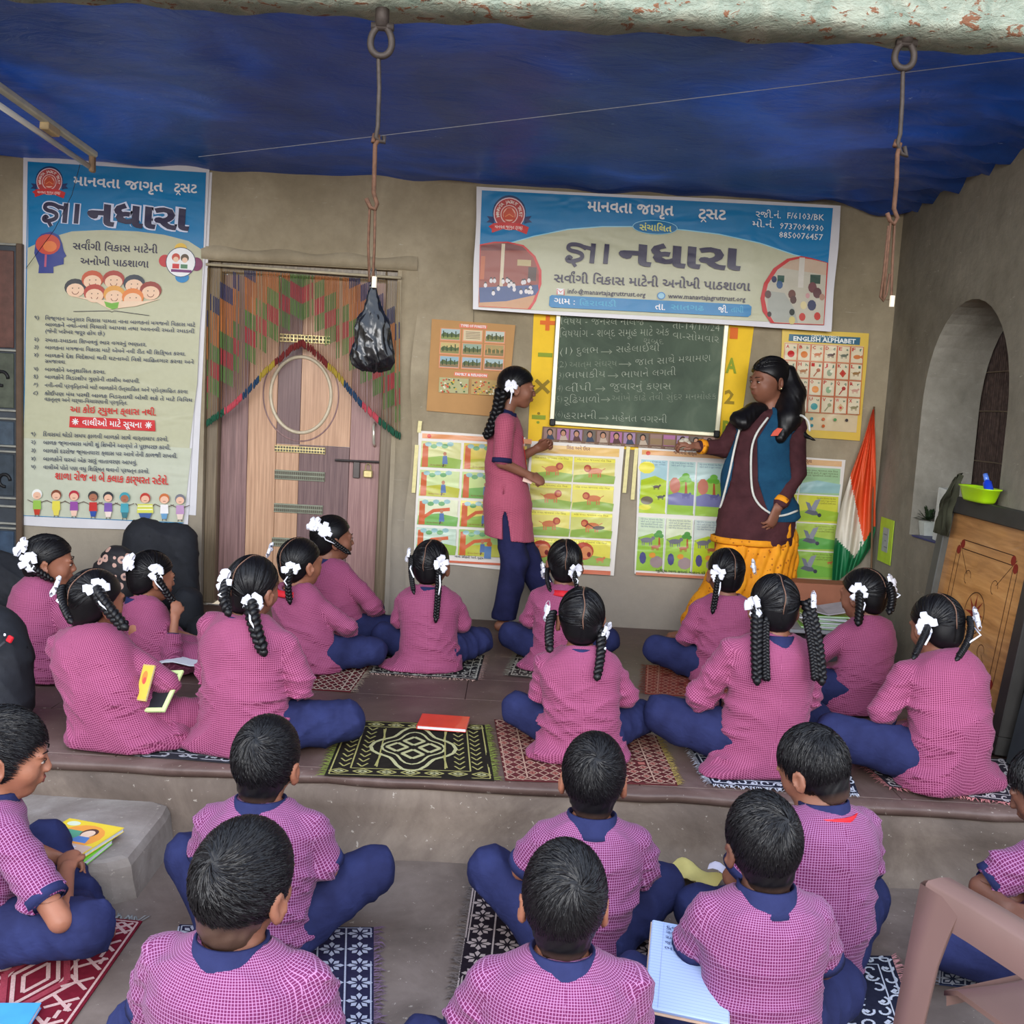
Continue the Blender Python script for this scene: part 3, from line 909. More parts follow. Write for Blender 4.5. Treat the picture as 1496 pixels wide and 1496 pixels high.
A.text('આ કોઇ ટ્યુશન ક્લાસ નથી.', 102, 602, 228, 607, 8, REDT, .02)
A.poly([(102, 608), (226, 614), (227, 630), (101, 624)], C(206, 46, 50)); A.text('વાલીઓ માટે સૂચના', 120, 621, 207, 625, 7.5, W_, .012)
for x, y in ((110, 616), (217, 621)):
    for k in range(4): a = k * PI / 4; A.line([(x - 5 * math.cos(a), y - 5 * math.sin(a)), (x + 5 * math.cos(a), y + 5 * math.sin(a))], 1.4, W_)
for y, t, xe, nm in ((635, 'દિવસમાં થોડો સમય ફાળવી બાળકો સાથે વાર્તાલાપ કરવો.', 246, '૧)'), (647, 'બાળક જ્ઞાનધારા માંથી શું શિખીને આવ્યો તે પૂછપરછ કરવી.', 249, '૨)'), (659, 'બાળકો દરરોજ જ્ઞાનધારા ક્લાસ પર આવે તેની કાળજી રાખવી.', 259, '૩)'), (671, 'બાળકોને ઘરમાં એક સારું વાતાવરણ આપવું.', 200, '૪)'), (683, 'વાલીએ પોતે પણ વધુ શિક્ષિત થવાનો પ્રયત્ન કરવો.', 218, '૫)')):
    A.text(t, 63, y + 2, xe, y + 2 + (xe - 63) * .042, 5, SLATE, .012); A.text(nm, 45, y + 1, 52, y + 1.4, 4.6, SLATE, .012)
A.text('શાળા રોજ ના બે કલાક કાર્યરત રહેશે.', 80, 700, 246, 708, 9, REDT, .022)
kids = [(54, (240, 240, 236), (150, 190, 80), (190, 60, 40)), (82, (130, 70, 50), (228, 214, 80), (226, 210, 90)), (108, (180, 40, 60), (150, 80, 160), (240, 200, 180)), (136, (60, 58, 58), (196, 52, 50), (50, 80, 160)), (158, (56, 60, 66), (124, 90, 170), (240, 220, 210)), (182, (70, 160, 176), (70, 160, 176), (60, 120, 130)), (212, (190, 60, 50), (214, 214, 90), (60, 90, 150)), (240, (200, 110, 60), (240, 236, 236), (110, 160, 200)), (263, (120, 120, 130), (190, 150, 190), (236, 214, 200))]
for i, (x, hc, sc_, pc) in enumerate(kids):
    y = 722 + i * .9; w = 11 if i == 6 else 5.5
    A.line([(x - w, y + 12), (x - 14, y + 8)], 1, C(90, 70, 60)); A.line([(x + w, y + 12), (x + 14, y + 9)], 1, C(90, 70, 60))
    A.poly([(x - w, y + 9), (x + w, y + 9), (x + w * 1.1, y + 22), (x - w * 1.1, y + 22)], C(*sc_)); A.poly([(x - w * .9, y + 22), (x + w * .9, y + 22), (x + w * .6, y + 30), (x - w * .6, y + 30)], C(*pc))
    if i == 6:
        for q in (12, 17): A.line([(x - w, y + q), (x + w, y + q)], 1.2, C(246, 246, 230))
    A.ell(x, y, 7.5, 7.5, C(*hc), 14); A.ell(x, y + 2, 6, 5.5, C(236, 188, 160) if i not in (3, 5) else C(170, 110, 84), 14); A.line([(x - 2, y + 4), (x + 2, y + 4)], .7, C(130, 40, 40))
    A.line([(x - 2.5, y + 30), (x - 3, y + 33)], 1, C(80, 60, 50)); A.line([(x + 2.5, y + 30), (x + 3, y + 33)], 1, C(80, 60, 50))
A.build('printed_picture', b1, M_PRINT, c1_)
sheet('paper_sheet', [(276, 250), (310, 252), (286, 753), (262, 751)], WY - .004, M_VINYL, .002, 0, 2, 'plain white sheet peeping out behind the right edge of the tall banner', 'sheet')

# ---------------------------------------------------------------- wide banner above the blackboard
b2, c2_ = sheet('vinyl_banner', [(697, 273), (1229, 300), (1214, 484), (690, 452)], WY - .075, M_VINYL, .003, .006, 12,
                'wide blue and cream vinyl banner with a round photo at each end, above the blackboard', 'banner')
A = Art(WY - .0795)
A.poly([(704, 278), (1217, 304), (1210, 385), (1186, 381), (1160, 372), (1110, 355), (1050, 342), (1000, 336), (940, 331), (880, 331), (830, 335), (780, 345), (745, 355), (701, 359)], BLUE)
A.poly([(745, 355), (780, 345), (830, 335), (880, 331), (940, 331), (1000, 336), (1050, 342), (1110, 355), (1160, 372), (1186, 381), (1210, 385), (1204, 474), (699, 449), (701, 359)], CREAM)
A.line([(701, 359), (745, 355), (780, 345), (830, 335), (880, 331), (940, 331), (1000, 336), (1050, 342), (1110, 355), (1160, 372), (1190, 380)], 1.5, C(150, 210, 230))
emblem(A, 744, 311, 23)
# left round photograph: pupils in white on blue mats before a red wall
def disc(cx, cy, r, x0, x1, y0, y1, c, n=30):
    pts = []
    for k in range(n):
        a = 2 * PI * k / n; pts.append((min(max(cx + r * math.cos(a), x0), x1), min(max(cy + r * 1.0 * math.sin(a), y0), y1)))
    A.poly(pts, c)
cx, cy, r = 742, 402, 49
A.poly([(701, 357), (722, 353), (742, 353), (765, 358), (782, 374), (791, 395), (791, 415), (783, 440), (775, 452), (699, 448)], C(206, 46, 44))
A.poly([(702, 359), (722, 355), (742, 355), (763, 360), (779, 376), (787, 396), (787, 414), (779, 440), (771, 451), (699, 447)], C(150, 72, 58))
A.poly([(702, 359), (742, 355), (763, 360), (770, 366), (702, 366)], C(120, 56, 54)); A.rect(703, 374, 709, 408, C(190, 98, 52)); A.rect(733, 356, 738, 418, C(214, 200, 170)); A.rect(756, 379, 776, 388, C(190, 170, 120)); A.rect(772, 390, 784, 410, C(84, 62, 56))
A.poly([(700, 420), (786, 416), (787, 424), (782, 431), (740, 440), (701, 442)], C(56, 78, 130)); A.poly([(700, 442), (740, 440), (782, 431), (778, 441), (771, 451), (699, 447)], C(196, 146, 104))
rp = random.Random(4)
for k in range(22):
    x, y = 704 + rp.random() * 78, 408 + rp.random() * 22
    A.ell(x, y - 3.5, 1.8, 2, C(40, 30, 34), 7); A.ell(x, y, 2.6, 3.4, C(220, 214, 214), 8)
# right round photograph: bright room seen from behind seated people
A.poly([(1170, 374), (1150, 378), (1130, 392), (1116, 414), (1111, 436), (1114, 455), (1126, 472), (1204, 475), (1210, 384), (1186, 377)], C(196, 48, 48))
A.poly([(1172, 377), (1154, 381), (1136, 394), (1122, 415), (1117, 436), (1121, 455), (1131, 471), (1203, 474), (1208, 384), (1186, 379)], C(190, 184, 166))
A.poly([(1172, 377), (1154, 381), (1140, 391), (1207, 402), (1208, 384), (1186, 379)], C(196, 170, 146)); A.rect(1168, 376, 1176, 420, C(206, 200, 188))
A.rect(1136, 402, 1146, 412, C(40, 80, 66)); A.rect(1184, 401, 1199, 414, C(44, 72, 58)); A.poly([(1122, 425), (1146, 428), (1160, 450), (1166, 472), (1132, 470), (1121, 455)], C(168, 170, 160))
for (x, y, c, q) in ((1131, 408, (50, 50, 84), 5), (1139, 416, (60, 90, 130), 6), (1122, 430, (100, 70, 66), 6), (1157, 430, (110, 70, 60), 7), (1159, 438, (90, 64, 60), 6), (1187, 420, (110, 60, 64), 8), (1194, 428, (90, 48, 52), 8), (1180, 432, (200, 150, 150), 4), (1174, 446, (214, 200, 150), 6), (1186, 446, (56, 60, 92), 8), (1201, 434, (170, 130, 110), 5), (1172, 463, (190, 60, 50), 6), (1194, 462, (190, 60, 50), 6), (1157, 456, (50, 54, 50), 5), (1157, 468, (206, 190, 120), 6), (1124, 459, (60, 44, 42), 4)):
    A.ell(x, y, q * .8, q, C(*c), 10)
A.text('માનવતા જાગૃત', 858, 308, 984, 315, 13.5, W_, .024); trust(A, 1020, 319, 1061, 321, 13.5, W_)
A.ell(957, 332, 33, 10.5, C(150, 210, 230), 26, rot=.05); A.ell(957, 332, 32, 9.5, C(0, 108, 160), 26, rot=.05); A.text('સંચાલિત', 934, 336, 981, 338.5, 8, C(220, 220, 120), .02)
big_word(A, 826, 383, 1082, 394, 29, NAVYT, None)
A.text('સવાંગી વિકાસ માટેની અનોખી પાઠશાળા', 809, 412, 1096, 425, 11, NAVYT, .014); reph(A, 838, 400, 12, NAVYT)
A.poly([(813, 421), (825, 422), (824, 431), (813, 430)], W_); A.line([(814, 430), (814, 422), (819, 427), (824, 422.5), (824, 431)], 1.4, C(210, 50, 40))
A.text('info@manavtajagruttrust.org', 829, 428.5, 943, 434, 7.4, NAVYT, .012, .72)
A.ell(966, 432, 6, 5.5, C(60, 130, 190)); A.ell(966, 432, 4.5, 4, C(150, 200, 220)); A.text('www.manavtajagruttrust.org', 976, 435.5, 1089, 440.5, 7.4, NAVYT, .012, .72)
A.poly([(803, 433), (806, 431), (1094, 445), (1098, 448), (1097, 460), (1093, 463), (805, 449), (802, 446)], C(0, 122, 178))
A.text('ગામ :', 809, 443, 840, 445, 7.5, W_, .016); A.text('હિરાવાડી', 847, 446, 900, 448, 7, C(60, 170, 200), 0); A.text('તા.', 957, 452, 972, 453, 8, W_, .016); A.text('સાતગઢ', 980, 452, 1028, 454, 7, C(60, 170, 200), 0)
A.text('જી.', 1049, 456, 1063, 457, 7.5, W_, .016); A.text('તાપી', 1068, 456, 1086, 457, 7, C(60, 170, 200), 0)
A.text('રજી.નં.', 1104, 317, 1141, 319, 8, C(226, 236, 240), .008); A.text('F/6103/BK', 1150, 319, 1204, 322, 9, C(226, 236, 240), .008, .72)
A.text('મો.નં.', 1099, 331, 1131, 333, 8, C(226, 236, 240), .008); A.text('9737094930', 1139, 334, 1203, 338, 9, C(226, 236, 240), .008, .72); A.text('8850076457', 1138, 347, 1202, 351, 9, C(226, 236, 240), .008, .72)
A.build('printed_picture', b2, M_PRINT, c2_)

# ---------------------------------------------------------------- blackboard on its yellow surround
M_YEL = plain('yellow_card', C(238, 194, 34), .6, .3, .05, 12)
yb, cy_ = sheet('yellow_surround', [(780, 455), (1102, 474), (1076, 668), (771, 646)], WY - .006, M_YEL, .004, 0, 2, 'yellow card surround with sums and letters behind the blackboard', 'poster')
A = Art(WY - .0107)
def glyph(t, x, y, h, c): A.text(t, x, y, x + h * .72, y + h * .04, h, c, .03, .72)
OR = C(222, 108, 32); GR = C(140, 156, 36); BR = C(150, 124, 24)
A.line([(789, 471), (811, 472)], 6, OR); A.line([(800.5, 461), (799.5, 483)], 6, OR)
A.line([(786, 518), (807, 519)], 6, GR)
A.line([(783, 555), (802, 574)], 5, BR); A.line([(802, 556), (782, 574)], 5, BR)
A.line([(777, 609), (797, 610)], 6, GR); A.ell(787, 604, 2.2, 2, BR); A.ell(786, 617, 2.2, 2, GR)
glyph('1', 1066, 494, 16, OR); glyph('A', 1060, 544, 22, GR); glyph('2', 1058, 589, 20, BR); glyph('B', 1055, 634, 20, GR)
A.build('printed_signs', yb, M_MATTE, cy_)['kind'] = 'stuff'
bb = empty('blackboard', tuple(at_y(930, 545, WY - .02))); cb = tuple(bb.location)
tag(bb, 'green chalkboard with lines of chalk writing in a pale frame', 'blackboard')
m = MB(); q = [at_y(x, y, WY - .014) for x, y in ((812, 458), (1064, 474), (1047, 634), (803, 616))]
m.prism(q, (0, -.012, 0)); 
def mat_board():
    t = NT('chalkboard_green', .75, .25); f = t.noise(t.coord(), 3.5, 5, .6, 1.0)
    t.color(t.ramp(f, [(.3, C(66, 78, 66)), (.6, C(84, 98, 82)), (.8, C(104, 116, 98))])); return t.m
m.build('board', mat_board(), bb, origin=cb, fixn=True)
M_ALU = plain('pale_aluminium', C(214, 208, 178), .35, .5, .06, 20, metal=.3)
def bar(a, b, w, name, mat, dep=.022):
    p, q_ = at_y(*a, WY - .02), at_y(*b, WY - .02); d = (q_ - p); L_ = d.length; ang = math.atan2(d.z, d.x)
    m = MB(); m.box((p + q_) / 2 + Vector((0, -.004, 0)), (L_, dep, w), Matrix.Rotation(-ang, 3, 'Y'), bev=.003); return m.build(name, mat, bb, origin=cb)
bar((816, 458), (806, 616), .026, 'frame_bar', M_ALU); bar((1061, 474), (1047, 634), .026, 'frame_bar', M_ALU); bar((803, 617), (1049, 635), .022, 'frame_bar', M_ALU); bar((812, 457), (1064, 473), .022, 'frame_bar', M_ALU)
for p in ((807, 617), (1047, 634)):
    c = at_y(*p, WY - .035); m = MB(); m.box(c, (.034, .03, .04), bev=.006); m.build('corner_cap', plain('black_plastic', C(30, 30, 32), .5), bb, origin=cb)
A = Art(WY - .0265)
CH = C(184, 190, 172); CH2 = C(150, 158, 140)
for t, x0, y0, x1, y1, h in (('વિષય - જનરલ નોલેજ', 820, 474, 941, 475, 9), ('તા-14/10/24', 983, 480, 1051, 484, 9), ('વિષયાંગ - શબ્દ સમૂહ માટે એક', 818, 493, 977, 490, 10), ('શબ્દ', 940, 501, 969, 503, 7), ('વા-સોમવાર', 983, 494, 1050, 501, 9),
        ('(1)', 818, 519, 836, 516, 9), ('દુલભ', 842, 517, 874, 516, 9), ('સહેલાઈથી', 900, 515, 963, 513, 9), ('(2)', 813, 537, 828, 536, 8), ('આત્મ સંઘર્ષ', 832, 537, 901, 535, 8), ('જાત સાથે મથામણ', 928, 534, 1038, 527, 9), ('(3)', 812, 554, 824, 552, 8), ('ભાષાકીય', 826, 553, 884, 551, 9), ('ભાષાને લગતી', 908, 552, 987, 548, 9),
        ('(4)', 811, 572, 822, 571, 8), ('લીંપી', 826, 573, 864, 571, 9), ('જુવારનું કણસ', 891, 569, 980, 569, 9), ('(5)', 810, 588, 821, 587, 8), ('રૂઢિયાળો', 824, 589, 876, 588, 9), ('આંખે કાઢે તેવી સુંદર મનમોહક', 894, 586, 1046, 583, 8), ('(6)', 811, 609, 822, 609, 8), ('હરામની', 824, 612, 871, 612, 9), ('મહેનત વગરની', 894, 615, 974, 618, 9)):
    A.text(t, x0, y0, x1, y1, h, CH if h > 8 else CH2, -.022)
for x0, x1, y in ((878, 894, 514), (904, 922, 532), (888, 903, 549), (870, 884, 568), (878, 891, 584), (875, 889, 611)):
    A.line([(x0, y), (x1, y)], 1, CH2); A.line([(x1 - 4, y - 3), (x1, y), (x1 - 4, y + 3)], 1, CH2)
A.build('chalk_writing', bb, M_CHALK, cb)['kind'] = 'stuff'
# strip of small portraits under the board
ps, cp = sheet('portrait_strip', [(793, 623), (1050, 638), (1045, 661), (791, 644)], WY - .019, plain('brown_card', C(120, 92, 74), .6), .002, 0, 2, 'long strip of small portrait photographs under the blackboard', 'poster')
A = Art(WY - .0225)
for i in range(13):
    x = 795 + i * 19.4; y = 625 + i * 1.15
    A.rect(x, y, x + 17, y + 16, C(*[(150, 120, 110), (170, 110, 150), (160, 130, 160), (110, 100, 90)][i % 4]))
    if i not in (8, 9):
        A.poly([(x + 3, y + 17), (x + 5, y + 10), (x + 12, y + 10), (x + 15, y + 17)], C(*[(60, 70, 90), (190, 170, 150), (90, 60, 60)][i % 3])); A.ell(x + 8.5, y + 6, 4.6, 5.2, C(40, 30, 28), 10); A.ell(x + 8.5, y + 7, 3.2, 3.9, C(190, 140, 110), 10)
    else: A.rect(x, y + 6, x + 17, y + 15, C(146, 120, 88))
    A.text('રમતગમત', x + 2, y + 20, x + 15, y + 20.7, 2, C(214, 200, 180), 0)
A.build('printed_picture', ps, M_MATTE, cp)

# ---------------------------------------------------------------- brown board with forest pictures
fb, cf = sheet('picture_board', [(631, 466), (753, 475), (740, 610), (623, 600)], WY - .012, plain('brown_cardboard', C(186, 142, 92), .7, .2, .05, 9), .006, 0, 2, 'brown cardboard chart with nine small forest photographs, left of the blackboard', 'chart')
A = Art(WY - .0135)
LR = C(226, 128, 100)
A.poly([(671, 473), (712, 475.5), (711, 481), (671, 478.5)], LR); A.text('TYPES OF FORESTS', 673, 477, 710, 479.4, 3.6, W_, .03, .72)
A.poly([(664, 543), (713, 546), (712, 552), (663, 549)], LR); A.text('FAMILY & RELIGION', 665, 548, 711, 550.6, 3.6, W_, .03, .72)
sky = [(170, 190, 190), (214, 196, 160), (190, 200, 190), (200, 180, 120), (150, 170, 150), (170, 150, 100), (150, 180, 190), (160, 185, 195), (170, 190, 190)]
for i in range(9):
    x = 645 + (i % 3) * 32.5 - (i // 3) * .9; y = 480 + (i // 3) * 20 + (i % 3) * 1.8
    A.rect(x - 1.5, y - 1, x + 28.5, y + 17.5, C(222, 150, 110)); A.rect(x, y, x + 27, y + 15.5, C(*sky[i]))
    if i == 1:
        for k in range(5): A.line([(x + 3, y + 3 + k * 2.3), (x + 24, y + 4.2 + k * 2.3)], .8, C(120, 100, 80))
    else:
        A.poly([(x, y + 8), (x + 5, y + 5), (x + 10, y + 8), (x + 16, y + 6), (x + 21, y + 9), (x + 26.5, y + 7), (x + 26, y + 15.5), (x - .8, y + 14)], C(90 + 8 * (i % 3), 106, 66)); A.poly([(x, y + 11), (x + 12, y + 12), (x + 26, y + 12), (x + 26, y + 16.5), (x - .8, y + 15)], C(140, 150 - 5 * i, 84))
        for k in range(4): A.line([(x + 3 + 6 * k, y + 3 + (k * 7 + i) % 4), (x + 3 + 6 * k, y + 13)], 1.6, C(62, 78, 50) if i != 5 else C(190, 150, 96))
for x0, base in ((642, (180, 176, 128)), (689, (190, 160, 100))):
    A.rect(x0, 551 + (x0 - 642) * .06, x0 + 43, 573 + (x0 - 642) * .06, C(*base))
    for k in range(46):
        A.ell(x0 + 2 + rp.random() * 38, 554 + (x0 - 642) * .06 + rp.random() * 19, 1.6, 1.3, C(*rp.choice([(230, 226, 200), (200, 90, 60), (70, 110, 60), (220, 180, 70), (90, 80, 70)])), 6)
A.build('printed_picture', fb, M_MATTE, cf)
m = MB(); m.tube([at_y(692, 450, WY - .02), at_y(692, 471, WY - .02)], .0012, 4); tag(m.build('string', plain('thin_string', C(70, 62, 52))), 'short dark string holding up the brown picture chart', 'string')

# ---------------------------------------------------------------- four story posters, laminated
def tree(A, x, y, h, c1=(86, 150, 70), tr=(176, 84, 52)):
    A.poly([(x - h * .06, y), (x - h * .03, y - h * .55), (x + h * .04, y - h * .55), (x + h * .07, y)], C(*tr))
    for dx_, dy_, r in ((-.14, -.66, .17), (.10, -.62, .16), (0, -.80, .18)): A.ell(x + dx_ * h, y + dy_ * h, r * h, r * .8 * h, C(*c1), 10)
def beast(A, x, y, s, c, mane=None, d=1):
    A.ell(x, y, s, s * .42, C(*c), 12)
    for q in (-.75, -.45, .45, .75): A.line([(x + q * s, y + s * .2), (x + q * s, y + s * .85)], s * .16, C(*c))
    if mane: A.ell(x + d * s * .95, y - s * .35, s * .5, s * .5, C(*mane), 12)
    A.ell(x + d * s * 1.02, y - s * .32, s * .32, s * .30, C(*c), 10); A.line([(x - d * s * .95, y - s * .1), (x - d * s * 1.4, y - s * .35)], s * .1, C(*c))
def txt(A, x0, y0, x1, n=2, c=(70, 50, 40), h=2.0, gap=3.6):
    words = ['એક વખત જંગલમાં એક સિંહ', 'રહેતો હતો તે ખૂબ બળવાન', 'બધા પ્રાણીઓ તેનાથી ડરતા']
    for k in range(n): A.text(words[k % 3], x0, y0 + k * gap, x1, y0 + k * gap + (x1 - x0) * .055, h, C(*c), 0)

def poster(corners, label, Y=WY - .012, white=(228, 222, 214)):
    o, c = sheet('story_poster', corners, Y, plain('poster_paper_%d' % corners[0][0], C(*white), .35, .5, .03, 6, coat=.6), .002, .003, 6, label, 'poster', seed=corners[0][0])
    return o, c
# boy and tree stories (left poster)
o, c = poster([(612, 629), (768, 639), (752, 834), (604, 820)], 'story poster of boys and an orange-trunked tree, right of the door')
A = Art(WY - .0138)
A.rect(617, 633, 777, 640, C(226, 150, 96)); A.ell(627, 637, 3, 3, C(214, 60, 50))
for r_i in range(4):
    for c_i in range(2):
        x = 616 + c_i * 62 - r_i * 2.4; y = 644 + r_i * 42 + c_i * 3; w = 58 if c_i == 0 else 92
        A.rect(x, y, x + w, y + 38, C(*[(214, 214, 150), (222, 200, 90), (206, 222, 160), (196, 216, 140), (222, 226, 190), (230, 218, 110), (200, 220, 200), (170, 200, 120)][r_i * 2 + c_i]))
        A.poly([(x, y + 25), (x + w * .5, y + 22), (x + w, y + 28), (x + w - 2, y + 38 + w * .055), (x - 2, y + 38)], C(*[(150, 182, 80), (190, 190, 70), (120, 176, 90)][(r_i + c_i) % 3]))
        A.poly([(x, y + 38), (x + 2, y + 4), (x + 10, y + 3), (x + 9, y + 38)], C(206, 104, 62))
        if r_i >= 2: A.line([(x + 4, y + 30), (x + 22, y + 18), (x + 46, y + 16)], 5, C(210, 104, 66)); 
        for k in range(5): A.ell(x + 10 + k * 8, y + 5 + (k % 2) * 3, 5, 3.4, C(110, 168, 110) if k % 2 else C(150, 190, 190), 8)
        A.ell(x + 34, y + 19, 2.6, 3, C(190, 130, 100), 8); A.poly([(x + 31, y + 22), (x + 37, y + 22), (x + 38, y + 34), (x + 30, y + 34)], C(90, 120, 170)); A.line([(x + 32, y + 34), (x + 31, y + 38)], 1.5, C(60, 60, 80))
        txt(A, x + 12, y + 35.5 + .6, x + 36, 1, (150, 60, 50))
A.ell(715, 805 - 10, 4, 4, C(196, 110, 60)); A.rect(708, 798, 718, 816, C(90, 130, 180))
A.text('નાનો છોકરો અને વૃક્ષ', 664, 814, 706, 817, 2.6, C(50, 60, 80), .01); A.rect(606, 816, 768, 819, C(214, 110, 80))
A.build('printed_picture', o, M_PAPERP, c)
# lion story
o, c = poster([(776, 644), (912, 651), (897, 841), (758, 829)], 'story poster of a red-maned lion on yellow ground, below the blackboard\'s left half')
A = Art(WY - .0138)
A.rect(782, 649, 905, 661, C(232, 190, 110)); A.text('સિંહ અને ઉંદર', 828, 656, 862, 658, 4, C(120, 50, 30), .02)
for r_i in range(4):
    for c_i in range(2):
        x = 777 + c_i * 62 - r_i * 2.2; y = 664 + r_i * 40 + c_i * 3.2; w = 60
        A.rect(x, y, x + w, y + 37, C(*[(226, 214, 90), (216, 206, 110), (232, 220, 120), (210, 210, 120)][(r_i + c_i) % 4])); A.poly([(x, y + 27), (x + 30, y + 24), (x + w, y + 29), (x + w - 2, y + 40), (x - 2, y + 37)], C(150, 180, 84))
        A.poly([(x, y + 2), (x + w, y + 5), (x + w, y + 9), (x, y + 8)], C(240, 232, 90)); txt(A, x + 4, y + 5, x + w - 6, 1, (110, 80, 50))
        d = 1 if c_i == 0 else -1
        if r_i < 3: beast(A, x + 30, y + 21, 11, (206, 122, 76), (176, 70, 54), d)
        else: A.ell(x + 20, y + 18, 15, 13, C(186, 78, 54), 16); A.ell(x + 24, y + 20, 9, 9, C(216, 140, 92), 14); A.ell(x + 28, y + 23, 3, 4, C(120, 40, 40), 8); beast(A, x + 44, y + 30, 6, (206, 122, 76))
        if r_i == 2 and c_i == 1: A.ell(x + 40, y + 24, 9, 3, C(90, 80, 70), 10); A.line([(x + 34, y + 24), (x + 24, y + 18), (x + 20, y + 22)], 1.2, C(70, 60, 50))
A.rect(758, 827, 892, 833, C(214, 120, 90))
A.build('printed_picture', o, M_PAPERP, c)
# fox / jungle story
o, c = poster([(933, 653), (1062, 660), (1050, 848), (927, 838)], 'story poster of jungle animals and a stream, just left of the teacher')
A = Art(WY - .0138)
A.rect(938, 657, 1058, 664, C(230, 172, 110)); A.ell(947, 662, 3.4, 3, C(214, 70, 50)); A.text('જંગલની વાર્તા', 984, 663, 1018, 665, 4, C(110, 50, 40), .02)
for r_i in range(2):
    for c_i in range(3):
        x = 937 + c_i * 41 - r_i * 4; y = 671 + r_i * 84 + c_i * 2.2; w = 39; hh = 78
        A.rect(x, y, x + w, y + hh, C(*[(168, 204, 210), (176, 206, 200), (184, 208, 204)][c_i] if r_i == 0 else [(206, 222, 190), (216, 224, 190), (198, 210, 200)][c_i]))
        A.poly([(x - .5, y + 30), (x + 20, y + 24), (x + w - 1, y + 32), (x + w - 4, y + hh + 2), (x - 4, y + hh)], C(*[(182, 206, 50), (150, 190, 70), (160, 196, 80)][(c_i + r_i) % 3]))
        txt(A, x + 3, y + 4, x + w - 4, 2 if r_i == 0 else 4, (60, 90, 130))
        if r_i == 0 and c_i == 0: A.ell(x + 8, y + 12, 12, 9, C(236, 226, 70), 10); beast(A, x + 22, y + 40, 5, (80, 60, 56)); beast(A, x + 28, y + 55, 5, (50, 46, 50)); A.ell(x + 8, y + 60, 9, 6, C(120, 110, 90)); A.ell(x + 5, y + 70, 9, 4, C(226, 220, 60))
        elif r_i == 0: tree(A, x + 24, y + 48, 32, (110, 176, 60)); A.ell(x + 8, y + 36, 8, 12, C(196, 120, 100), 10); A.poly([(x - 2, y + 50), (x + 12, y + 46), (x + 36, y + 50), (x + 35, y + 66), (x - 2, y + 64)], C(124, 124, 170)); beast(A, x + 24, y + 50, 6, (100, 96, 150))
        else: tree(A, x + 30, y + 44, 26); beast(A, x + 12, y + 34, 9, (120, 120, 130)); beast(A, x + 24, y + 44, 6, (176, 104, 70)); A.ell(x + 26, y + 66, 10, 9, C(160, 140, 140), 9); A.ell(x + 6, y + 60, 5, 9, C(80, 80, 130), 8); A.ell(x + 20, y + 56, 5, 4, C(220, 150, 60), 8)
        A.line([(x + w, y + 2), (x + w - 4, y + hh)], 1.2, W_)
A.text('બુદ્ધિ બળ કરતાં મહાન છે', 958, 835, 1030, 839, 3, C(50, 60, 60), .01); A.rect(929, 836, 1046, 840, C(206, 130, 100))
A.build('printed_picture', o, M_PAPERP, c)
# birds story
o, c = poster([(1118, 664), (1235, 672), (1216, 856), (1104, 846)], 'story poster of grey pigeons on green and yellow, between teacher and flag')
A = Art(WY - .0138)
A.rect(1122, 668, 1230, 676, C(224, 180, 130)); A.text('કબૂતરની વાર્તા', 1150, 674, 1186, 676, 4, C(110, 50, 40), .02)
for r_i in range(4):
    for c_i in range(2):
        x = 1120 + c_i * 50 - r_i * 3.0; y = 679 + r_i * 41 + c_i * 2.8; w = 58 if c_i else 48
        A.rect(x, y, x + w, y + 39, C(*[(160, 196, 150), (206, 206, 66), (176, 200, 90), (150, 190, 80)][(r_i) % 4])); A.poly([(x, y + 24), (x + 24, y + 20), (x + w, y + 26), (x + w - 2, y + 39), (x - 2, y + 38)], C(*[(150, 190, 190), (160, 190, 60), (100, 170, 80), (120, 180, 70)][r_i]))
        txt(A, x + (26 if c_i and r_i else 8), y + 6, x + w - 4, 3, (90, 80, 40))
        if r_i and c_i:
            bx, by = x + 18, y + 18
            A.poly([(bx - 10, by + 8), (bx - 2, by + 2), (bx + 8, by + 6), (bx + 12, by + 12), (bx + 2, by + 12)], C(96, 98, 112)); A.poly([(bx - 2, by + 4), (bx + 6, by - 10), (bx + 14, by - 12), (bx + 6, by + 6)], C(146, 148, 160)); A.poly([(bx - 4, by + 4), (bx - 8, by - 8), (bx - 2, by - 6), (bx + 2, by + 4)], C(120, 124, 140)); A.ell(bx + 12, by + 12, 3, 3, C(60, 62, 76), 8)
    if r_i == 3: beast(A, 1212, 822, 3.5, (200, 110, 70))
tree(A, 1160, 712, 24, (190, 120, 70)); A.rect(1106, 848, 1212, 852, C(200, 190, 150))
A.build('printed_picture', o, M_PAPERP, c)
# crinkled yellow tape strips on the poster edges
M_TAPE = plain('yellowish_tape', C(226, 214, 150), .3, .5, .1, 40)
for i, (x0, y0, x1, y1) in enumerate(((614, 615, 612, 632), (609, 650, 604, 720), (918, 652, 912, 720), (930, 655, 924, 730))):
    m = MB(); p, q_ = at_y(x0, y0, WY - .017), at_y(x1, y1, WY - .017)
    m.box((p + q_) / 2, (.022, .0015, (p - q_).length), Matrix.Rotation(math.atan2(p.x - q_.x, p.z - q_.z), 3, 'Y'))
    tag(m.build('tape_strip', M_TAPE), ['yellow tape tab above the left story poster\'s top corner', 'yellow tape along the left side of the leftmost story poster', 'yellow tape along the right side of the lion poster', 'yellow tape along the left side of the jungle poster'][i], 'tape')

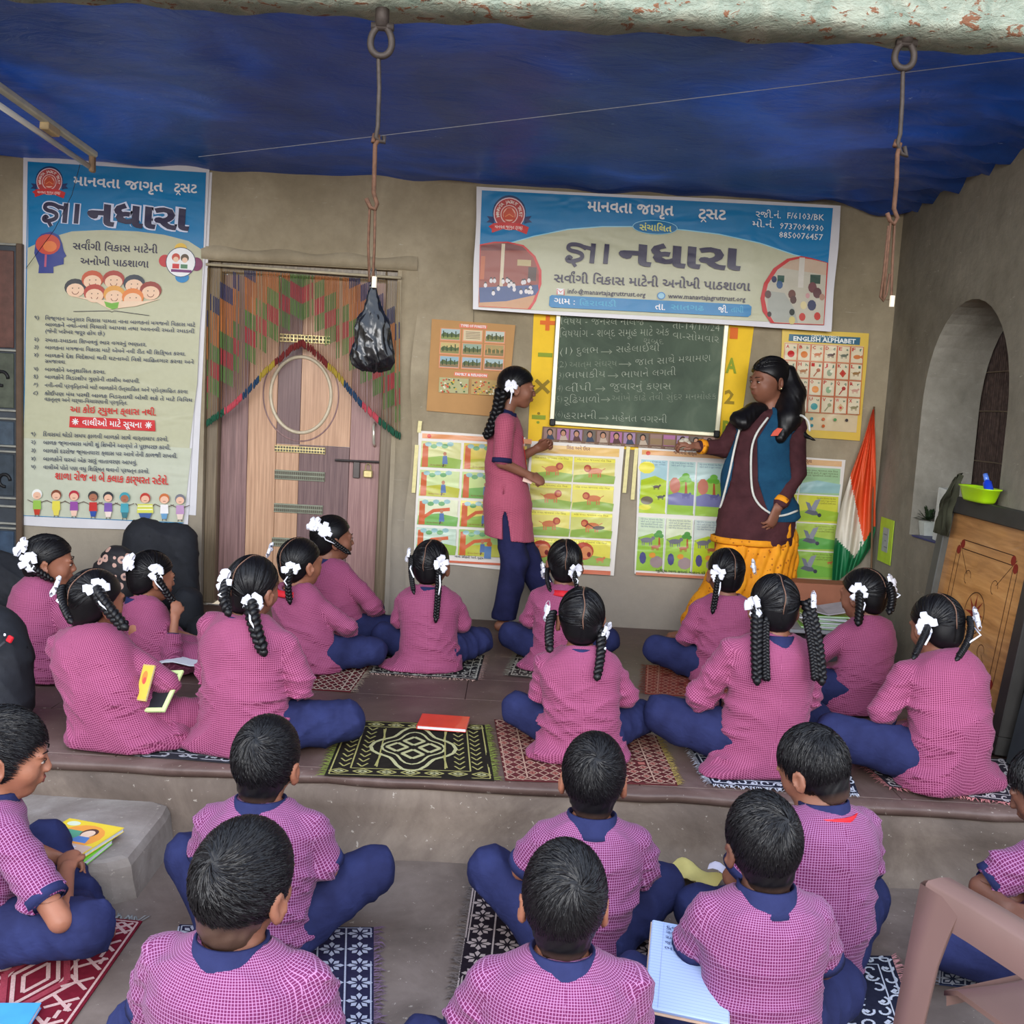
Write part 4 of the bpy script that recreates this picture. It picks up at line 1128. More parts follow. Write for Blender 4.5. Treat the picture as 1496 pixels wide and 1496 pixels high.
# ---------------------------------------------------------------- alphabet chart
o, c = sheet('alphabet_chart', [(1143, 481), (1270, 487), (1256, 644), (1136, 636)], WY - .012, plain('chart_yellow', C(222, 188, 78), .35, .4, .05, 8, coat=.5), .004, .002, 6, 'yellow framed English alphabet chart on the wall above the flag', 'chart')
A = Art(WY - .0145)
A.poly([(1153, 488), (1257, 493), (1256, 504), (1152, 498)], C(58, 106, 130)); A.text('CAPITAL - SMALL', 1185, 492, 1227, 494, 3.2, C(220, 230, 226), .02, .72); A.text('ENGLISH ALPHABET', 1159, 497.5, 1250, 502, 6.6, C(236, 240, 236), .03, .72)
A.poly([(1146, 500), (1262, 506), (1251, 632), (1138, 625)], C(216, 196, 158))
al = 'ABCDEFGHIJKLMNOPQRSTUVWX'
pic = [(200, 40, 40), (214, 120, 40), (196, 110, 60), (90, 60, 50), (110, 116, 100), (206, 120, 60), (190, 150, 90), (170, 110, 60), (170, 90, 50), (150, 160, 130), (190, 70, 50), (150, 110, 60), (200, 160, 110), (140, 110, 90), (226, 140, 50), (150, 180, 140), (170, 60, 50), (200, 150, 130), (190, 120, 60), (120, 160, 150), (80, 160, 160), (150, 150, 110), (206, 170, 120), (140, 130, 90)]
for i, ch in enumerate(al):
    r_i, c_i = divmod(i, 6); x = 1147 + c_i * 19.3 - r_i * 1.6; y = 501.5 + r_i * 25 + c_i * .95
    A.line([(x, y), (x + 18.3, y + 1), (x + 16.8, y + 25), (x - 1.5, y + 24)], .9, C(214, 96, 56), True)
    A.rect(x + .8, y + .8, x + 17.4, y + 23, C(224, 210, 178))
    A.text(ch, x + 1.4, y + 6.6, x + 6.2, y + 6.9, 5, C(190, 40, 36), .03, .72); A.text(ch.lower(), x + 12, y + 7.2, x + 15.4, y + 7.4, 4, C(60, 110, 90), .02, .72)
    px_, py_ = x + 8.6, y + 15.4; pc = C(*pic[i])
    if ch in 'CDELRXNH' : beast(A, px_, py_ - 1, 5, pic[i])
    elif ch in 'AOBU': A.ell(px_, py_, 5.2, 5, pc, 12)
    elif ch in 'F': A.ell(px_, py_, 5.5, 3.2, pc, 12); A.poly([(px_ + 4, py_), (px_ + 8, py_ - 3), (px_ + 8, py_ + 3)], pc)
    elif ch in 'KW': A.poly([(px_, py_ - 6), (px_ + 5, py_), (px_, py_ + 6), (px_ - 5, py_)], pc); A.ell(px_, py_, 2, 2, C(190, 40, 40), 8)
    elif ch in 'IVQT': A.line([(px_ - 4, py_ + 6), (px_ + 3, py_ - 3)], 1.6, pc); A.ell(px_ + 3, py_ - 3, 3, 3, pc, 8)
    else: A.ell(px_, py_, 4, 5, pc, 10); A.ell(px_ + 3, py_ - 2, 2.5, 2, C(230, 226, 200), 8)
for k in range(10):
    x = 1146 + k % 6 * 17; y = 610 + (k // 6) * 10 + (k % 6) * .8
    A.ell(x + 6, y, 2.4, 2.4, C(*[(190, 50, 50), (220, 210, 90), (60, 140, 150), (200, 100, 50), (70, 140, 70), (60, 50, 50)][k % 6]), 8)
A.build('printed_picture', o, M_PAPERP, c)

# ---------------------------------------------------------------- green card by the corner
g0 = at_x(1294, 790, WX - .006)
m = MB(); RZ = Matrix.Rotation(math.radians(-90), 3, 'Z')
m.box((0, 0, 0), (.20, .004, .25), RZ); m.box(RZ @ Vector((0, -.003, .005)), (.088, .002, .135), RZ, mi=1)
for k in range(3): m.box(RZ @ Vector((-.005 + .01 * k, -.0045, .035 - .035 * k)), (.05 if k != 1 else .02, .001, .006), RZ, mi=2)
gc = m.build('green_card', [plain('lime_card', C(176, 206, 60), .6), plain('grey_note', C(158, 164, 160), .6), plain('pencil_grey', C(120, 124, 124), .7)], origin=(0, 0, 0)); gc.location = g0
tag(gc, 'lime green card with a grey note, stuck beside the flag', 'card')
# ================================================================= PEOPLE
import openvdb
def V(*a): return np.array(a, dtype=np.float64)
def unit(v): v = np.asarray(v, float); return v / max(1e-9, np.linalg.norm(v))
def rotm(yaw=0, pitch=0, roll=0):
    """yaw: + turns to the person's left; pitch: + bows the head; roll: + tilts to the right"""
    return np.array((Matrix.Rotation(yaw, 3, 'Z') @ Matrix.Rotation(-pitch, 3, 'X') @ Matrix.Rotation(roll, 3, 'Y')))

class Field:
    def __init__(s, lo, hi, h):
        s.lo = np.array(lo, float); s.h = h
        s.n = np.ceil((np.array(hi, float) - s.lo) / h).astype(int) + 1
        s.D = np.full(s.n, 0.5, np.float32)
        s.ax = [(s.lo[i] + h * np.arange(s.n[i])).astype(np.float32) for i in range(3)]
    def sub(s, lo, hi, m=0.03):
        a = np.clip(np.floor((np.array(lo) - m - s.lo) / s.h).astype(int), 0, s.n)
        b = np.clip(np.ceil((np.array(hi) + m - s.lo) / s.h).astype(int) + 1, 0, s.n)
        if np.any(b <= a): return None
        sl = tuple(slice(a[i], b[i]) for i in range(3))
        X = s.ax[0][sl[0]][:, None, None]; Y = s.ax[1][sl[1]][None, :, None]; Z = s.ax[2][sl[2]][None, None, :]
        return sl, X, Y, Z
    def put(s, sl, d, k, mode='u'):
        D = s.D[sl]
        if mode == 'u':
            if k > 0:
                h = np.clip(0.5 + 0.5 * (d - D) / k, 0, 1); s.D[sl] = d * (1 - h) + D * h - k * h * (1 - h)
            else: s.D[sl] = np.minimum(D, d)
        elif mode == 's':
            d = -d
            h = np.clip(0.5 - 0.5 * (d - D) / k, 0, 1); s.D[sl] = d * (1 - h) + D * h + k * h * (1 - h)
    def cap(s, a, b, ra, rb, k=0.015, f=None, sf=1.0, mode='u'):
        a = np.asarray(a, float); b = np.asarray(b, float); R = max(ra, rb)
        q = s.sub(np.minimum(a, b) - R, np.maximum(a, b) + R, 0.03 + k)
        if q is None: return
        sl, X, Y, Z = q
        px, py, pz = X - a[0], Y - a[1], Z - a[2]
        ba = b - a
        if f is not None and sf != 1.0:
            f = unit(f); dp = (px * f[0] + py * f[1] + pz * f[2]) * (sf - 1)
            px = px + dp * f[0]; py = py + dp * f[1]; pz = pz + dp * f[2]
            ba = ba + f * (np.dot(ba, f) * (sf - 1))
        L = max(1e-9, float(np.dot(ba, ba)))
        t = np.clip((px * ba[0] + py * ba[1] + pz * ba[2]) / L, 0, 1)
        d = np.sqrt((px - t * ba[0]) ** 2 + (py - t * ba[1]) ** 2 + (pz - t * ba[2]) ** 2) - (ra + (rb - ra) * t)
        s.put(sl, d, k, mode)
    def ell(s, c, r, R=None, k=0.015, mode='u'):
        c = np.asarray(c, float); r = np.asarray(r, float); m = r.max()
        q = s.sub(c - m, c + m, 0.02 + k)
        if q is None: return
        sl, X, Y, Z = q
        px, py, pz = X - c[0], Y - c[1], Z - c[2]
        if R is not None:
            px, py, pz = (px * R[0, i] + py * R[1, i] + pz * R[2, i] for i in range(3))
        k0 = np.sqrt((px / r[0]) ** 2 + (py / r[1]) ** 2 + (pz / r[2]) ** 2)
        k1 = np.sqrt((px / r[0] ** 2) ** 2 + (py / r[1] ** 2) ** 2 + (pz / r[2] ** 2) ** 2) + 1e-6
        s.put(sl, k0 * (k0 - 1) / k1, k, mode)
    def grids(s):
        return s.ax[0][:, None, None], s.ax[1][None, :, None], s.ax[2][None, None, :]
    def cut_below(s, z):
        s.D = np.maximum(s.D, (z - s.ax[2])[None, None, :])
    def folds(s, amp, seed=0, freq=1.0, mask=None, dirs=None):
        X, Y, Z = s.grids(); r = np.random.RandomState(seed); F = 0
        for i in range(5):
            d = unit([r.normal() * .55, r.normal() * .35, 1.0]) if dirs is None else unit(np.array(dirs) + r.normal(size=3) * .35)
            e = unit(r.normal(size=3)); f = freq * (70 + 34 * i); ph = r.rand() * 6
            q = (X * d[0] + Y * d[1] + Z * d[2]) * f + 2.2 * np.sin((X * e[0] + Y * e[1] + Z * e[2]) * (9 + 5 * i) + ph) + ph
            e2 = unit(r.normal(size=3))
            loc = np.clip(np.sin((X * e2[0] + Y * e2[1] + Z * e2[2]) * (11 + 3 * i) + ph * 2), 0, 1)
            F = F + (1 - np.abs(np.sin(q * .5))) ** 2 * loc * (1.0 / (1 + .3 * i))
        s.D = s.D - (amp * F * (1 if mask is None else mask)).astype(np.float32)
    def mesh(s, adapt=0.0):
        D = np.clip(s.D, -3 * s.h, 3 * s.h).astype(np.float64)
        D[0], D[-1], D[:, 0], D[:, -1], D[:, :, 0], D[:, :, -1] = (3 * s.h,) * 6
        g = openvdb.DoubleGrid(3 * s.h)
        g.copyFromArray(D)
        g.gridClass = openvdb.GridClass.LEVEL_SET
        p, t, q = g.convertToPolygons(0.0, adapt)
        p = np.asarray(p, float) * s.h + s.lo
        return p, np.asarray(t, int), np.asarray(q, int)

def mesh_obj(name, data, mat, parent=None, bones=None, colf=None):
    p, t, q = data
    faces = [tuple(f) for f in t[:, ::-1].tolist()] + [tuple(f) for f in q[:, ::-1].tolist()]
    me = bpy.data.meshes.new(name)
    me.vertices.add(len(p)); me.vertices.foreach_set('co', p.astype(np.float32).ravel())
    li = np.concatenate([t[:, ::-1].ravel(), q[:, ::-1].ravel()]).astype(np.int32)
    me.loops.add(len(li)); me.loops.foreach_set('vertex_index', li)
    nf = len(t) + len(q)
    ls = np.concatenate([np.arange(len(t)) * 3, len(t) * 3 + np.arange(len(q)) * 4]).astype(np.int32)
    me.polygons.add(nf); me.polygons.foreach_set('loop_start', ls)
    me.polygons.foreach_set('use_smooth', np.ones(nf, bool))
    me.update(calc_edges=True)
    if bones is not None:
        cen = np.concatenate([p[t].mean(1) if len(t) else np.zeros((0, 3)), p[q].mean(1) if len(q) else np.zeros((0, 3))])
        best = np.full(len(cen), 9.0); who = np.zeros(len(cen), int)
        for i, (a, b, R, ref) in enumerate(bones):
            a = np.asarray(a, float); b = np.asarray(b, float); ba = b - a
            tt = np.clip(((cen - a) @ ba) / (ba @ ba), 0, 1)
            d = np.linalg.norm(cen - a - tt[:, None] * ba, axis=1) - R
            w = d < best; best[w] = d[w]; who[w] = i
        lf = np.repeat(np.arange(nf), np.concatenate([np.full(len(t), 3), np.full(len(q), 4)]).astype(int))
        uv = np.zeros((len(li), 2))
        P = p[li]; CP = cen[lf]; W = who[lf]
        for i, (a, b, R, ref) in enumerate(bones):
            m = W == i
            if not m.any(): continue
            a = np.asarray(a, float); w = unit(np.asarray(b, float) - a)
            u = unit(np.asarray(ref, float) - w * np.dot(ref, w)); v = np.cross(w, u)
            x = P[m] - a; c = CP[m] - a
            an = np.arctan2(x @ v, x @ u); ac = np.arctan2(c @ v, c @ u)
            dd = (an - ac + PI) % (2 * PI) - PI
            uv[m, 0] = (ac + dd) * R; uv[m, 1] = x @ w
            if R > .1: uv[m, 1] -= np.sqrt((x @ v) ** 2 + 1.75 * (x @ u) ** 2)
        l = me.uv_layers.new(name='UVMap'); l.data.foreach_set('uv', uv.astype(np.float32).ravel())
    if colf is not None:
        c = colf(p); ca = me.color_attributes.new('Col', 'FLOAT_COLOR', 'POINT')
        ca.data.foreach_set('color', c.astype(np.float32).ravel())
    me.materials.append(mat)
    o = bpy.data.objects.new(name, me); SC.collection.objects.link(o)
    if parent is not None: o.parent = parent
    return o

# ---------------------------------------------------------------- cloth, skin and hair materials
def mat_check(name, base, dark, light, per=0.0078, lw=0.36):
    t = NT(name, 0.78, 0.18)
    uv = t.n('UVMap'); uv.uv_map = 'UVMap'
    sp = t.n('SeparateXYZ'); t.l(uv.outputs[0], sp.inputs[0])
    wob = t.noise(t.coord(), 12, 2)
    def line(o, ph):
        a = t.math('MULTIPLY_ADD', o, 1.0 / per, ph)
        f = t.math('PINGPONG', a, 0.5)
        r = t.n('MapRange'); r.interpolation_type = 'SMOOTHSTEP'
        r.inputs['From Min'].default_value = lw * 0.5 - 0.07; r.inputs['From Max'].default_value = lw * 0.5 + 0.07
        r.inputs['To Min'].default_value = 1; r.inputs['To Max'].default_value = 0
        t.l(f, r.inputs['Value']); return r.outputs[0]
    lx, ly = line(sp.outputs[0], 0.13), line(sp.outputs[1], 0.31)
    both = t.math('MAXIMUM', lx, ly)
    c = t.mix(both, dark, light)
    c = t.mix(t.math('MULTIPLY', lx, ly), c, light)
    # the lines across are a little weaker than the lines along
    c = t.mix(t.math('MULTIPLY', t.math('SUBTRACT', 1.0, both), 0.35), c, base)
    c = t.mix(0.30, c, t.ramp(wob, [(0.3, (0.72, 0.68, 0.74, 1)), (0.7, (1, 1, 1, 1))]), 'MULTIPLY')
    t.color(c)
    t.b.inputs['Sheen Weight'].default_value = 0.08; t.b.inputs['Sheen Roughness'].default_value = 0.5
    t.bump(t.math('ADD', t.math('MULTIPLY', t.noise(t.mapping(t.coord(), (1, 1, 2.2)), 26, 3, 0.55, 1.0), 1.0), t.math('MULTIPLY', both, 0.03)), 0.35, 0.008)
    return t.m
M_KURTA = mat_check('magenta_check_cloth', C(128, 42, 84), C(100, 28, 66), C(170, 94, 128), 0.0074, 0.32)
M_SHIRT = mat_check('violet_check_cloth', C(116, 38, 82), C(92, 30, 78), C(170, 118, 160), 0.0080, 0.22)
M_TUNIC = mat_check('rose_check_cloth', C(150, 56, 84), C(118, 38, 66), C(184, 96, 116), 0.0090, 0.40)

def mat_navy(name, a, b):
    t = NT(name, 0.85, 0.15); co = t.coord()
    f = t.noise(co, 8, 4)
    t.color(t.ramp(f, [(0.3, a), (0.7, b)]))
    t.bump(t.noise(t.mapping(co, (1, 1, 1.5)), 22, 3, .5, 1.2), 0.3, 0.01)
    return t.m
M_NAVY = mat_navy('navy_cloth', C(30, 33, 66), C(44, 50, 92))
M_NAVYD = mat_navy('dark_navy_cloth', C(26, 28, 58), C(40, 42, 80))

def mat_skin(name, a, b):
    t = NT(name, 0.5, 0.35); co = t.coord()
    f = t.noise(co, 9, 4)
    t.color(t.ramp(f, [(0.3, a), (0.7, b)]))
    t.b.inputs['Subsurface Weight'].default_value = 0.08
    t.b.inputs['Subsurface Radius'].default_value = (0.02, 0.008, 0.004)
    t.bump(t.noise(co, 160, 2), 0.05, 0.002)
    return t.m
SKINS = [mat_skin('brown_skin', C(122, 78, 60), C(146, 98, 78)),
         mat_skin('warm_brown_skin', C(136, 86, 66), C(162, 108, 84)),
         mat_skin('deep_brown_skin', C(92, 60, 48), C(118, 78, 62))]

def mat_hair(name, col, hi):
    t = NT(name, 0.40, 0.26)
    a = t.n('Attribute'); a.attribute_name = 'Col'
    f = t.noise(t.coord(), 60, 3)
    c = t.mix(f, col, hi)
    t.color(t.mix(a.outputs['Fac'], c, C(104, 78, 66)))
    t.b.inputs['Coat Weight'].default_value = 0.1; t.b.inputs['Coat Roughness'].default_value = 0.3
    t.bump(t.noise(t.mapping(t.coord(), (1, 1, 1)), 260, 2), 0.15, 0.002)
    return t.m
M_HAIR = mat_hair('black_hair', C(10, 9, 11), C(22, 20, 23))
M_BOW = plain('white_ribbon', C(236, 236, 246), 0.55, 0.3, 0.04, 30)
M_SCALP = plain('scalp', C(118, 88, 74), 0.6, 0.2, 0.1, 60)
M_RED = plain('red_ribbon', C(196, 30, 44), 0.6, 0.3, 0.1, 40)
M_EYEW = plain('eye_white', C(176, 164, 154), 0.25, 0.5, 0.02, 10)
M_EYED = plain('dark_iris', C(26, 16, 12), 0.15, 0.6, 0.02, 10)
M_BROW = plain('eyebrow_hair', C(22, 16, 16), 0.7, 0.2, 0.05, 60)
M_LIP = plain('lips', C(140, 74, 66), 0.45, 0.4, 0.05, 60)

# ---------------------------------------------------------------- anatomy
CR = V(0, -.012, .022)
def head_prims(F, c, R, s, girl=True):
    T = lambda *p: c + R @ (np.array(p) * s)
    E = lambda cc, r, k=.012, RR=None, mode='u': F.ell(T(*cc), np.array(r) * s, R if RR is None else R @ RR, k * s, mode)
    E((0, -.012, .022), (.071, .090, .082), 0)
    E((0, .028, -.030), (.056, .060, .066), .02)
    E((0, .052, -.078), (.026, .024, .022), .02)          # chin
    for x in (-1, 1):
        E((x * .034, .050, -.028), (.026, .026, .028), .015)   # cheek
        E((x * .028, .074, .016), (.022, .012, .010), .012)    # brow ridge
        E((x * .031, .089, -.001), (.015, .010, .011), .010, mode='s')   # eye socket
        E((x * .030, .072, -.001), (.0135, .0125, .0125), .004)          # eyelids
    F.cap(T(0, .078, .010), T(0, .095, -.022), .0085 * s, .0108 * s, .010 * s)      # nose
    for x in (-1, 1): E((x * .011, .094, -.025), (.0085, .010, .0075), .006)
    F.cap(T(-.016, .086, -.046), T(.016, .086, -.046), .0065 * s, .0065 * s, .006 * s)
    F.cap(T(-.013, .084, -.055), T(.013, .084, -.055), .0070 * s, .0070 * s, .005 * s)
    for x in (-1, 1):                                        # ears
        RR = np.array(Matrix.Rotation(-x * .35, 3, 'Z') @ Matrix.Rotation(.12, 3, 'X'))
        E((x * .080, -.012, -.014), (.0085, .019, .030), .006, RR)
        E((x * .086, -.008, -.012), (.006, .010, .017), .004, RR, mode='s')
        E((x * .076, -.008, -.038), (.007, .009, .010), .006, RR)

def hand_caps(W, d, n, s=1.0, curl=0.5, spread=0.12, side=1, thumb=0.6):
    """W wrist, d direction of the hand, n palm normal, side: which side the thumb is on"""
    d = unit(d); n = unit(n - d * np.dot(n, d)); l = np.cross(d, n) * side
    out = []
    pl = .078 * s
    out.append(('palm', W + d * .004 * s, W + d * pl * .92, l, n))
    for i, (off, ln) in enumerate(((.028, .066), (.0095, .076), (-.0095, .071), (-.027, .055))):
        b = W + d * pl * (1.0 if i in (1, 2) else .94) + l * off * s
        fd = unit(d + l * spread * (1.5 - i) * .6)
        p = b; ang = curl * (.55 + .12 * i)
        for j, fr in enumerate((.46, .30, .24)):
            fd2 = unit(fd * math.cos(ang) + n * math.sin(ang))
            nn = unit(n * math.cos(ang) - fd * math.sin(ang))
            q = p + fd2 * ln * fr * s
            out.append(('f', p, q, (.0082 - .0009 * j) * s, (.0076 - .0010 * j) * s))
            p = q; fd = fd2; n2 = nn
            ang = curl * (1.0 + .1 * i)
            n_, n = n, nn
            n = nn
        n = unit(np.cross(l * side, d)) if False else n0_fix(d, l, side)
    b = W + d * .022 * s + l * .024 * s
    t1 = b + unit(d * .75 + l * (1.0 - .5 * thumb) + n * .35 * thumb) * .034 * s
    t2 = t1 + unit(d * 1.0 + l * (.35 - .5 * thumb) + n * .5 * thumb) * .030 * s
    out.append(('f', b, t1, .0115 * s, .0092 * s)); out.append(('f', t1, t2, .0092 * s, .0078 * s))
    return out
def n0_fix(d, l, side):
    # palm normal back from direction and lateral: l = cross(d,n)*side  ->  n = cross(l*side, d)
    return unit(np.cross(l * side, d))
def put_hand(F, caps, s=1.0, k=.004):
    for c in caps:
        if c[0] == 'palm':
            _, a, b, l, n = c
            F.cap(a, b, .030 * s * 1.18, .036 * s * 1.12, .010, f=n, sf=2.5)
        else: F.cap(c[1], c[2], c[3], c[4], k)

def lerp(a, b, t): return np.asarray(a) * (1 - t) + np.asarray(b) * t

def face_bits(root, c, R, s, look=0.0, smile=0.3):
    """eyes, brows and lips as small parts sitting on the face"""
    T = lambda *p: Vector(c + R @ (np.array(p) * s))
    RM = Matrix(R.tolist())
    for x in (-1, 1):
        e = MB()
        e.sphere(T(x * .030, .0775, -.001), (.0108 * s, .0092 * s, .0048 * s), 12, 8, 0, rot=RM)
        e.sphere(T(x * .030 + look * .004, .0835, -.001), (.0056 * s, .0046 * s, .0047 * s), 10, 6, 1, rot=RM)
        e.tube([T(x * .030 - .0125, .0835, .0035), T(x * .030 - .005, .0885, .0065), T(x * .030 + .005, .0885, .0065), T(x * .030 + .0125, .0835, .0035)], .0013 * s, 5, 1)
        e.build('eye', [M_EYEW, M_EYED], root, True)
    for x in (-1, 1):
        b = MB()
        b.tube([T(x * .013, .0885, .0205), T(x * .026, .0885, .0245), T(x * .040, .0795, .0225), T(x * .048, .0700, .0175)], [.0020 * s, .0025 * s, .0020 * s, .0010 * s], 6, flat=.6)
        b.build('eyebrow', M_BROW, root, True)
    m_ = MB()
    m_.tube([T(-.021, .0835, -.0485 + .004 * smile), T(-.010, .0915, -.0475), T(0, .0935, -.0490), T(.010, .0915, -.0475), T(.021, .0835, -.0485 + .004 * smile)], [.0015 * s, .0032 * s, .0032 * s, .0032 * s, .0015 * s], 6)
    m_.tube([T(-.018, .0830, -.0505 + .004 * smile), T(-.008, .0905, -.0560), T(.008, .0905, -.0560), T(.018, .0830, -.0505 + .004 * smile)], [.0015 * s, .0042 * s, .0042 * s, .0015 * s], 6)
    m_.build('lips', M_LIP, root, True)

HY = [-.12, -.05, -.025, -.004, .012, .030, .050, .075, .11]
def hair_cap(c, R, s, kind, seed=0):
    """returns mesh data of the hair volume in the figure's frame"""
    h = .0042
    F = Field((-.115, -.135, -.14), (.115, .12, .135), h)
    rad = (.0795, .0985, .0905) if kind == 'girl' else (.0785, .0975, .0955)
    if kind == 'woman': rad = (.083, .103, .093)
    F.ell(CR, rad, None, 0)
    if kind != 'boy': F.ell((0, -.045, -.03), (.060, .052, .055), None, .02)
    else: F.ell((0, -.036, -.048), (.053, .053, .056), None, .02)
    X, Y, Z = F.grids()
    HZ = {'girl': [-.082, -.078, -.050, -.012, .012, .026, .038, .054, .070],
          'woman': [-.082, -.078, -.050, -.012, .012, .026, .038, .054, .070],
          'boy': [-.096, -.092, -.050, .000, -.014, .020, .040, .056, .068]}[kind]
    zl = np.interp(F.ax[1], HY, HZ).astype(np.float32)[None, :, None]
    r = np.random.RandomState(seed)
    if kind == 'boy':
        F.D = F.D - (.0016 * np.sin(X * 190 + 3 * np.sin(Z * 60)) * np.sin(Y * 170 + Z * 90 + 1)).astype(np.float32)
    if kind == 'girl':        # hair combed down from a middle parting
        F.D = F.D + (.0035 * np.exp(-(X / .0040) ** 2) * (Z > -.06)).astype(np.float32)
    F.D = np.maximum(F.D, zl - Z + .0015 * np.sin(X * 200))
    p, t, q = F.mesh()
    return p, t, q, rad

def strands(rad, kind, seed, n, c, R, s, whorl=(.1, -.75, .62), bows=None, fade=-.03):
    r = np.random.RandomState(seed); rad = np.array(rad)
    vs = []; 
    def surf(d, lift): return CR + d * rad / 1.0 * lift / np.linalg.norm(d, axis=-1, keepdims=True)
    if kind == 'boy':
        w = unit(whorl)
        d = r.normal(size=(n * 2, 3)); d /= np.linalg.norm(d, axis=1, keepdims=True)
        pos = surf(d, 1.0)
        keep = pos[:, 2] > np.interp(pos[:, 1], HY, [fade] * 3 + [fade + .01, .005, .03, .045, .06, .07])
        d = d[keep][:n]; m = len(d)
        seg = 4; L = r.uniform(.20, .40, (m, 1)); sw = r.uniform(.2, .7, (m, 1))
        P = []; cur = d.copy()
        for j in range(seg + 1):
            P.append(surf(cur, 1.003 + .035 * (j / seg) * r.uniform(.2, 1.5, (m, 1))))
            away = cur - w; away -= cur * (away * cur).sum(1, keepdims=True)
            away /= np.linalg.norm(away, axis=1, keepdims=True) + 1e-6
            swv = np.cross(cur, away)
            dr = away + swv * sw; dr /= np.linalg.norm(dr, axis=1, keepdims=True)
            cur = cur + dr * L / seg; cur /= np.linalg.norm(cur, axis=1, keepdims=True)
        wd = .0011
    else:
        P = []; m = n; seg = 7
        side = np.where(r.rand(m) < .5, -1.0, 1.0)[:, None]
        ph = r.uniform(.35, 3.75, m)
        d0 = np.stack([side[:, 0] * .04, np.cos(ph), np.sin(ph)], 1); d0 /= np.linalg.norm(d0, axis=1, keepdims=True)
        bd = np.stack([unit((np.array(bows[0 if x < 0 else 1]) - CR) / rad) for x in side[:, 0]])
        bd = bd + r.normal(size=bd.shape) * .05; bd /= np.linalg.norm(bd, axis=1, keepdims=True)
        om = np.arccos(np.clip((d0 * bd).sum(1, keepdims=True), -1, 1)) + 1e-4
        f1 = r.uniform(.75, .97, (m, 1)); f0 = r.uniform(0, .25, (m, 1))
        lf = r.uniform(1.001, 1.010, (m, 1))
        for j in range(seg + 1):
            f = f0 + (f1 - f0) * j / seg
            cur = (np.sin((1 - f) * om) * d0 + np.sin(f * om) * bd) / np.sin(om)
            P.append(surf(cur, lf))
        wd = .0011
    P = np.stack(P, 1)                      # m, seg+1, 3
    T = np.gradient(P, axis=1); Nn = (P - CR) / rad ** 2
    S = np.cross(T, Nn); S /= np.linalg.norm(S, axis=2, keepdims=True) + 1e-9
    Nn = Nn / np.linalg.norm(Nn, axis=2, keepdims=True); S = S + Nn * r.uniform(-.9, .9, (len(P), 1, 1))
    prof = np.linspace(1, .25, seg + 1)[None, :, None]
    A = P - S * wd * prof; B = P + S * wd * prof
    V_ = np.stack([A, B], 2).reshape(-1, 3)
    idx = np.arange(m * (seg + 1) * 2).reshape(m, seg + 1, 2)
    q = np.stack([idx[:, :-1, 0], idx[:, 1:, 0], idx[:, 1:, 1], idx[:, :-1, 1]], -1).reshape(-1, 4)
    return V_, q

def make_hair(root, c, R, s, kind, seed, name='hair', bows=None, whorl=(.1, -.75, .62), n=1500, fade=-.035):
    p, t, q, rad = hair_cap(c, R, s, kind, seed)
    sv, sq = strands(rad, 'boy' if kind == 'boy' else 'girl', seed, n, c, R, s, whorl, bows or ((-.07, -.05, -.02), (.07, -.05, -.02)), fade)
    o = len(p)
    P = np.concatenate([p, sv]); Q = np.concatenate([q.reshape(-1, 4), sq + o])
    loc = P.copy()
    def colf(_):
        f = np.zeros((len(loc), 4)); 
        if kind == 'boy':
            k = np.clip((fade + .008 - loc[:, 2]) / .04, 0, .55) * (loc[:, 1] < .02)
            f[:, 0] = f[:, 1] = f[:, 2] = k
            f[o:, :3] = 0
        f[:, 3] = 1
        return f
    Wp = c + (P * s) @ R.T
    ob = mesh_obj(name, (Wp, t, Q), M_HAIR, root, None, colf)
    if kind == 'girl':
        T = lambda pp: Vector(c + R @ (np.array(pp) * s))
        pts = []
        for k in range(22):
            a = .45 + k * (3.55 - .45) / 21
            wob = .0025 * math.sin(k * .9 + seed)
            pts.append(T(CR + V(wob, math.cos(a) * rad[1] * .985, math.sin(a) * rad[2] * .985)))
        m = MB(); m.tube(pts, .0020 * s, 6); m.build('hair_parting', M_SCALP, ob, True)
    return ob

def plait(path, r0, r1, name, parent, lam=None, mat=None):
    lam = lam or r0 * 3.4
    pts = [np.asarray(p, float) for p in path]
    # resample
    d = [0]
    for a, b in zip(pts, pts[1:]): d.append(d[-1] + np.linalg.norm(b - a))
    L = d[-1]; n = max(12, int(L / lam * 14)); S = np.linspace(0, L, n)
    A = np.array(pts); P = np.stack([np.interp(S, d, A[:, i]) for i in range(3)], 1)
    for _ in range(4): P[1:-1] = (P[:-2] + P[1:-1] * 2 + P[2:]) / 4
    T = np.gradient(P, axis=0); T /= np.linalg.norm(T, axis=1, keepdims=True) + 1e-9
    ref = V(0, 1, 0) if abs(T[0][1]) < .8 else V(1, 0, 0)
    m = MB()
    for k in range(3):
        q = []; rs = []
        for i in range(n):
            u = unit(np.cross(T[i], ref)); v = np.cross(u, T[i])
            r = r0 + (r1 - r0) * (S[i] / L)
            a = 2 * PI * S[i] / lam + 2 * PI * k / 3
            q.append(Vector(P[i] + u * math.sin(a) * r * .88 + v * math.sin(2 * a) * r * .62))
            rs.append(r * .66)
        m.tube(q, rs, 7)
    e = Vector(P[-1]); dn = Vector(T[-1])
    m.tube([e - dn * .004, e + dn * .012, e + dn * .024], [r1 * 1.0, r1 * 1.1, r1 * .35], 7)
    return m.build(name, mat or M_HAIR, parent, True)

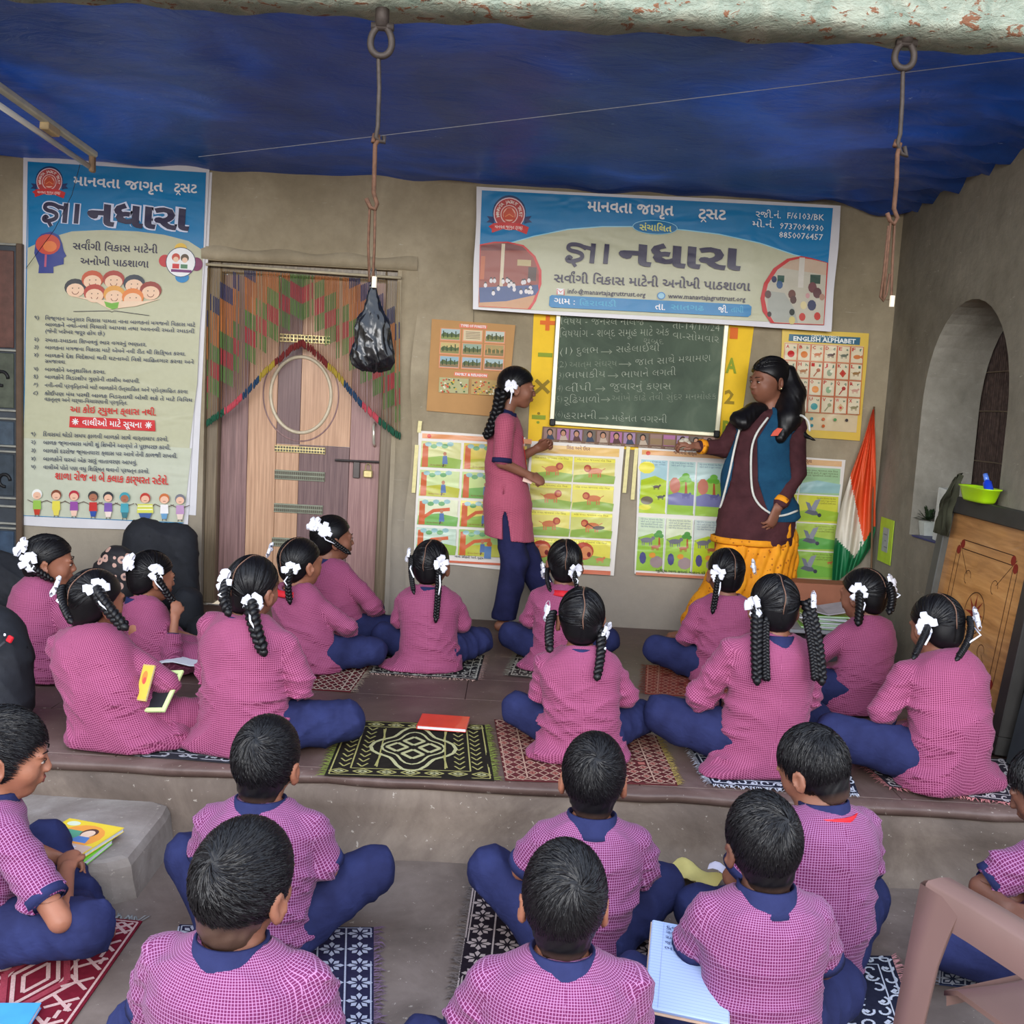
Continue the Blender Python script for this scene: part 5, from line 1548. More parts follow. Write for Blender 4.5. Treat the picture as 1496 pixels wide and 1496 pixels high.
def bow(c, nrm, parent, s=1.0, seed=0, n=7, name='hair_bow'):
    r = random.Random(seed); nrm = Vector(nrm).normalized(); c = Vector(c)
    u = nrm.orthogonal().normalized(); w = nrm.cross(u)
    m = MB()
    for k in range(n):
        a = 2 * PI * k / n + r.uniform(-.35, .35)
        d = u * math.cos(a) + w * math.sin(a); t = nrm.cross(d)
        L = .034 * s * r.uniform(.75, 1.15); h = .010 * s; wd = .0075 * s * r.uniform(.9, 1.2)
        lift = r.uniform(.1, .7)
        prof = [(0, 0), (.35, .7), (.75, .95), (1.0, .35), (.98, -.1), (.65, -.25), (.3, -.1), (0, 0)]
        rows = []
        for (a_, b_) in prof:
            ww = wd * (.45 + .9 * math.sin(min(1, a_) * 2.2))
            p = c + d * L * a_ + nrm * (h * b_ + lift * L * .4 * a_ + .004)
            rows.append([p - t * ww, p + nrm * .0015, p + t * ww])
        m.grid(rows)
    m.sphere(c + nrm * .007, (.008 * s,) * 3, 8, 6)
    return m.build(name, M_BOW, parent, True)

def ring_collar(parent, base, axis, r, hgt=.03, mat=None, name='collar', flare=.018, gap=0.5, fwd=(0, 1, 0), sq=1.15):
    """folded shirt collar round the neck, open in front"""
    ax = unit(axis); f = unit(np.asarray(fwd, float) - ax * np.dot(fwd, ax)); l = np.cross(f, ax)
    prof = [(r, -.012), (r + .001, hgt * .75), (r + .004, hgt), (r + .009, hgt * .95), (r + flare * .9, .002 - flare * .3), (r + flare + .003, -.008 - flare * .5), (r + flare - .004, -.012 - flare * .5), (r + .006, hgt * .5)]
    n = 30; rows = []
    for i in range(n):
        a = PI / 2 + gap / 2 + (2 * PI - gap) * i / (n - 1)
        d = l * math.cos(a) + f * math.sin(a) * sq
        k = 1.0 if abs(i - n / 2) < n * .4 else .8
        dn_ = .35 + .65 * max(0.0, -math.sin(a)) ** 1.2
        rows.append([Vector(base + d * pr + ax * (pz * k if pz > 0 else pz * dn_)) for pr, pz in prof] + [Vector(base + d * prof[0][0] + ax * prof[0][1] * k)])
    m = MB(); m.grid(rows)
    return m.build(name, mat or M_NAVY, parent, True, fixn=True)

def cuff(parent, a, b, r, w=.022, mat=None, name='cuff'):
    a = np.asarray(a, float); b = np.asarray(b, float); d = unit(b - a)
    m = MB()
    b = b + d * .030
    q = [(b - d * w, r * .97), (b - d * w, r * 1.04), (b, r * 1.06), (b + d * .002, r * 1.0), (b - d * .006, r * .9)]
    m.tube([Vector(p) for p, _ in q], [x for _, x in q], 20, caps=False)
    return m.build(name, mat or M_NAVY, parent, True, fixn=True)

def bez(a, b, c, n=8):
    return [np.asarray(a) * (1 - t) ** 2 + np.asarray(b) * 2 * t * (1 - t) + np.asarray(c) * t * t for t in np.linspace(0, 1, n)]

def pick_head(px, lc, H, RH, hs):
    """where on the head (head frame) a spot of the photo lies"""
    a = lc(EYE); b = lc(EYE + ray(px[0], px[1]))
    A_ = (RH.T @ (a - H)) / hs - CR; B_ = (RH.T @ (b - H)) / hs - CR
    rad = V(.082, .100, .093); A_ = A_ / rad; B_ = B_ / rad; d = unit(B_ - A_)
    t = -A_ @ d; c = A_ + d * t; r2 = c @ c
    p = c + (-d) * math.sqrt(1 - r2) if r2 < 1 else unit(c) * min(1.25, math.sqrt(r2))
    return p * rad + CR

# ---------------------------------------------------------------- a seated pupil
def seated(label, girl, head, base, yaw=0, hyaw=0, hpitch=0, hroll=0, fwd=.03, hs=None, floor=0.0, sw=.122, slouch=.03,
           el=None, wr=None, knee=None, ankle=None, bows=None, braids=None, seed=0, hv=.0075, cv=.0068, skin=0,
           wide=1.0, hems=(), face=False, collar=True, red=False, mat=None, whorl=(.1, -.75, .62), group=None, hands=(.5, .5),
           sleeve=None, lap=True, hoff=None, nape=None, baseoff=.14, tro=None, knots=True, tilt=0.0, nfade=-.066):
    yaw, hyaw, hpitch, hroll = (math.radians(a) for a in (yaw, hyaw, hpitch, hroll))
    if base[0] == 'D':
        t_ = at_y(head[0], head[1], base[1]); O = np.array([t_.x + base[2], base[1], floor])
    elif len(base) == 2:
        O = np.array(at_z(base[0], base[1], floor)); O[1] += baseoff
    else: O = np.array([base[0], base[1], floor])
    hs = hs or (1.09 if girl else 1.12)
    top = np.array(at_y(head[0], head[1], O[1] + fwd))
    Hc = top - V(0, 0, .112 * hs)
    Rz = rotm(-yaw)
    lc = lambda w: Rz @ (np.asarray(w) - O)
    H = lc(Hc)
    RH = rotm(hyaw - yaw, hpitch, hroll)
    sc = max(.8, min(1.35, (top[2] - floor) / .70 + abs(fwd) * .35))
    root_o = None
    N = H + RH @ (V(0, -.026, -.108) * hs) * .5 + (V(0, -.028, -.112) * hs) * .5
    if nape is not None: N = N + np.array(nape)
    Pv = V(0, 0, .095 * sc)
    up = unit(N - Pv)
    mid = lerp(Pv, N, .5) + V(0, -slouch, 0)
    shc = N + V(0, .004, -.042)
    S = [shc + V(x * sw * sc, .008, (-.012 + x * tilt)) for x in (-1, 1)]
    el = el or (((-.172, .045, .245), (.172, .045, .245)) if girl else ((-.178, .055, .255), (.178, .055, .255)))
    wr = wr or ((-.075, .215, .150), (.075, .215, .150))
    P3 = lambda q: lc(at_y(q[0], q[1], O[1] + q[2])) if q[0] > 2 else np.array(q) * sc
    El = [P3(e) for e in el]; Wr = [P3(w_) for w_ in wr]
    knee = knee or ((-.265, .165, .125), (.265, .165, .125))
    ankle = ankle or ((.05, .285, .06), (-.05, .25, .06))
    Kn = [np.array(k) * sc for k in knee]; An = [np.array(k) * sc for k in ankle]
    Hp = [V(-.075, .01, .09) * sc, V(.075, .01, .09) * sc]
    allp = np.array(S + El + Wr + Kn + An + [H, N, Pv])
    lo = allp.min(0) - .14; hi = allp.max(0) + .14; lo[2] = -.02
    F = Field(lo, hi, hv)
    F.cap(Pv, mid, .085 * sc, .088 * sc, 0, f=(0, 1, 0), sf=1.2)
    F.cap(mid, shc, .088 * sc, .085 * sc, .02, f=(0, 1, 0), sf=1.2)
    F.cap(N - V(0, 0, .02), H + RH @ (V(0, -.022, -.055) * hs), .046 * hs, .040 * hs, .02)
    head_prims(F, H, RH, hs, girl)
    for i in (0, 1):
        F.cap(shc, S[i], .045 * sc, .040 * sc, .02)
        F.cap(S[i], El[i], .037 * sc, .031 * sc, .01)
        F.cap(El[i], Wr[i], .030 * sc, .021 * sc, .006)
        d = unit(Wr[i] - El[i]); inn = V(-.55 if i else .55, .35, -.45)
        put_hand(F, hand_caps(Wr[i], d, inn, .82 * sc, hands[i], .1, 1 if i == 0 else -1), .82 * sc)
        F.cap(Hp[i], Kn[i], .06 * sc, .048 * sc, .02)
        F.cap(Kn[i], An[i], .044 * sc, .030 * sc, .01)
        fd = unit((An[i] - Kn[i]) * V(1, 1, 0)) ; 
        F.cap(An[i] + V(0, 0, -.015), An[i] + fd * .09 * sc + V(0, 0, -.03 * sc), .026 * sc, .022 * sc, .012)
    F.cut_below(.002)
    root = mesh_obj('person', F.mesh(.12 if not face else .02), SKINS[skin])
    root.location = O; root.rotation_euler = (0, 0, yaw)
    tag(root, label, 'person', group)
    # ---- trousers
    T = Field(lo, hi, cv * 1.15)
    F = T
    F.cap(Hp[0], Hp[1], .095 * sc, .095 * sc, 0)
    for i in (0, 1):
        e_ = lerp(Kn[i], An[i], .93)
        F.cap(Hp[i], Kn[i], .088 * sc, .066 * sc, .02, f=(0, 0, 1), sf=.92)
        F.cap(Kn[i], e_, .063 * sc, .046 * sc, .02)
    F.folds(.010, seed + 50, .7, dirs=(1, .6, .3))
    F.cut_below(.004)
    mesh_obj('trousers', F.mesh(.05), tro or M_NAVY, root, [(Hp[i], Kn[i], .08, (0, 0, 1)) for i in (0, 1)] + [(Kn[i], An[i], .055, (0, 0, 1)) for i in (0, 1)])
    # ---- shirt or tunic
    F = Field(lo, hi, cv)
    wv = wide * sc
    f_ = (0, 1, 0)
    if girl:
        F.cap(Pv + V(0, 0, -.05 * sc), lerp(Pv, mid, .6), .172 * wv, .132 * wv, 0, f=f_, sf=1.25)
        if lap: F.cap(V(-.07, .10, .10) * sc, V(.07, .10, .10) * sc, .105 * sc, .105 * sc, .03, f=(0, 0, 1), sf=1.1)
    else:
        F.cap(Pv + V(0, 0, -.035 * sc), lerp(Pv, mid, .6), .145 * wv, .130 * wv, 0, f=f_, sf=1.3)
    F.cap(lerp(Pv, mid, .6), lerp(mid, shc, .55), .132 * wv, .140 * wv, .04, f=f_, sf=1.32)
    F.cap(lerp(mid, shc, .55), shc - V(0, .004, .045 * sc), .140 * wv, .120 * sc, .04, f=f_, sf=1.45)
    F.cap(S[0] + V(.012, 0, -.002), S[1] - V(.012, 0, .002), .050 * sc, .050 * sc, .035)
    F.cap(shc - V(0, .004, .03), N - V(0, .004, .042), .080 * sc, .042 * hs, .02)
    F.cap(N - V(0, .002, .030), H - V(0, .01, .03), .058 * hs, .064 * hs, .006, mode='s')
    for hx in hems:
        F.ell(np.array(hx[:3]) * sc, np.array(hx[3:6]) * sc, None, .05)
    sl = sleeve if sleeve is not None else (1.0 if girl else .68)
    SE = []
    for i in (0, 1):
        e_ = lerp(S[i], El[i], sl)
        F.cap(S[i] + V(0, 0, -.004), e_, .053 * sc, (.045 if girl else .053) * sc, .012)
        a, b = S[i], e_
        if girl and sl >= .99:
            b = lerp(El[i], Wr[i], .32); F.cap(El[i], b, .045 * sc, .040 * sc, .008); a = El[i]
        SE.append((a, b))
    X, Y, Z = F.grids()
    mask = .55 + .9 * np.exp(-((Z - .16 * sc) / .12) ** 2) + .5 * np.clip((np.abs(X) - .12 * sc) / .08, 0, 1)
    F.folds(.0105 if girl else .013, seed, .62, mask=mask); F.folds(.005, seed + 200, 1.5, mask=mask)
    for i in (0, 1):            # open sleeve end
        a, b = SE[i]; d = unit(b - a)
        F.cap(b - d * .012, b + d * .06, (.034 if girl else .043) * sc, (.034 if girl else .043) * sc, .004, mode='s')
    F.cut_below(.006)
    bones = [(Pv, N, .155 * sc, (0, 1, 0)), (S[0], El[0], .05 * sc, (0, 1, 0)), (S[1], El[1], .05 * sc, (0, 1, 0))]
    if girl: bones += [(El[0], Wr[0], .045 * sc, (1, 0, 0)), (El[1], Wr[1], .045 * sc, (1, 0, 0))]
    mesh_obj('kurta' if girl else 'shirt', F.mesh(.03), mat or (M_KURTA if girl else M_SHIRT), root, bones)
    for i in (0, 1):
        a, b = SE[i]; cuff(root, a, b, (.0425 if girl else .054) * sc, .022 if not girl else .018)
    if collar: ring_collar(root, N - V(0, .010, .008 if girl else .004), unit(lerp(unit(H - N), (0, 0, 1), .5)), (.053 if girl else .054) * hs, .030 if girl else .040, flare=.014 if girl else .015)
    if red: ring_collar(root, N - V(0, .012, .006 if collar else .016), unit(lerp(unit(H - N), (0, 0, 1), .5)), (.071 if collar else .062) * hs, .012, M_RED, 'red_lanyard', .005 if collar else .014)
    # ---- head dress
    kind = 'girl' if girl else 'boy'
    if girl:
        bl = bows or ((-.078, -.050, -.030), (.078, -.050, -.030))
        bl = [pick_head(b, lc, H, RH, hs) if len(b) == 2 else b for b in bl]
        hair = make_hair(root, H, RH, hs, 'girl', seed, bows=bl, n=520)
        for i in (0, 1):
            b = np.array(bl[i]); bp = H + RH @ (b * hs); nr = RH @ unit(b / V(.08, .1, .09) ** 2 * V(1, 1, .6))
            if knots: bow(bp + nr * .006, nr, hair, 1.12 * hs, seed * 7 + i)
            br = (braids or ((.17, 0, 0), (.17, 0, 0)))[i]
            if br is None: continue
            st_ = bp - nr * .004
            if br[0] > 2:                     # end of the braid given where the photo shows it
                wb = O + Rz.T @ st_
                Yb = min(wb[1] - .012, (O + Rz.T @ V(mid[0], mid[1], 0))[1] - .125 * sc) if br[1] > 0 else wb[1] - .01
                e3 = lc(at_y(br[0], abs(br[1]), Yb)) - st_
                br = (-e3[2], e3[0], e3[1]) + tuple(br[2:])
            L, dx_, dy_ = br[:3]; rr_ = br[3] if len(br) > 3 else .0150
            en = st_ + V(dx_, dy_, -L)
            yb = mid[1] - .128 * sc          # hangs outside the cloth of the back
            if dy_ == 0: en[1] = min(en[1], yb)
            md = lerp(st_, en, .35) + V(nr[0] * .015, min(nr[1], -.2) * .05, 0)
            md[1] = min(md[1], en[1] + .02) if dy_ == 0 else md[1]
            pth = bez(st_, md, en, 9)
            plait(pth, rr_, rr_ * .82, 'braid', hair)
            if len(br) > 4 and br[4]:
                pth2 = [p + V(br[4], -.010, 0) for p in pth[2:]][::-1]
                plait(pth2, rr_ * .62, rr_ * .55, 'braid', hair)
            else:              # folded tail of the braid tied back up with ribbon
                m = MB(); m.tube([Vector(st_ + V(.004, -.012, -.02)), Vector(md + V(.006, -.018, 0)), Vector(lerp(st_, en, .62) + V(.006, -.018, 0))], .0035, 6, flat=.5)
                m.build('ribbon_tail', M_BOW, hair, True)
    else:
        hair = make_hair(root, H, RH, hs, 'boy', seed, whorl=whorl, n=9000, fade=nfade)
    if face: face_bits(root, H, RH, hs)
    return root, dict(O=O, yaw=yaw, H=H, N=N, S=S, El=El, Wr=Wr, sc=sc, RH=RH)
# ---------------------------------------------------------------- the class
FL = 0.004
def G(label, head, base, **k): return seated(label, True, head, base, floor=FL, **k)
def B(label, head, base, **k): return seated(label, False, head, base, floor=FZ + .004, **k)
# --- girls on the platform, back row to front row
G('girl in check kurta sitting in front of the door, turned right in profile', (487, 752), (492, 952), yaw=-38, hyaw=-62, seed=2,
  bows=((462, 768), (474, 776)), braids=(None, (507, -806, .011)), face=True, skin=0,
  knee=((-.2, .22, .13), (.275, .17, .11)), ankle=((.05, .30, .06), (-.02, .30, .06)))
G('girl with red lanyard seated just behind the tall girl with the thick folded braid', (441, 785), (450, 988), yaw=-28, hyaw=-42, seed=3,
  bows=((400, 804), (426, 830)), braids=(None, (423, 876, .013)), red=True, collar=False, skin=1,
  knee=((-.22, .2, .13), (.27, .15, .11)))
G('girl in check kurta beside the black bags, resting her chin on her fist', (222, 804), (222, 992), yaw=-30, hyaw=-45, hpitch=8, seed=4, fwd=.10,
  bows=((192, 824), (226, 836)), braids=(None, (252, -878, .014)), el=((-.17, .07, .22), (250, 955, -.10)), wr=((-.06, .22, .15), (256, 900, -.02)),
  hands=(.5, 1.6), skin=1, face=True, slouch=.06, knee=((-.2, .22, .13), (.30, .13, .10)), tro=M_KURTA)
G('girl at the far left, face in profile above the dark backpack', (72, 780), (48, 1000), yaw=-42, hyaw=-68, hpitch=6, seed=5, fwd=.08,
  bows=((36, 800), (46, 820)), braids=(None, (72, -845, .014)), face=True, skin=1, sw=.140, slouch=.05, wide=1.14)
G('small girl left of the standing girl, long braid hanging down mid back', (632, 788), (622, 987), yaw=0, hyaw=-14, seed=6,
  bows=((601, 812), (642, 824)), braids=((604, 862, .010), (637, 903, .012)), hems=((-.10, -.04, .012, .16, .10, .03),), wide=1.05)
G('girl with red ribbon at her collar sitting just right of the standing girl', (827, 787), (818, 986), yaw=0, hyaw=0, seed=7,
  bows=((799, 832), (838, 834)), braids=((803, 860, .010), (843, 866, .011)), red=True, collar=False, hems=((-.08, -.06, .012, .14, .08, .03),))
G('girl sitting directly in front of the teacher, one braid over her left shoulder blade', (1062, 800), (1062, 1008), yaw=12, hyaw=12, seed=8,
  bows=((1050, 838), (1095, 828)), braids=((1042, 890, .012), None), collar=False, skin=0,
  knee=((-.30, .17, .13), (.26, .17, .12)), el=((-.19, .04, .23), (.16, .045, .245)))
G('girl beside the teacher\'s book stack, head turned left, braids folded up short', (1264, 830), (1262, 1050), yaw=28, hyaw=38, hpitch=8, seed=9,
  bows=((1256, 866), (1297, 852)), braids=((1254, 908, .017), (1300, 892, .015)), fwd=.07, face=False, slouch=.05, collar=False,
  knee=((-.29, .17, .13), (.22, .2, .12)), el=((-.20, .08, .25), (.17, .045, .245)))
# front row of girls
G('girl with yellow book and green-framed slate on her lap, platform edge at left', (140, 830), (152, 1103), yaw=-8, hyaw=-30, hroll=4, seed=10, fwd=.06,
  bows=((90, 858), (140, 860)), braids=((102, 905, .013), (180, 914, .018)), skin=1, wide=1.12, tro=M_KURTA, sw=.13, slouch=.05,
  knee=((-.22, .2, .12), (.28, .15, .09)), ankle=((.1, .30, .06), (.03, .29, .05)), hems=((0, -.05, .02, .19, .12, .05), (.16, .02, .03, .12, .10, .05)))
G('tall girl with one thick folded braid, kurta hem spread over grey mat at left', (371, 810), (345, 1113), yaw=-16, hyaw=-26, hroll=5, seed=11, fwd=.05,
  bows=((333, 850), (366, 877)), braids=((332, 892, .016), (384, 950, .019)), sw=.14, tilt=-.02,
  knee=((-.2, .2, .13), (.31, .15, .10)), ankle=((.05, .30, .06), (.06, .20, .05)), hems=((-.13, -.03, .012, .15, .09, .03), (0, -.05, .02, .17, .10, .05)), wide=1.08)
G('girl at the centre of the platform edge, legs crossed on the maroon mat', (852, 857), (852, 1122), seed=1,
  bows=((806, 896), (878, 921)), braids=((803, 946, .016), (873, 986, .017)), knee=((-.265, .165, .125), (.25, .165, .12)), hems=((.0, -.06, .01, .19, .10, .04), (-.10, -.05, .01, .12, .08, .03)), wide=1.05, slouch=.04)
G('tall girl right of centre with two long doubled braids reaching her mid back', (1134, 838), (1122, 1142), yaw=8, hyaw=5, hpitch=4, seed=12,
  bows=((1106, 886), (1183, 879)), braids=((1106, 992, .0165, .030), (1200, 992, .0165, -.028)), sw=.135, wide=1.02,
  knee=((-.32, .15, .14), (.27, .17, .12)), el=((-.215, .06, .235), (.175, .045, .245)), hems=((-.06, -.06, .01, .18, .10, .04),))
G('girl at the right end of the platform edge, bending forward over her lap', (1372, 868), (1398, 1166), yaw=22, hyaw=16, hpitch=16, seed=13, fwd=.12,
  bows=((1356, 913), (1418, 904)), braids=((1336, 958, .010), (1400, 960, .010)), sw=.14, slouch=.07, wide=1.08, collar=False,
  knee=((-.36, .16, .16), (.24, .18, .12)), ankle=((-.02, .30, .06), (.0, .27, .06)), el=((-.21, .10, .25), (.18, .045, .245)), hems=((.02, -.05, .02, .19, .12, .05), (.14, .0, .02, .12, .10, .04)))
# --- boys on the lower floor
B('boy at the left edge with his hand on the picture book', (10, 1036), ('D', 2.62, -.07), yaw=-52, hyaw=-68, hpitch=10, seed=14, fwd=.05, skin=1, face=True, hv=.006,
  el=((-.17, .08, .25), (88, 1345, -.16)), wr=((-.1, .22, .18), (98, 1268, .08)), hands=(.5, .8), knee=((-.24, .22, .17), (.30, .20, .15)))
B('boy sitting in front of the red-book mat, both knees out, near the left', (392, 1048), ('D', 2.66, -.01), yaw=-4, hyaw=-10, hroll=2, seed=15, hs=1.10, skin=1, wide=1.04, sw=.132,
  knee=((-.27, .16, .20), (.28, .17, .205)), whorl=(.02, -.72, .68))
B('boy in the left foreground with closely shaved neck and wide navy collar', (360, 1199), ('D', 1.90, -.035), yaw=-10, hyaw=-22, hroll=5, seed=16, hs=1.15, nfade=-.030, sw=.138, skin=0, whorl=(-.05, -.80, .58), wide=1.03)
B('boy sitting in front of the platform edge, right of centre', (871, 1073), ('D', 2.72, -.012), yaw=0, hyaw=-3, seed=17, skin=1, hs=1.10, sw=.126,
  knee=((-.27, .16, .20), (.26, .16, .17)), whorl=(.02, -.75, .62))
B('boy at the bottom centre with shiny swirling black hair, nearest the camera', (829, 1232), ('D', 1.97, -.012), yaw=2, hyaw=0, seed=18, skin=1, hs=1.08, sw=.142, whorl=(.22, -.80, .52), wide=1.06)
B('boy with red lanyard bending left towards his neighbour\'s papers', (1192, 1063), ('D', 2.72, .045), yaw=14, hyaw=38, hpitch=22, hroll=-4, seed=19, fwd=.05, red=True, skin=0, slouch=.06, sw=.13, face=False,
  el=((-.2, .1, .25), (.18, .06, .25)), hs=1.06)
B('boy writing in the open notebook, shirt back filling the lower right', (1120, 1160), ('D', 2.28, .022), yaw=4, hyaw=8, hroll=-6, seed=20, hs=1.07, skin=2, sw=.122, whorl=(.35, -.7, .6), wide=1.0,
  el=((-.148, .08, .27), (.172, .05, .25)), wr=((-.14, .24, .16), (.075, .215, .150)))
B('boy at the right edge beyond the plastic chair, hands held together', (1536, 1096), ('D', 2.75, .06), yaw=40, hyaw=52, hpitch=26, seed=23, hs=1.05, skin=2, hv=.006, fwd=.06, slouch=.06,
  el=((1432, 1296, -.03), (.18, .07, .25)), wr=((1470, 1325, -.12), (1490, 1300, .0)), hands=(.9, .6))
# ---------------------------------------------------------------- the two standing figures
def hair_only(root, H, R, s, kind, seed, bows):
    return make_hair(root, H, R, s, kind, seed, bows=bows, n=600)

def Wp(px, py, y): return np.array(at_y(px, py, y))

# standing girl, facing the blackboard
def standing_girl():
    Y = 5.72; O = np.array(at_y(742, 880, Y)); O[2] = FL
    L = lambda px, py, dy=0.0: Wp(px, py, Y + dy) - O
    hs = 1.05
    R = rotm(math.radians(-82), math.radians(6), 0)
    H = L(757, 535) - V(0, 0, .112 * hs)
    N = L(737, 606)
    Sr, Sl = L(738, 618, -.115), L(744, 616, .115)
    Er, El_ = L(733, 676, -.145), L(752, 672, .14)
    Wr_, Wl_ = L(774, 695, -.10), L(786, 655, .09)
    Pv = L(740, 735)
    Hr, Hl = L(738, 742, -.045), L(744, 742, .045)
    Kr, Kl = L(752, 820, -.055), L(768, 815, .06)
    Ar, Al = L(736, 903, -.06), L(806, 885, .08)
    lo = np.minimum.reduce([H, N, Sr, Sl, Er, Wl_, Ar, Al, Wr_]) - .16; hi = np.maximum.reduce([H, Sl, Er, Wl_, Al, Ar, Wr_]) + .16; lo[2] = -.02
    F = Field(lo, hi, .0048)
    F.cap(Pv, L(738, 625), .075, .075, 0)
    F.cap(N - V(0, 0, .03), H + R @ (V(0, -.022, -.05) * hs), .046, .038, .02)
    head_prims(F, H, R, hs)
    for S_, E_, W_, d, n, side, cu in ((Sr, Er, Wr_, None, V(0, .6, -.6), 1, 1.5), (Sl, El_, Wl_, None, V(.2, -.8, -.3), -1, .9)):
        F.cap(N - V(0, 0, .04), S_, .04, .038, .02)
        F.cap(S_, E_, .036, .031, .01); F.cap(E_, W_, .031, .0215, .006)
        d = unit(W_ - E_)
        put_hand(F, hand_caps(W_, d, n, .86, cu, .1, side), .86)
    for h_, k_, a_ in ((Hr, Kr, Ar), (Hl, Kl, Al)):
        F.cap(h_, k_, .065, .048, .02); F.cap(k_, a_, .044, .030, .01)
        a0 = V(a_[0], a_[1], .045)
        F.cap(a_, a0, .031, .030, .01)
        F.cap(a0 + V(-.022, 0, -.012), a0 + V(.075, -.01, -.020), .030, .027, .012)
        F.cap(a0 + V(.075, -.01, -.020), a0 + V(.125, -.015, -.028), .030, .018, .012, f=(0, 0, 1), sf=1.3)
        for j in range(5):
            F.cap(a0 + V(.12 - .008 * abs(j - 1), -.036 + .013 * j, -.030), a0 + V(.148 - .010 * abs(j - 1), -.038 + .014 * j, -.033), .0095, .0085, .004)
    F.cut_below(.001)
    root = mesh_obj('person', F.mesh(.01), SKINS[0]); root.location = O
    tag(root, 'girl standing barefoot in rose check tunic, facing the teacher with hands raised', 'person')
    # trousers
    F = Field(lo, hi, .0065)
    F.cap(Hr, Hl, .075, .075, 0)
    for h_, k_, a_ in ((Hr, Kr, Ar), (Hl, Kl, Al)):
        F.cap(h_, k_, .072, .076, .02); F.cap(k_, lerp(k_, a_, .96), .075, .066, .02)
    F.folds(.008, 4, .5, dirs=(.6, .3, .4)); F.cut_below(.075)
    mesh_obj('trousers', F.mesh(.04), M_NAVYD, root)
    # tunic with a side slit
    F = Field(lo, hi, .0062)
    c1, c2, c3, c4 = L(738, 632), L(738, 680), L(741, 735), L(745, 800)
    F.cap(c1, c2, .098, .104, 0, f=(1, 0, 0), sf=1.0)
    F.cap(Sr + V(0, .02, -.01), Sl - V(0, .02, .01), .05, .05, .04)
    F.cap(c2, c3, .106, .126, .04); F.cap(c3, L(746, 840), .126, .148, .04)
    F.cap(c1, N - V(0, 0, .018), .085, .050, .03)
    for S_, E_ in ((Sr, Er), (Sl, El_)): F.cap(S_, lerp(S_, E_, .86), .055, .052, .012)
    F.folds(.004, 8, .9); F.folds(.006, 9, .3, dirs=(1, .4, .15), mask=np.clip((.95 - F.ax[2]) / .3, 0, 1)[None, None, :])
    X, Y_, Z = F.grids(); zc = L(745, 786)[2]
    F.D = np.maximum(F.D, zc + .10 * (X - c4[0]) * -1 - .0 * Z - Z + .0 * Y_)
    s0 = L(735, 700, -.17); s1 = L(741, 815, -.19)
    F.cap(s0, s1, .002, .030, .004, mode='s'); F.cap(s0 + V(0, .06, -.01), s1 + V(0, .06, 0), .002, .030, .004, mode='s')
    bones = [(Pv, N, .14, (1, 0, 0)), (Sr, Er, .05, (0, 1, 0)), (Sl, El_, .05, (0, 1, 0))]
    mesh_obj('tunic', F.mesh(.02), M_TUNIC, root, bones)
    for S_, E_ in ((Sr, Er), (Sl, El_)): cuff(root, S_, lerp(S_, E_, .86), .0525, .024, M_NAVYD)
    ring_collar(root, N - V(0, 0, -.002), unit(H - N + V(-.01, 0, .05)), .052, .03, M_NAVYD, fwd=(1, 0, 0), gap=.9)
    m = MB()
    for dy in (-.035, .035):
        m.tube([Vector(N + V(.00, dy * 1.6, .02)), Vector(N + V(.055, dy * 1.3, -.03)), Vector(L(764, 640, dy)), Vector(L(770, 690, dy * .5))], .0045, 6, flat=.4)
    m.build('red_lanyard', M_RED, root, True)
    hair = make_hair(root, H, R, hs, 'girl', 31, bows=((-.078, -.03, 0), (.080, -.045, .000)), n=520)
    bp = Vector(H + R @ (V(.080, -.045, .005) * hs))
    bow(bp, (0, -1, 0), hair, 1.15, 5)
    m = MB(); m.tube([bp + Vector((.01, -.012, -.01)), bp + Vector((.006, -.014, -.07)), bp + Vector((0, -.012, -.10))], .004, 6); m.build('ribbon_tail', M_BOW, hair, True)
    p0 = H + R @ (V(.05, -.085, -.03) * hs)
    plait([p0, L(727, 600, -.06), L(718, 622, -.09), L(712, 636, -.10)], .026, .020, 'braid', hair, .085)
    face_bits(root, H, R, hs, smile=.6)
    # small printed card in her lowered hand
    m = MB(); c = Wp(771, 701, Y - .09); RR = Matrix.Rotation(math.radians(14), 3, 'Y')
    m.box(c, (.052, .004, .032), RR); 
    tag(m.build('paper_card', plain('pinkish_paper', C(226, 190, 176), .6)), 'small pink card held in the standing girl\'s lowered hand', 'card')
standing_girl()

# ---------------------------------------------------------------- the teacher
M_MAROON = mat_navy('maroon_knit', C(58, 32, 36), C(84, 48, 52))
M_VEST = mat_navy('teal_blue_vest', C(22, 60, 88), C(34, 82, 112))
def mat_orange():
    t = NT('orange_print_cloth', .7, .2); co = t.coord()
    f = t.noise(co, 10, 3)
    c = t.ramp(f, [(.3, C(214, 130, 20)), (.7, C(244, 164, 38))])
    v = t.n('TexVoronoi'); v.inputs['Scale'].default_value = 34; t.l(co, v.inputs['Vector'])
    c = t.mix(t.math('MULTIPLY', t.math('LESS_THAN', v.outputs['Distance'], .20), .7), c, C(140, 60, 24))
    t.color(c); t.bump(f, .2, .01); return t.m
M_ORANGE = mat_orange()

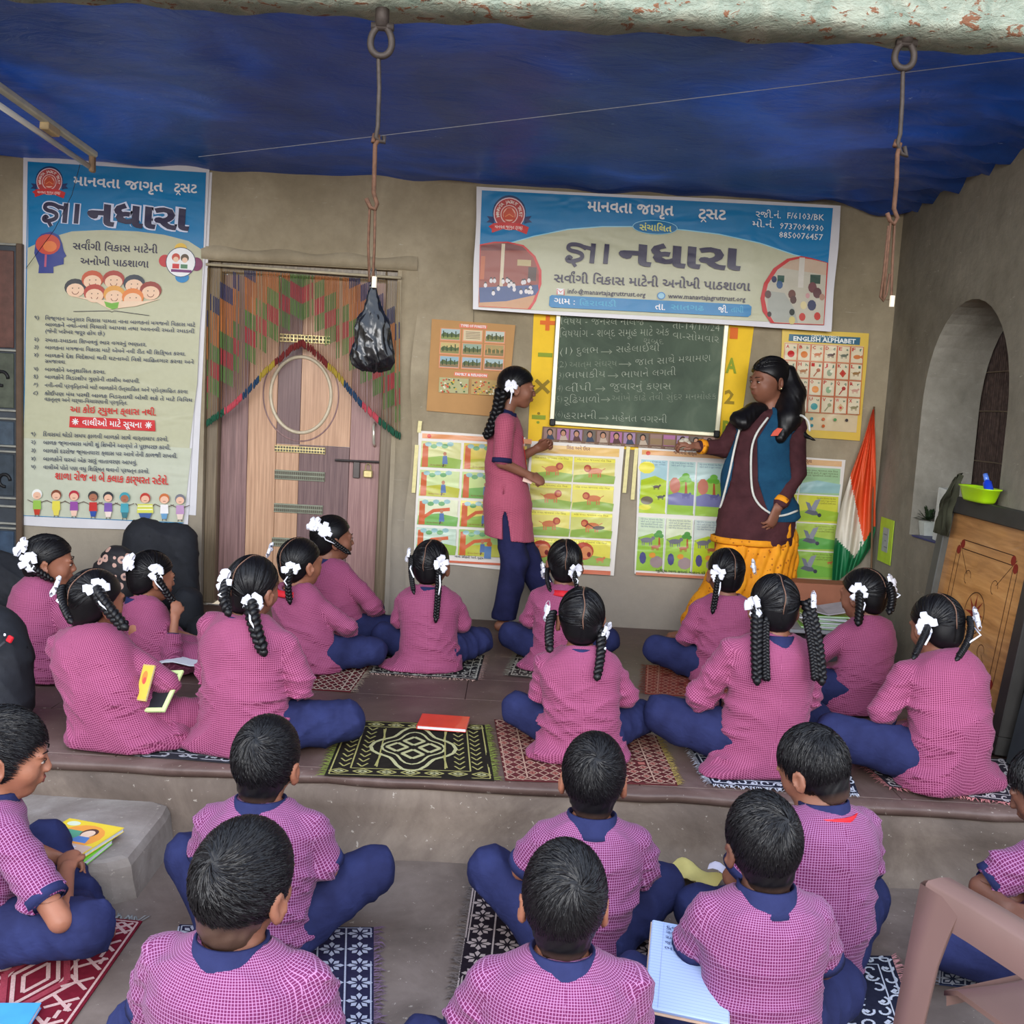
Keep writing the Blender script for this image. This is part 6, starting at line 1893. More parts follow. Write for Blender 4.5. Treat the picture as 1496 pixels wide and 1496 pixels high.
def teacher():
    Y = 5.70; O = np.array(at_y(1100, 900, Y)); O[2] = FL
    L = lambda px, py, dy=0.0: Wp(px, py, Y + dy) - O
    hs = 1.13
    R = rotm(math.radians(112), math.radians(10), math.radians(-3))
    H = L(1126, 521) - V(0, 0, .112 * hs)
    N = L(1124, 603)
    Sr, Sl = L(1082, 622, .02), L(1160, 622, -.03)      # her right is the picture's left
    Er, El_ = L(1058, 655, .06), L(1164, 690, -.03)
    Wr_, Wl_ = L(1018, 652, -.02), L(1136, 742, -.15)
    c1, c2, c3, c4 = L(1118, 640), L(1109, 700), L(1105, 760), L(1102, 800)
    Hr, Hl = L(1085, 770), L(1125, 770)
    Kr, Kl = L(1070, 850, -.03), L(1112, 850, -.03)
    Ar, Al = L(1010, 922, 0), L(1088, 925, .05)
    pts = [H, N, Sr, Sl, Er, El_, Wr_, Wl_, Ar, Al, Kr, Kl]
    lo = np.minimum.reduce(pts) - .2; hi = np.maximum.reduce(pts) + .19; lo[2] = -.02
    F = Field(lo, hi, .0052)
    F.cap(c3, c1, .11, .10, 0, f=(0, 1, 0), sf=1.2)
    F.cap(N - V(0, 0, .04), H + R @ (V(0, -.022, -.05) * hs), .052, .047, .02)
    head_prims(F, H, R, hs)
    F.ell(H + R @ (V(0, .03, -.04) * hs), V(.062, .058, .066) * hs, R, .02)
    for S_, E_, W_, n, side, cu, d in ((Sr, Er, Wr_, V(.0, .3, -.9), 1, .9, V(-1, -.1, .18)), (Sl, El_, Wl_, V(-.5, .6, 0), 1, .45, V(-.35, -.15, -1))):
        F.cap(N - V(0, 0, .05), S_, .05, .045, .02)
        F.cap(S_, E_, .045, .038, .01); F.cap(E_, W_, .038, .026, .006)
        put_hand(F, hand_caps(W_, d, n, 1.02, cu, .12, side), 1.0)
    for h_, k_, a_ in ((Hr, Kr, Ar), (Hl, Kl, Al)):
        F.cap(h_, k_, .08, .055, .02); F.cap(k_, a_, .05, .034, .01)
        a0 = V(a_[0], a_[1], .05)
        F.cap(a_, a0, .034, .034, .01); F.cap(a0 + V(.01, 0, -.015), a0 + V(-.12, -.03, -.026), .034, .024, .012)
        for j in range(5):
            F.cap(a0 + V(-.12, -.055 + .014 * j, -.030), a0 + V(-.15 + .006 * abs(j - 1), -.058 + .015 * j, -.034), .010, .009, .004)
    F.cut_below(.001)
    root = mesh_obj('person', F.mesh(.01), SKINS[0]); root.location = O
    tag(root, 'teacher in maroon kurta, blue vest and orange trousers pointing to the blackboard', 'person')
    # loose orange trousers in deep pleats
    F = Field(lo, hi, .0065)
    F.cap(Hr, Hl, .10, .10, 0)
    F.cap(Hr, Kr, .10, .135, .05); F.cap(Kr, Ar + V(.02, 0, .06), .125, .075, .05)
    F.cap(Hl, Kl, .11, .13, .05); F.cap(Kl, Al + V(0, 0, .06), .13, .085, .05)
    F.cap(L(1095, 810), L(1090, 880), .13, .14, .06); F.cap(L(1130, 790, .05), L(1128, 880, .05), .12, .12, .05)
    X, Y_, Z = F.grids(); F.D = F.D - (.011 * np.abs(np.sin((X * .8 + Y_ * .35 + .05 * np.sin(Z * 7)) * 62)) * np.clip((.95 - Z) * 4, 0, 1)).astype(np.float32)
    F.folds(.014, 14, .4, dirs=(1, .5, .15)); F.cut_below(.035)
    mesh_obj('pleated_trousers', F.mesh(.03), M_ORANGE, root)
    # kurta
    F = Field(lo, hi, .0062)
    F.cap(c1, c2, .165, .188, 0, f=(0, 1, 0), sf=1.5)
    F.cap(c2, c3, .188, .206, .04, f=(0, 1, 0), sf=1.50); F.cap(c3, L(1098, 835), .206, .238, .04, f=(0, 1, 0), sf=1.45)
    F.cap(Sr, Sl, .062, .062, .05); F.cap(c1, N - V(0, 0, .05), .11, .055, .04)
    for S_, E_, W_ in ((Sr, Er, Wr_), (Sl, El_, Wl_)):
        F.cap(S_, E_, .064, .052, .015); F.cap(E_, lerp(E_, W_, .86), .052, .036, .012)
    F.folds(.007, 15, .8); F.folds(.008, 19, .25, dirs=(1, .4, .15), mask=np.clip((.9 - F.ax[2]) / .3, 0, 1)[None, None, :])
    X, Y_, Z = F.grids(); hem = L(1098, 792)
    cut = (hem[2] - Z + 0 * X + 0 * Y_)
    side = ((X < L(1170, 780)[0]) | (Z > 0))
    F.D = np.maximum(F.D, cut)
    ku = mesh_obj('kurta', F.mesh(.02), M_MAROON, root)
    m = MB(); n = 44; rows = []
    for k in range(n + 1):
        a = 2 * PI * k / n
        rx, ry = .221, .152; c = V(hem[0], hem[1], hem[2])
        w_ = 1 + .02 * math.sin(a * 7)
        rows.append([Vector((c[0] + (rx + e_) * w_ * math.cos(a), c[1] + (ry + e_) * w_ * math.sin(a), c[2] + z_)) for e_, z_ in ((0.0, .03), (.006, .028), (.008, .0), (.0, -.008), (-.008, .0))])
    m.grid(rows); m.build('orange_hem_band', M_ORANGE, ku, True, fixn=True)
    for E_, W_ in ((Er, Wr_), (El_, Wl_)):
        e = lerp(E_, W_, .84); cuff(root, E_, e - unit(W_ - E_) * .02, .040, .030, M_ORANGE)
    # vest: fronts, back, white piping
    F = Field(lo, hi, .0062)
    F.cap(c1, c2, .180, .204, 0, f=(0, 1, 0), sf=1.5)
    F.cap(c2, L(1110, 765), .204, .224, .04, f=(0, 1, 0), sf=1.50)
    F.cap(Sr + V(.02, 0, .0), Sl - V(.02, 0, 0), .074, .074, .05); F.cap(c1, N - V(0, 0, .05), .12, .062, .04)
    F.folds(.005, 16, .7)
    FD = F.D.copy()
    # opening in front: a curve from the neck down to each hip
    X, Y_, Z = F.grids()
    zN, z1, z2, z3 = N[2], L(1100, 640)[2], L(1100, 700)[2], L(1100, 756)[2]
    xl = np.interp(F.ax[2], [L(1100, 770)[2], z3, z2, z1, zN], [L(1049, 756)[0], L(1051, 745)[0], L(1064, 700)[0], L(1073, 650)[0], L(1090, 612)[0]])[None, None, :]
    xr = np.interp(F.ax[2], [L(1100, 770)[2], z3, z2, z1, zN], [L(1165, 756)[0], L(1118, 745)[0], L(1098, 715)[0], L(1099, 650)[0], L(1124, 606)[0]])[None, None, :]
    opening = np.maximum(np.maximum(xl - X, X - xr), Y_ - c1[1])
    F.D = np.maximum(F.D, -opening)
    for S_, E_ in ((Sr, Er), (Sl, El_)):
        d = unit(E_ - S_); F.cap(S_ + d * .035 + V(.0, 0, .0), S_ + d * .35, .072, .085, .006, mode='s')
    F.D = np.maximum(F.D, L(1100, 757)[2] - Z + .0 * X + .0 * Y_ + .5 * np.clip(np.abs(X - c2[0]) - .20, 0, 1))
    ve = mesh_obj('vest', F.mesh(.02), M_VEST, root)
    # piping laid along the edges, pressed onto the cloth of the front
    M_PIPE = plain('white_piping', C(216, 216, 208), .6)
    def front(px, py):
        """depth of the vest's front where the photo shows (px,py)"""
        e = lc3(EYE); r_ = np.array(ray(px, py)); r_ = r_ / np.linalg.norm(r_)
        t = 4.8
        for _ in range(260):
            q = e + r_ * t
            i = np.round((q - F.lo) / F.h).astype(int)
            if np.all(i >= 0) and np.all(i < F.n):
                if FD[tuple(i)] < .004: return q - r_ * .006
            t += .005
        return e + r_ * (Y - .17) / r_[1]
    lc3 = lambda w: np.asarray(w) - O
    def pipe(pl):
        q = []
        for a, b in zip(pl, pl[1:]):
            for k in range(4): q.append(front(a[0] + (b[0] - a[0]) * k / 4, a[1] + (b[1] - a[1]) * k / 4))
        q.append(front(*pl[-1])); q = np.array(q)
        for _ in range(3): q[1:-1] = (q[:-2] + 2 * q[1:-1] + q[2:]) / 4
        m = MB(); m.tube([Vector(p) for p in q], .0065, 6); m.build('piping', M_PIPE, ve, True)
    pipe([(1122, 610), (1105, 632), (1097, 655), (1097, 700), (1100, 725), (1112, 742), (1134, 755), (1150, 752), (1165, 746)])
    pipe([(1083, 618), (1074, 650), (1066, 690), (1056, 730), (1052, 742)])
    pipe([(1146, 622), (1158, 608), (1172, 606), (1182, 616), (1183, 630)])
    m = MB(); p = front(1135, 632); m.prism([Vector(p + V(*q)) for q in ((-.035, -.004, -.02), (.022, -.004, -.014), (.03, -.004, .022), (.0, -.004, .026), (-.02, -.004, .008))], (0, -.006, 0))
    m.build('orange_tag', plain('coral_cloth', C(214, 92, 72), .7), ve)
    # hair: cap, ponytail and long loose locks over both shoulders
    hair = make_hair(root, H, R, hs, 'woman', 33, bows=((-.03, -.10, .02), (.03, -.10, .02)), n=900)
    F = Field(lo, np.maximum(hi, H + .25), .0062)
    F.cap(L(1152, 545, .0), L(1160, 575, -.02), .045, .060, 0)
    F.cap(L(1160, 575, -.02), L(1152, 612, -.07), .062, .070, .03)
    F.cap(L(1152, 612, -.07), L(1140, 640, -.12), .060, .030, .03)
    F.cap(L(1160, 600, 0), L(1172, 634, -.06), .06, .022, .03)
    F.cap(L(1172, 634, -.06), L(1192, 644, -.08), .018, .004, .01)
    F.cap(L(1150, 590, .0), L(1115, 606, .02), .055, .050, .04)
    F.cap(L(1100, 600, -.03), L(1086, 618, -.09), .045, .042, .03)
    F.cap(L(1112, 598, -.03), L(1078, 612, -.06), .035, .045, .03)
    # strands: shallow grooves along the fall of the hair
    X, Y_, Z = F.grids()
    F.D = F.D + (.0008 * np.sin((X * .9 + Z * .35) * 260 + 3 * np.sin(Z * 22)) + .0006 * np.sin((X + Y_ * .7) * 170 + 2 * np.sin(Z * 17 + X * 9))).astype(np.float32)
    p, t, q = F.mesh(.02)
    mesh_obj('loose_hair', (p, t, q), M_HAIR, hair, None, lambda P: np.tile([0, 0, 0, 1.0], (len(P), 1)))
    face_bits(root, H, R, hs, smile=.8)
    m = MB()
    for x in (-1, 1): m.sphere(Vector(H + R @ (V(x * .089, -.006, -.038) * hs)), .006, 8, 6)
    m.build('earrings', plain('gold_stud', C(230, 210, 160), .2, .5, .05, 10, metal=.8), root, True)
    m = MB(); n = 20
    m.tube([Vector(N + V(.062 * math.cos(a), -.01 - .070 * math.sin(a), -.035 - .03 * math.sin(a))) for a in np.linspace(-.3, PI + .3, n)], .0025, 6); m.build('necklace', plain('gold_stud', C(230, 210, 160)), root, True)
    # duster held against the board
    c = Wp(1000, 648, Y - .03); m = MB(); m.sphere(c, (.035, .02, .03), 10, 8)
    for k in range(5): m.sphere(c + V(.02 * math.cos(k * 1.3), -.01, .02 * math.sin(k * 1.3)), (.018, .014, .014), 8, 6)
    tag(m.build('crumpled_cloth', plain('off_white_cloth', C(196, 186, 168), .9), smooth=True), 'crumpled pale cloth in the teacher\'s outstretched hand below the blackboard', 'cloth')
teacher()
# ================================================================= HANGING THINGS
M_RUST = plain('rusty_iron', C(96, 68, 52), .75, .3, .3, 60, metal=.3, bump=.3)
M_IRON = plain('dark_iron', C(66, 58, 54), .6, .4, .2, 50, metal=.4, bump=.2)
def swing_hook(pts, ring, rods, link, Y, label, lw):
    x0, y0, x1, y1 = ring
    c = at_y((x0 + x1) / 2, (y0 + y1) / 2, Y); rt = empty('swing_hook', tuple(c)); tag(rt, label, 'hook'); oc_ = tuple(c)
    rx = (at_y(x1, y0, Y).x - at_y(x0, y0, Y).x) / 2; rz = (at_y(x0, y0, Y).z - at_y(x0, y1, Y).z) / 2
    m = MB(); n = 24
    m.tube([(c.x + rx * math.cos(PI / 2 + .45 + (2 * PI - .9) * k / n) * (1 + .12 * math.sin(k / n * 2 * PI - 1.5)), Y, c.z + rz * math.sin(PI / 2 + .45 + (2 * PI - .9) * k / n)) for k in range(n + 1)], .011, 8)
    m.build('shackle', M_IRON, rt, True, origin=oc_)
    m = MB(); m.tube([(c.x - rx * .95, Y, c.z + rz * .95), (c.x + rx * 1.1, Y, c.z + rz * .95)], .0125, 10); m.tube([(c.x, Y, c.z + rz * .9), (c.x, Y, 2.52)], .022, 10); m.build('shackle_pin', M_IRON, rt, True, origin=oc_)
    for r_ in rods:
        m = MB(); m.tube([at_y(x, y, Y + dy) for x, y, dy in r_], .0072, 8); m.build('iron_rod', M_IRON if r_ is rods[0] else M_RUST, rt, True, origin=oc_)
    m = MB(); m.tube([at_y(x, y, Y) for x, y in link], lw, 8, closed=True); m.build('long_link', M_RUST, rt, True, origin=oc_)
    m = MB(); p = at_y(link[3][0] + 2, link[3][1] - 6, Y - .012); m.tube([p, p - Vector((0, 0, .035))], .008, 8); m.build('pale_sleeve', plain('pale_tape', C(222, 206, 180), .5), rt, origin=oc_)
HK = 3.33
swing_hook(None, (541, 38, 573, 82), [[(557, 78, 0), (553, 86, .004), (554, 130, .0), (552, 185, 0), (549, 200, 0), (553, 206, .01), (561, 208, .02), (561, 199, .02)], [(545, 208, 0), (547, 197, .012), (553, 199, .02), (553, 204, .01), (548, 212, 0), (547, 250, 0), (546, 282, 0), (551, 298, 0), (548, 306, 0), (541, 303, 0), (535, 290, 0)]],
           [(540, 306), (548, 306), (547, 360), (545, 410), (540, 412), (538, 360)], HK, 'left rusty swing hook hanging from the beam, bag tied below', .0045)
swing_hook(None, (1307, 62, 1336, 100), [[(1321, 98, 0), (1319, 106, .004), (1318, 150, 0), (1315, 196, 0), (1311, 210, 0), (1316, 224, .012), (1324, 228, .02), (1321, 214, .02)], [(1307, 214, 0), (1309, 206, .012), (1315, 210, .012), (1311, 226, 0), (1310, 262, 0), (1306, 305, 0), (1311, 318, 0), (1306, 328, 0), (1300, 322, 0), (1296, 311, 0)]],
           [(1301, 326), (1307, 326), (1304, 380), (1302, 438), (1290, 438), (1296, 380)], HK, 'right rusty swing hook hanging from the beam, with empty long link', .0045)
m = MB(); m.tube([at_y(1298, 330, HK), at_y(1291, 400, HK), at_y(1286, 434, HK), at_y(1290, 440, HK), at_y(1295, 430, HK), at_y(1300, 400, HK)], .004, 6); 
tag(m.build('bent_wire', M_RUST, smooth=True), 'bent rusty wire hooked on the right swing link', 'wire')

# black plastic bag tied to the left link
import openvdb as _v
def blob(name, prims, h, mat, folds=None, adapt=.03, cut=None, parent=None, col=None, bones=None):
    lo = np.min([np.minimum(np.array(p[0]), np.array(p[1])) - max(p[2], p[3]) for p in prims], 0) - .04
    hi = np.max([np.maximum(np.array(p[0]), np.array(p[1])) + max(p[2], p[3]) for p in prims], 0) + .04
    F = Field(lo, hi, h)
    for p in prims: F.cap(p[0], p[1], p[2], p[3], p[4] if len(p) > 4 else .03, f=p[5] if len(p) > 5 else None, sf=p[6] if len(p) > 6 else 1.0)
    if folds: folds(F)
    if cut is not None: F.cut_below(cut)
    return mesh_obj(name, F.mesh(adapt), mat, parent, bones, col)
def make_bag():
    t = np.array(at_y(545, 432, HK)); b = np.array(at_y(545, 528, HK)); w = np.array(at_y(576, 528, HK))[0] - b[0]
    O = V(t[0], HK, b[2])
    L = lambda px, py: np.array(at_y(px, py, HK)) - O
    def fl(F):
        X, Y, Z = F.grids(); a = np.arctan2(Y, X - L(545, 480)[0])
        hgt = np.clip((L(545, 420)[2] - Z) / .25, 0, 1)
        F.D = F.D + (.0045 * hgt * np.sin(a * 13 + 4 * np.sin(Z * 21)) + .004 * np.sin(a * 7 + Z * 60) * hgt).astype(np.float32)
        F.folds(.006, 3, 1.3)
    m_ = plain('black_polythene', C(20, 20, 22), .22, .6, .1, 20)
    o = blob('plastic_bag', [(L(546, 412), L(545, 432), .008, .010, 0), (L(545, 428), L(545, 480), .014, .050, .01, (0, 1, 0), 1.15), (L(545, 480), L(545, 512), .052, .060, .02, (0, 1, 0), 1.15), (L(528, 524), L(562, 524), .026, .026, .03)], .0045, m_, fl)
    o.location = O; tag(o, 'black polythene bag tied to the left swing hook before the door', 'bag')
    m = MB()
    for s_ in (-1, 1):
        m.tube([Vector(L(545, 414)), Vector(L(545 + 5 * s_, 405)), Vector(L(546 + 3 * s_, 392)), Vector(L(545, 402))], .004, 6, flat=.5)
    m.tube([Vector(L(540, 420)), Vector(L(550, 421))], .009, 8)
    m.build('knot', m_, o, True)
make_bag()

# tube light fitting under the tarpaulin
tl0, tl1 = at_y(138, 226, 5.3), at_y(-70, 78, 4.15)
d = (tl1 - tl0); ctr = (tl0 + tl1) / 2
rt = empty('tube_light', tuple(ctr)); tag(rt, 'old tube light fitting slung under the tarpaulin at the upper left', 'lamp')
def along(a, b, w, h, name, mat, off=(0, 0, 0)):
    a = Vector(a) + Vector(off); b = Vector(b) + Vector(off); dd = b - a; q = dd.to_track_quat('X', 'Z').to_matrix()
    m = MB(); m.box((a + b) / 2, (dd.length, w, h), q, bev=min(w, h) * .2); return m.build(name, mat, rt, origin=tuple(ctr))
M_BATTEN = plain('dusty_white_enamel', C(196, 196, 180), .5, .3, .15, 12)
along(tl0, tl1, .040, .030, 'batten', M_BATTEN)
dn = Vector((-.02, 0, -.062))
m = MB(); m.tube([tl0 + dn + d * .015, tl1 + dn - d * .02], .0135, 12); m.build('glass_tube', plain('white_glass_tube', C(226, 228, 224), .2, .5, .03, 8), rt, True, origin=tuple(ctr))
for f in (.004, .985):
    p = tl0 + d * f; m = MB(); m.box(p + Vector((-.008, 0, -.038)), (.026, .036, .10), bev=.006); m.build('tube_holder', plain('browned_plastic', C(150, 124, 96), .6), rt, origin=tuple(ctr))
p = tl0 + d * .37; q = d.to_track_quat('X', 'Z').to_matrix(); m = MB(); m.box(p + Vector((0, 0, -.028)), (.11, .045, .035), q, bev=.005); ch_ = m.build('choke_box', plain('yellowed_plastic', C(206, 182, 138), .5), rt, origin=tuple(ctr))
m = MB()
for k in range(4): m.box(p + q @ Vector((-.03 + .02 * k, -.024, -.026)), (.008, .002, .012), q)
so = m.build('printed_marks', M_IRON, ch_, origin=tuple(ctr)); so['kind'] = 'stuff'
# wires
m = MB(); a, b = at_y(290, 229, 5.5), at_y(1500, 84, 3.6)
m.tube([a + (b - a) * t + Vector((0, 0, -.004 * math.sin(PI * t))) for t in np.linspace(0, 1, 14)], .0016, 5)
tag(m.build('cord', plain('white_cord', C(190, 194, 200), .6)), 'thin pale cord stretched across under the blue tarpaulin', 'cord')
m = MB(); m.tube([at_y(117, 240, 5.25), at_y(105, 285, 5.5), at_y(80, 335, 5.8), at_y(38, 392, WY - .03)], .0015, 5)
tag(m.build('electric_wire', plain('black_wire', C(30, 30, 32), .5)), 'thin black wire running from the tube light across the tall banner', 'wire')

# ================================================================= FLAG
def flag():
    left = [(1275, 598), (1262, 640), (1244, 690), (1230, 735), (1221, 775), (1217, 815), (1215, 856)]
    right = [(1277, 598), (1279, 640), (1280, 690), (1279, 735), (1279, 775), (1272, 800), (1258, 822)]
    def at(pl, t):
        t *= len(pl) - 1; i = min(int(t), len(pl) - 2); f = t - i
        return (pl[i][0] * (1 - f) + pl[i + 1][0] * f, pl[i][1] * (1 - f) + pl[i + 1][1] * f)
    m = MB(); nu, nv = 36, 70; P = []; px = []
    for i in range(nv + 1):
        t = i / nv; a, b = at(left, t), at(right, t); row = []; rp_ = []
        for j in range(nu + 1):
            u = j / nu; x, y = a[0] + (b[0] - a[0]) * u, a[1] + (b[1] - a[1]) * u
            dep = .05 + .022 * math.sin(u * 15 + t * 3) * min(1, t * 3) + .012 * math.sin(u * 29 - t * 6)
            row.append(at_y(x, y, WY - .02 - dep)); rp_.append((x, y))
        P.append(row); px.append(rp_)
    SA, WH, GN = C(222, 84, 40), C(214, 206, 190), C(24, 110, 66)
    c = at_y(1250, 730, WY - .06)
    for i in range(nv):
        for j in range(nu):
            x, y = px[i][j]
            xs_ = 1241 + (y - 690) * .20 if y > 690 else 1241 - (690 - y) * 1.2
            if y > 790 + (1262 - x) * .10 + (8 if x > 1258 else 0) and x > 1256 or y > 780 + (x - 1217) * 1.05 and x < 1247 or y > 815 - (x - 1247) * 1.6 and x >= 1247: col = GN
            elif x > xs_: col = SA
            else: col = WH
            m.add([P[i][j], P[i][j + 1], P[i + 1][j + 1], P[i + 1][j]], [(0, 1, 2, 3)], 0, col)
    o = m.build('flag', mat_print('flag_cloth', .45, 0, .4), origin=c, smooth=False); o.location = c
    import bmesh
    bm = bmesh.new(); bm.from_mesh(o.data); bmesh.ops.remove_doubles(bm, verts=bm.verts, dist=1e-5); bm.to_mesh(o.data); bm.free()
    o.data.polygons.foreach_set('use_smooth', [True] * len(o.data.polygons))
    tag(o, 'orange, white and green cloth flag hanging folded in the corner', 'flag')
    m = MB(); m.tube([at_y(1277, 594, WY - .05), at_y(1273, 830, WY - .09), at_y(1268, 905, WY - .13)], .006, 8); m.build('flag_pole', plain('brown_stick', C(110, 84, 60), .7), o, True, origin=c)
flag()

# ================================================================= CARROM BOARD LEANING AT THE RIGHT
def carrom():
    y0, y1 = 4.88, 3.93; xb, xt, H_ = 2.0, 2.10, .955
    rt = empty('carrom_board', (xb, (y0 + y1) / 2, FL + .001)); tag(rt, 'plywood carrom board with dark frame leaning upright against the right wall', 'game board')
    o_ = tuple(rt.location)
    ex = Vector((0, y1 - y0, 0)).normalized(); ez = Vector((xt - xb, 0, H_)).normalized(); en = ex.cross(ez)
    if en.x > 0: en = -en
    R = Matrix((ex, en, ez)).transposed(); W = y0 - y1; L_ = math.hypot(xt - xb, H_)
    base = Vector((xb, y0, FL + .012))
    T = lambda u, v, n=0: base + ex * u + ez * v + en * n
    def bx(u0, v0, u1, v1, n0, n1, name, mat, bev=.004, mirror=None):
        m = MB(); m.box(T((u0 + u1) / 2, (v0 + v1) / 2, (n0 + n1) / 2), (abs(u1 - u0), abs(n1 - n0), abs(v1 - v0)), R, bev=bev); return m.build(name, mat, rt, origin=o_)
    fw = .075; M_F = plain('black_wood', C(50, 48, 46), .5, .4, .2, 10); M_F2 = plain('grey_wood', C(84, 84, 80), .55, .4, .15, 10)
    bx(0, 0, W, fw, -.02, .04, 'frame_rail', M_F); bx(0, L_ - fw, W, L_, -.02, .04, 'frame_rail', M_F); bx(0, fw, fw, L_ - fw, -.02, .04, 'frame_rail', M_F2); bx(W - fw, fw, W, L_ - fw, -.02, .04, 'frame_rail', M_F)
    t = NT('varnished_plywood', .35, .4); co = t.coord(); f = t.noise(t.mapping(co, (6, 1.5, 14)), 2, 5, .6, .6)
    t.color(t.ramp(f, [(.3, C(150, 104, 62)), (.55, C(186, 134, 82)), (.75, C(208, 158, 102))])); t.b.inputs['Coat Weight'].default_value = .3
    bx(fw, fw, W - fw, L_ - fw, 0, .012, 'playing_surface', t.m, .001)
    m = MB(); DK = C(60, 30, 24); RD = C(130, 36, 30)
    def ln(a, b, w, c=DK):
        a = T(a[0], a[1], .0128); b = T(b[0], b[1], .0128); d_ = (b - a); s = d_.normalized().cross(en) * w / 2; m.add([a - s, a + s, b + s, b - s], [(0, 1, 2, 3)], 0, c)
    def circ(u, v, r, w, c=DK, n=32, a0=0, a1=2 * PI):
        for k in range(n):
            p, q_ = a0 + (a1 - a0) * k / n, a0 + (a1 - a0) * (k + 1) / n
            ln((u + r * math.cos(p), v + r * math.sin(p)), (u + r * math.cos(q_), v + r * math.sin(q_)), w, c)
    def dot(u, v, r, c=RD, n=16): m.add([T(u + r * math.cos(2 * PI * k / n), v + r * math.sin(2 * PI * k / n), .0129) for k in range(n)], [tuple(range(n))], 0, c)
    cu, cv = W / 2, L_ / 2; g0, g1, e = .185, .225, .235
    for (a, b) in (((e, g0), (W - e, g0)), ((e, g1), (W - e, g1)), ((e, L_ - g0), (W - e, L_ - g0)), ((e, L_ - g1), (W - e, L_ - g1)), ((g0, e), (g0, L_ - e)), ((g1, e), (g1, L_ - e)), ((W - g0, e), (W - g0, L_ - e)), ((W - g1, e), (W - g1, L_ - e))): ln(a, b, .004)
    for u in (e, W - e):
        for v in ((g0 + g1) / 2, L_ - (g0 + g1) / 2): dot(u, v, .021)
    for v in (e, L_ - e):
        for u in ((g0 + g1) / 2, W - (g0 + g1) / 2): dot(u, v, .021)
    circ(cu, cv, .092, .004); circ(cu, cv, .022, .004, RD)
    for k in range(8):
        a = k * PI / 4; d1 = (math.cos(a), math.sin(a)); s1 = (-d1[1], d1[0])
        m.add([T(cu + s1[0] * .012, cv + s1[1] * .012, .0128), T(cu + d1[0] * .088, cv + d1[1] * .088, .0128), T(cu - s1[0] * .012, cv - s1[1] * .012, .0128)], [(0, 1, 2)], 0, RD)
    for su in (-1, 1):
        for sv in (-1, 1):
            ln((cu + su * .14, cv + sv * .15), (cu + su * .27, cv + sv * .28), .003); circ(cu + su * .13, cv + sv * .14, .03, .003, DK, 14, 0, 4.6)
    m.build('painted_lines', mat_print('board_paint', .5), rt, origin=o_)
    m = MB(); p = T(-.004, .30, .02); m.box(p, (.006, .03, .05), R, bev=.002); m.build('corner_plate', plain('bright_steel', C(200, 200, 196), .3, .5), rt, origin=o_)
    return T, L_, W
CT, CL, CW = carrom()
# dark low bench edge / second board standing in front of it at the far right
m = MB(); m.box((2.05, 3.74, .30), (.05, .30, .60), Matrix.Rotation(math.radians(8), 3, 'Y'), bev=.006)
tag(m.build('slate_board', plain('dark_slate_board', C(56, 64, 68), .45, .4, .2, 8)), 'dark grey board leaning on the wall at the right end of the platform', 'board')

# things on the top edge of the board and in the recess
tz = CT(0, CL, 0).z
p = at_x(1428, 718, 2.06)
def tray():
    c = Vector((2.06, at_x(1431, 718, 2.06).y, tz + .004)); m = MB(); n = 28; prof = [(.0, .0), (.75, .0), (.82, .01), (1.0, .058), (1.08, .062), (1.08, .066), (.98, .064), (.79, .014), (0, .008)]
    rows = []
    for k in range(n + 1):
        a = 2 * PI * k / n; sx = abs(math.cos(a)) ** .5 * math.copysign(1, math.cos(a)); sy = abs(math.sin(a)) ** .5 * math.copysign(1, math.sin(a))
        rows.append([Vector((r_ * .045 * sx, r_ * .14 * sy, z)) for r_, z in prof])
    m.grid(rows); o = m.build('plastic_tray', plain('lime_plastic', C(176, 226, 24), .3, .5, .04, 8), smooth=True, origin=(0, 0, 0), fixn=True); o.location = c
    tag(o, 'lime green plastic tray resting on the top edge of the leaning board', 'tray')
    b = c + Vector((0, -.10, .045))
    rt = empty('spray_bottle', tuple(b)); tag(rt, 'small blue bottle lying tilted in the lime green tray', 'bottle')
    RR = Matrix.Rotation(math.radians(-38), 3, 'X'); bl = plain('blue_plastic', C(24, 60, 190), .2, .6, .05, 10)
    m = MB(); m.tube([RR @ Vector((0, 0, z)) for z in (-.02, -.015, .055, .066, .068)], [.012, .019, .019, .010, .008], 14); m.build('bottle_body', bl, rt, True)
    m = MB(); m.tube([RR @ Vector((0, 0, .066)), RR @ Vector((0, 0, .10))], .011, 12); m.build('bottle_cap', plain('clear_blue', C(90, 130, 220), .15, .6), rt, True)
tray()
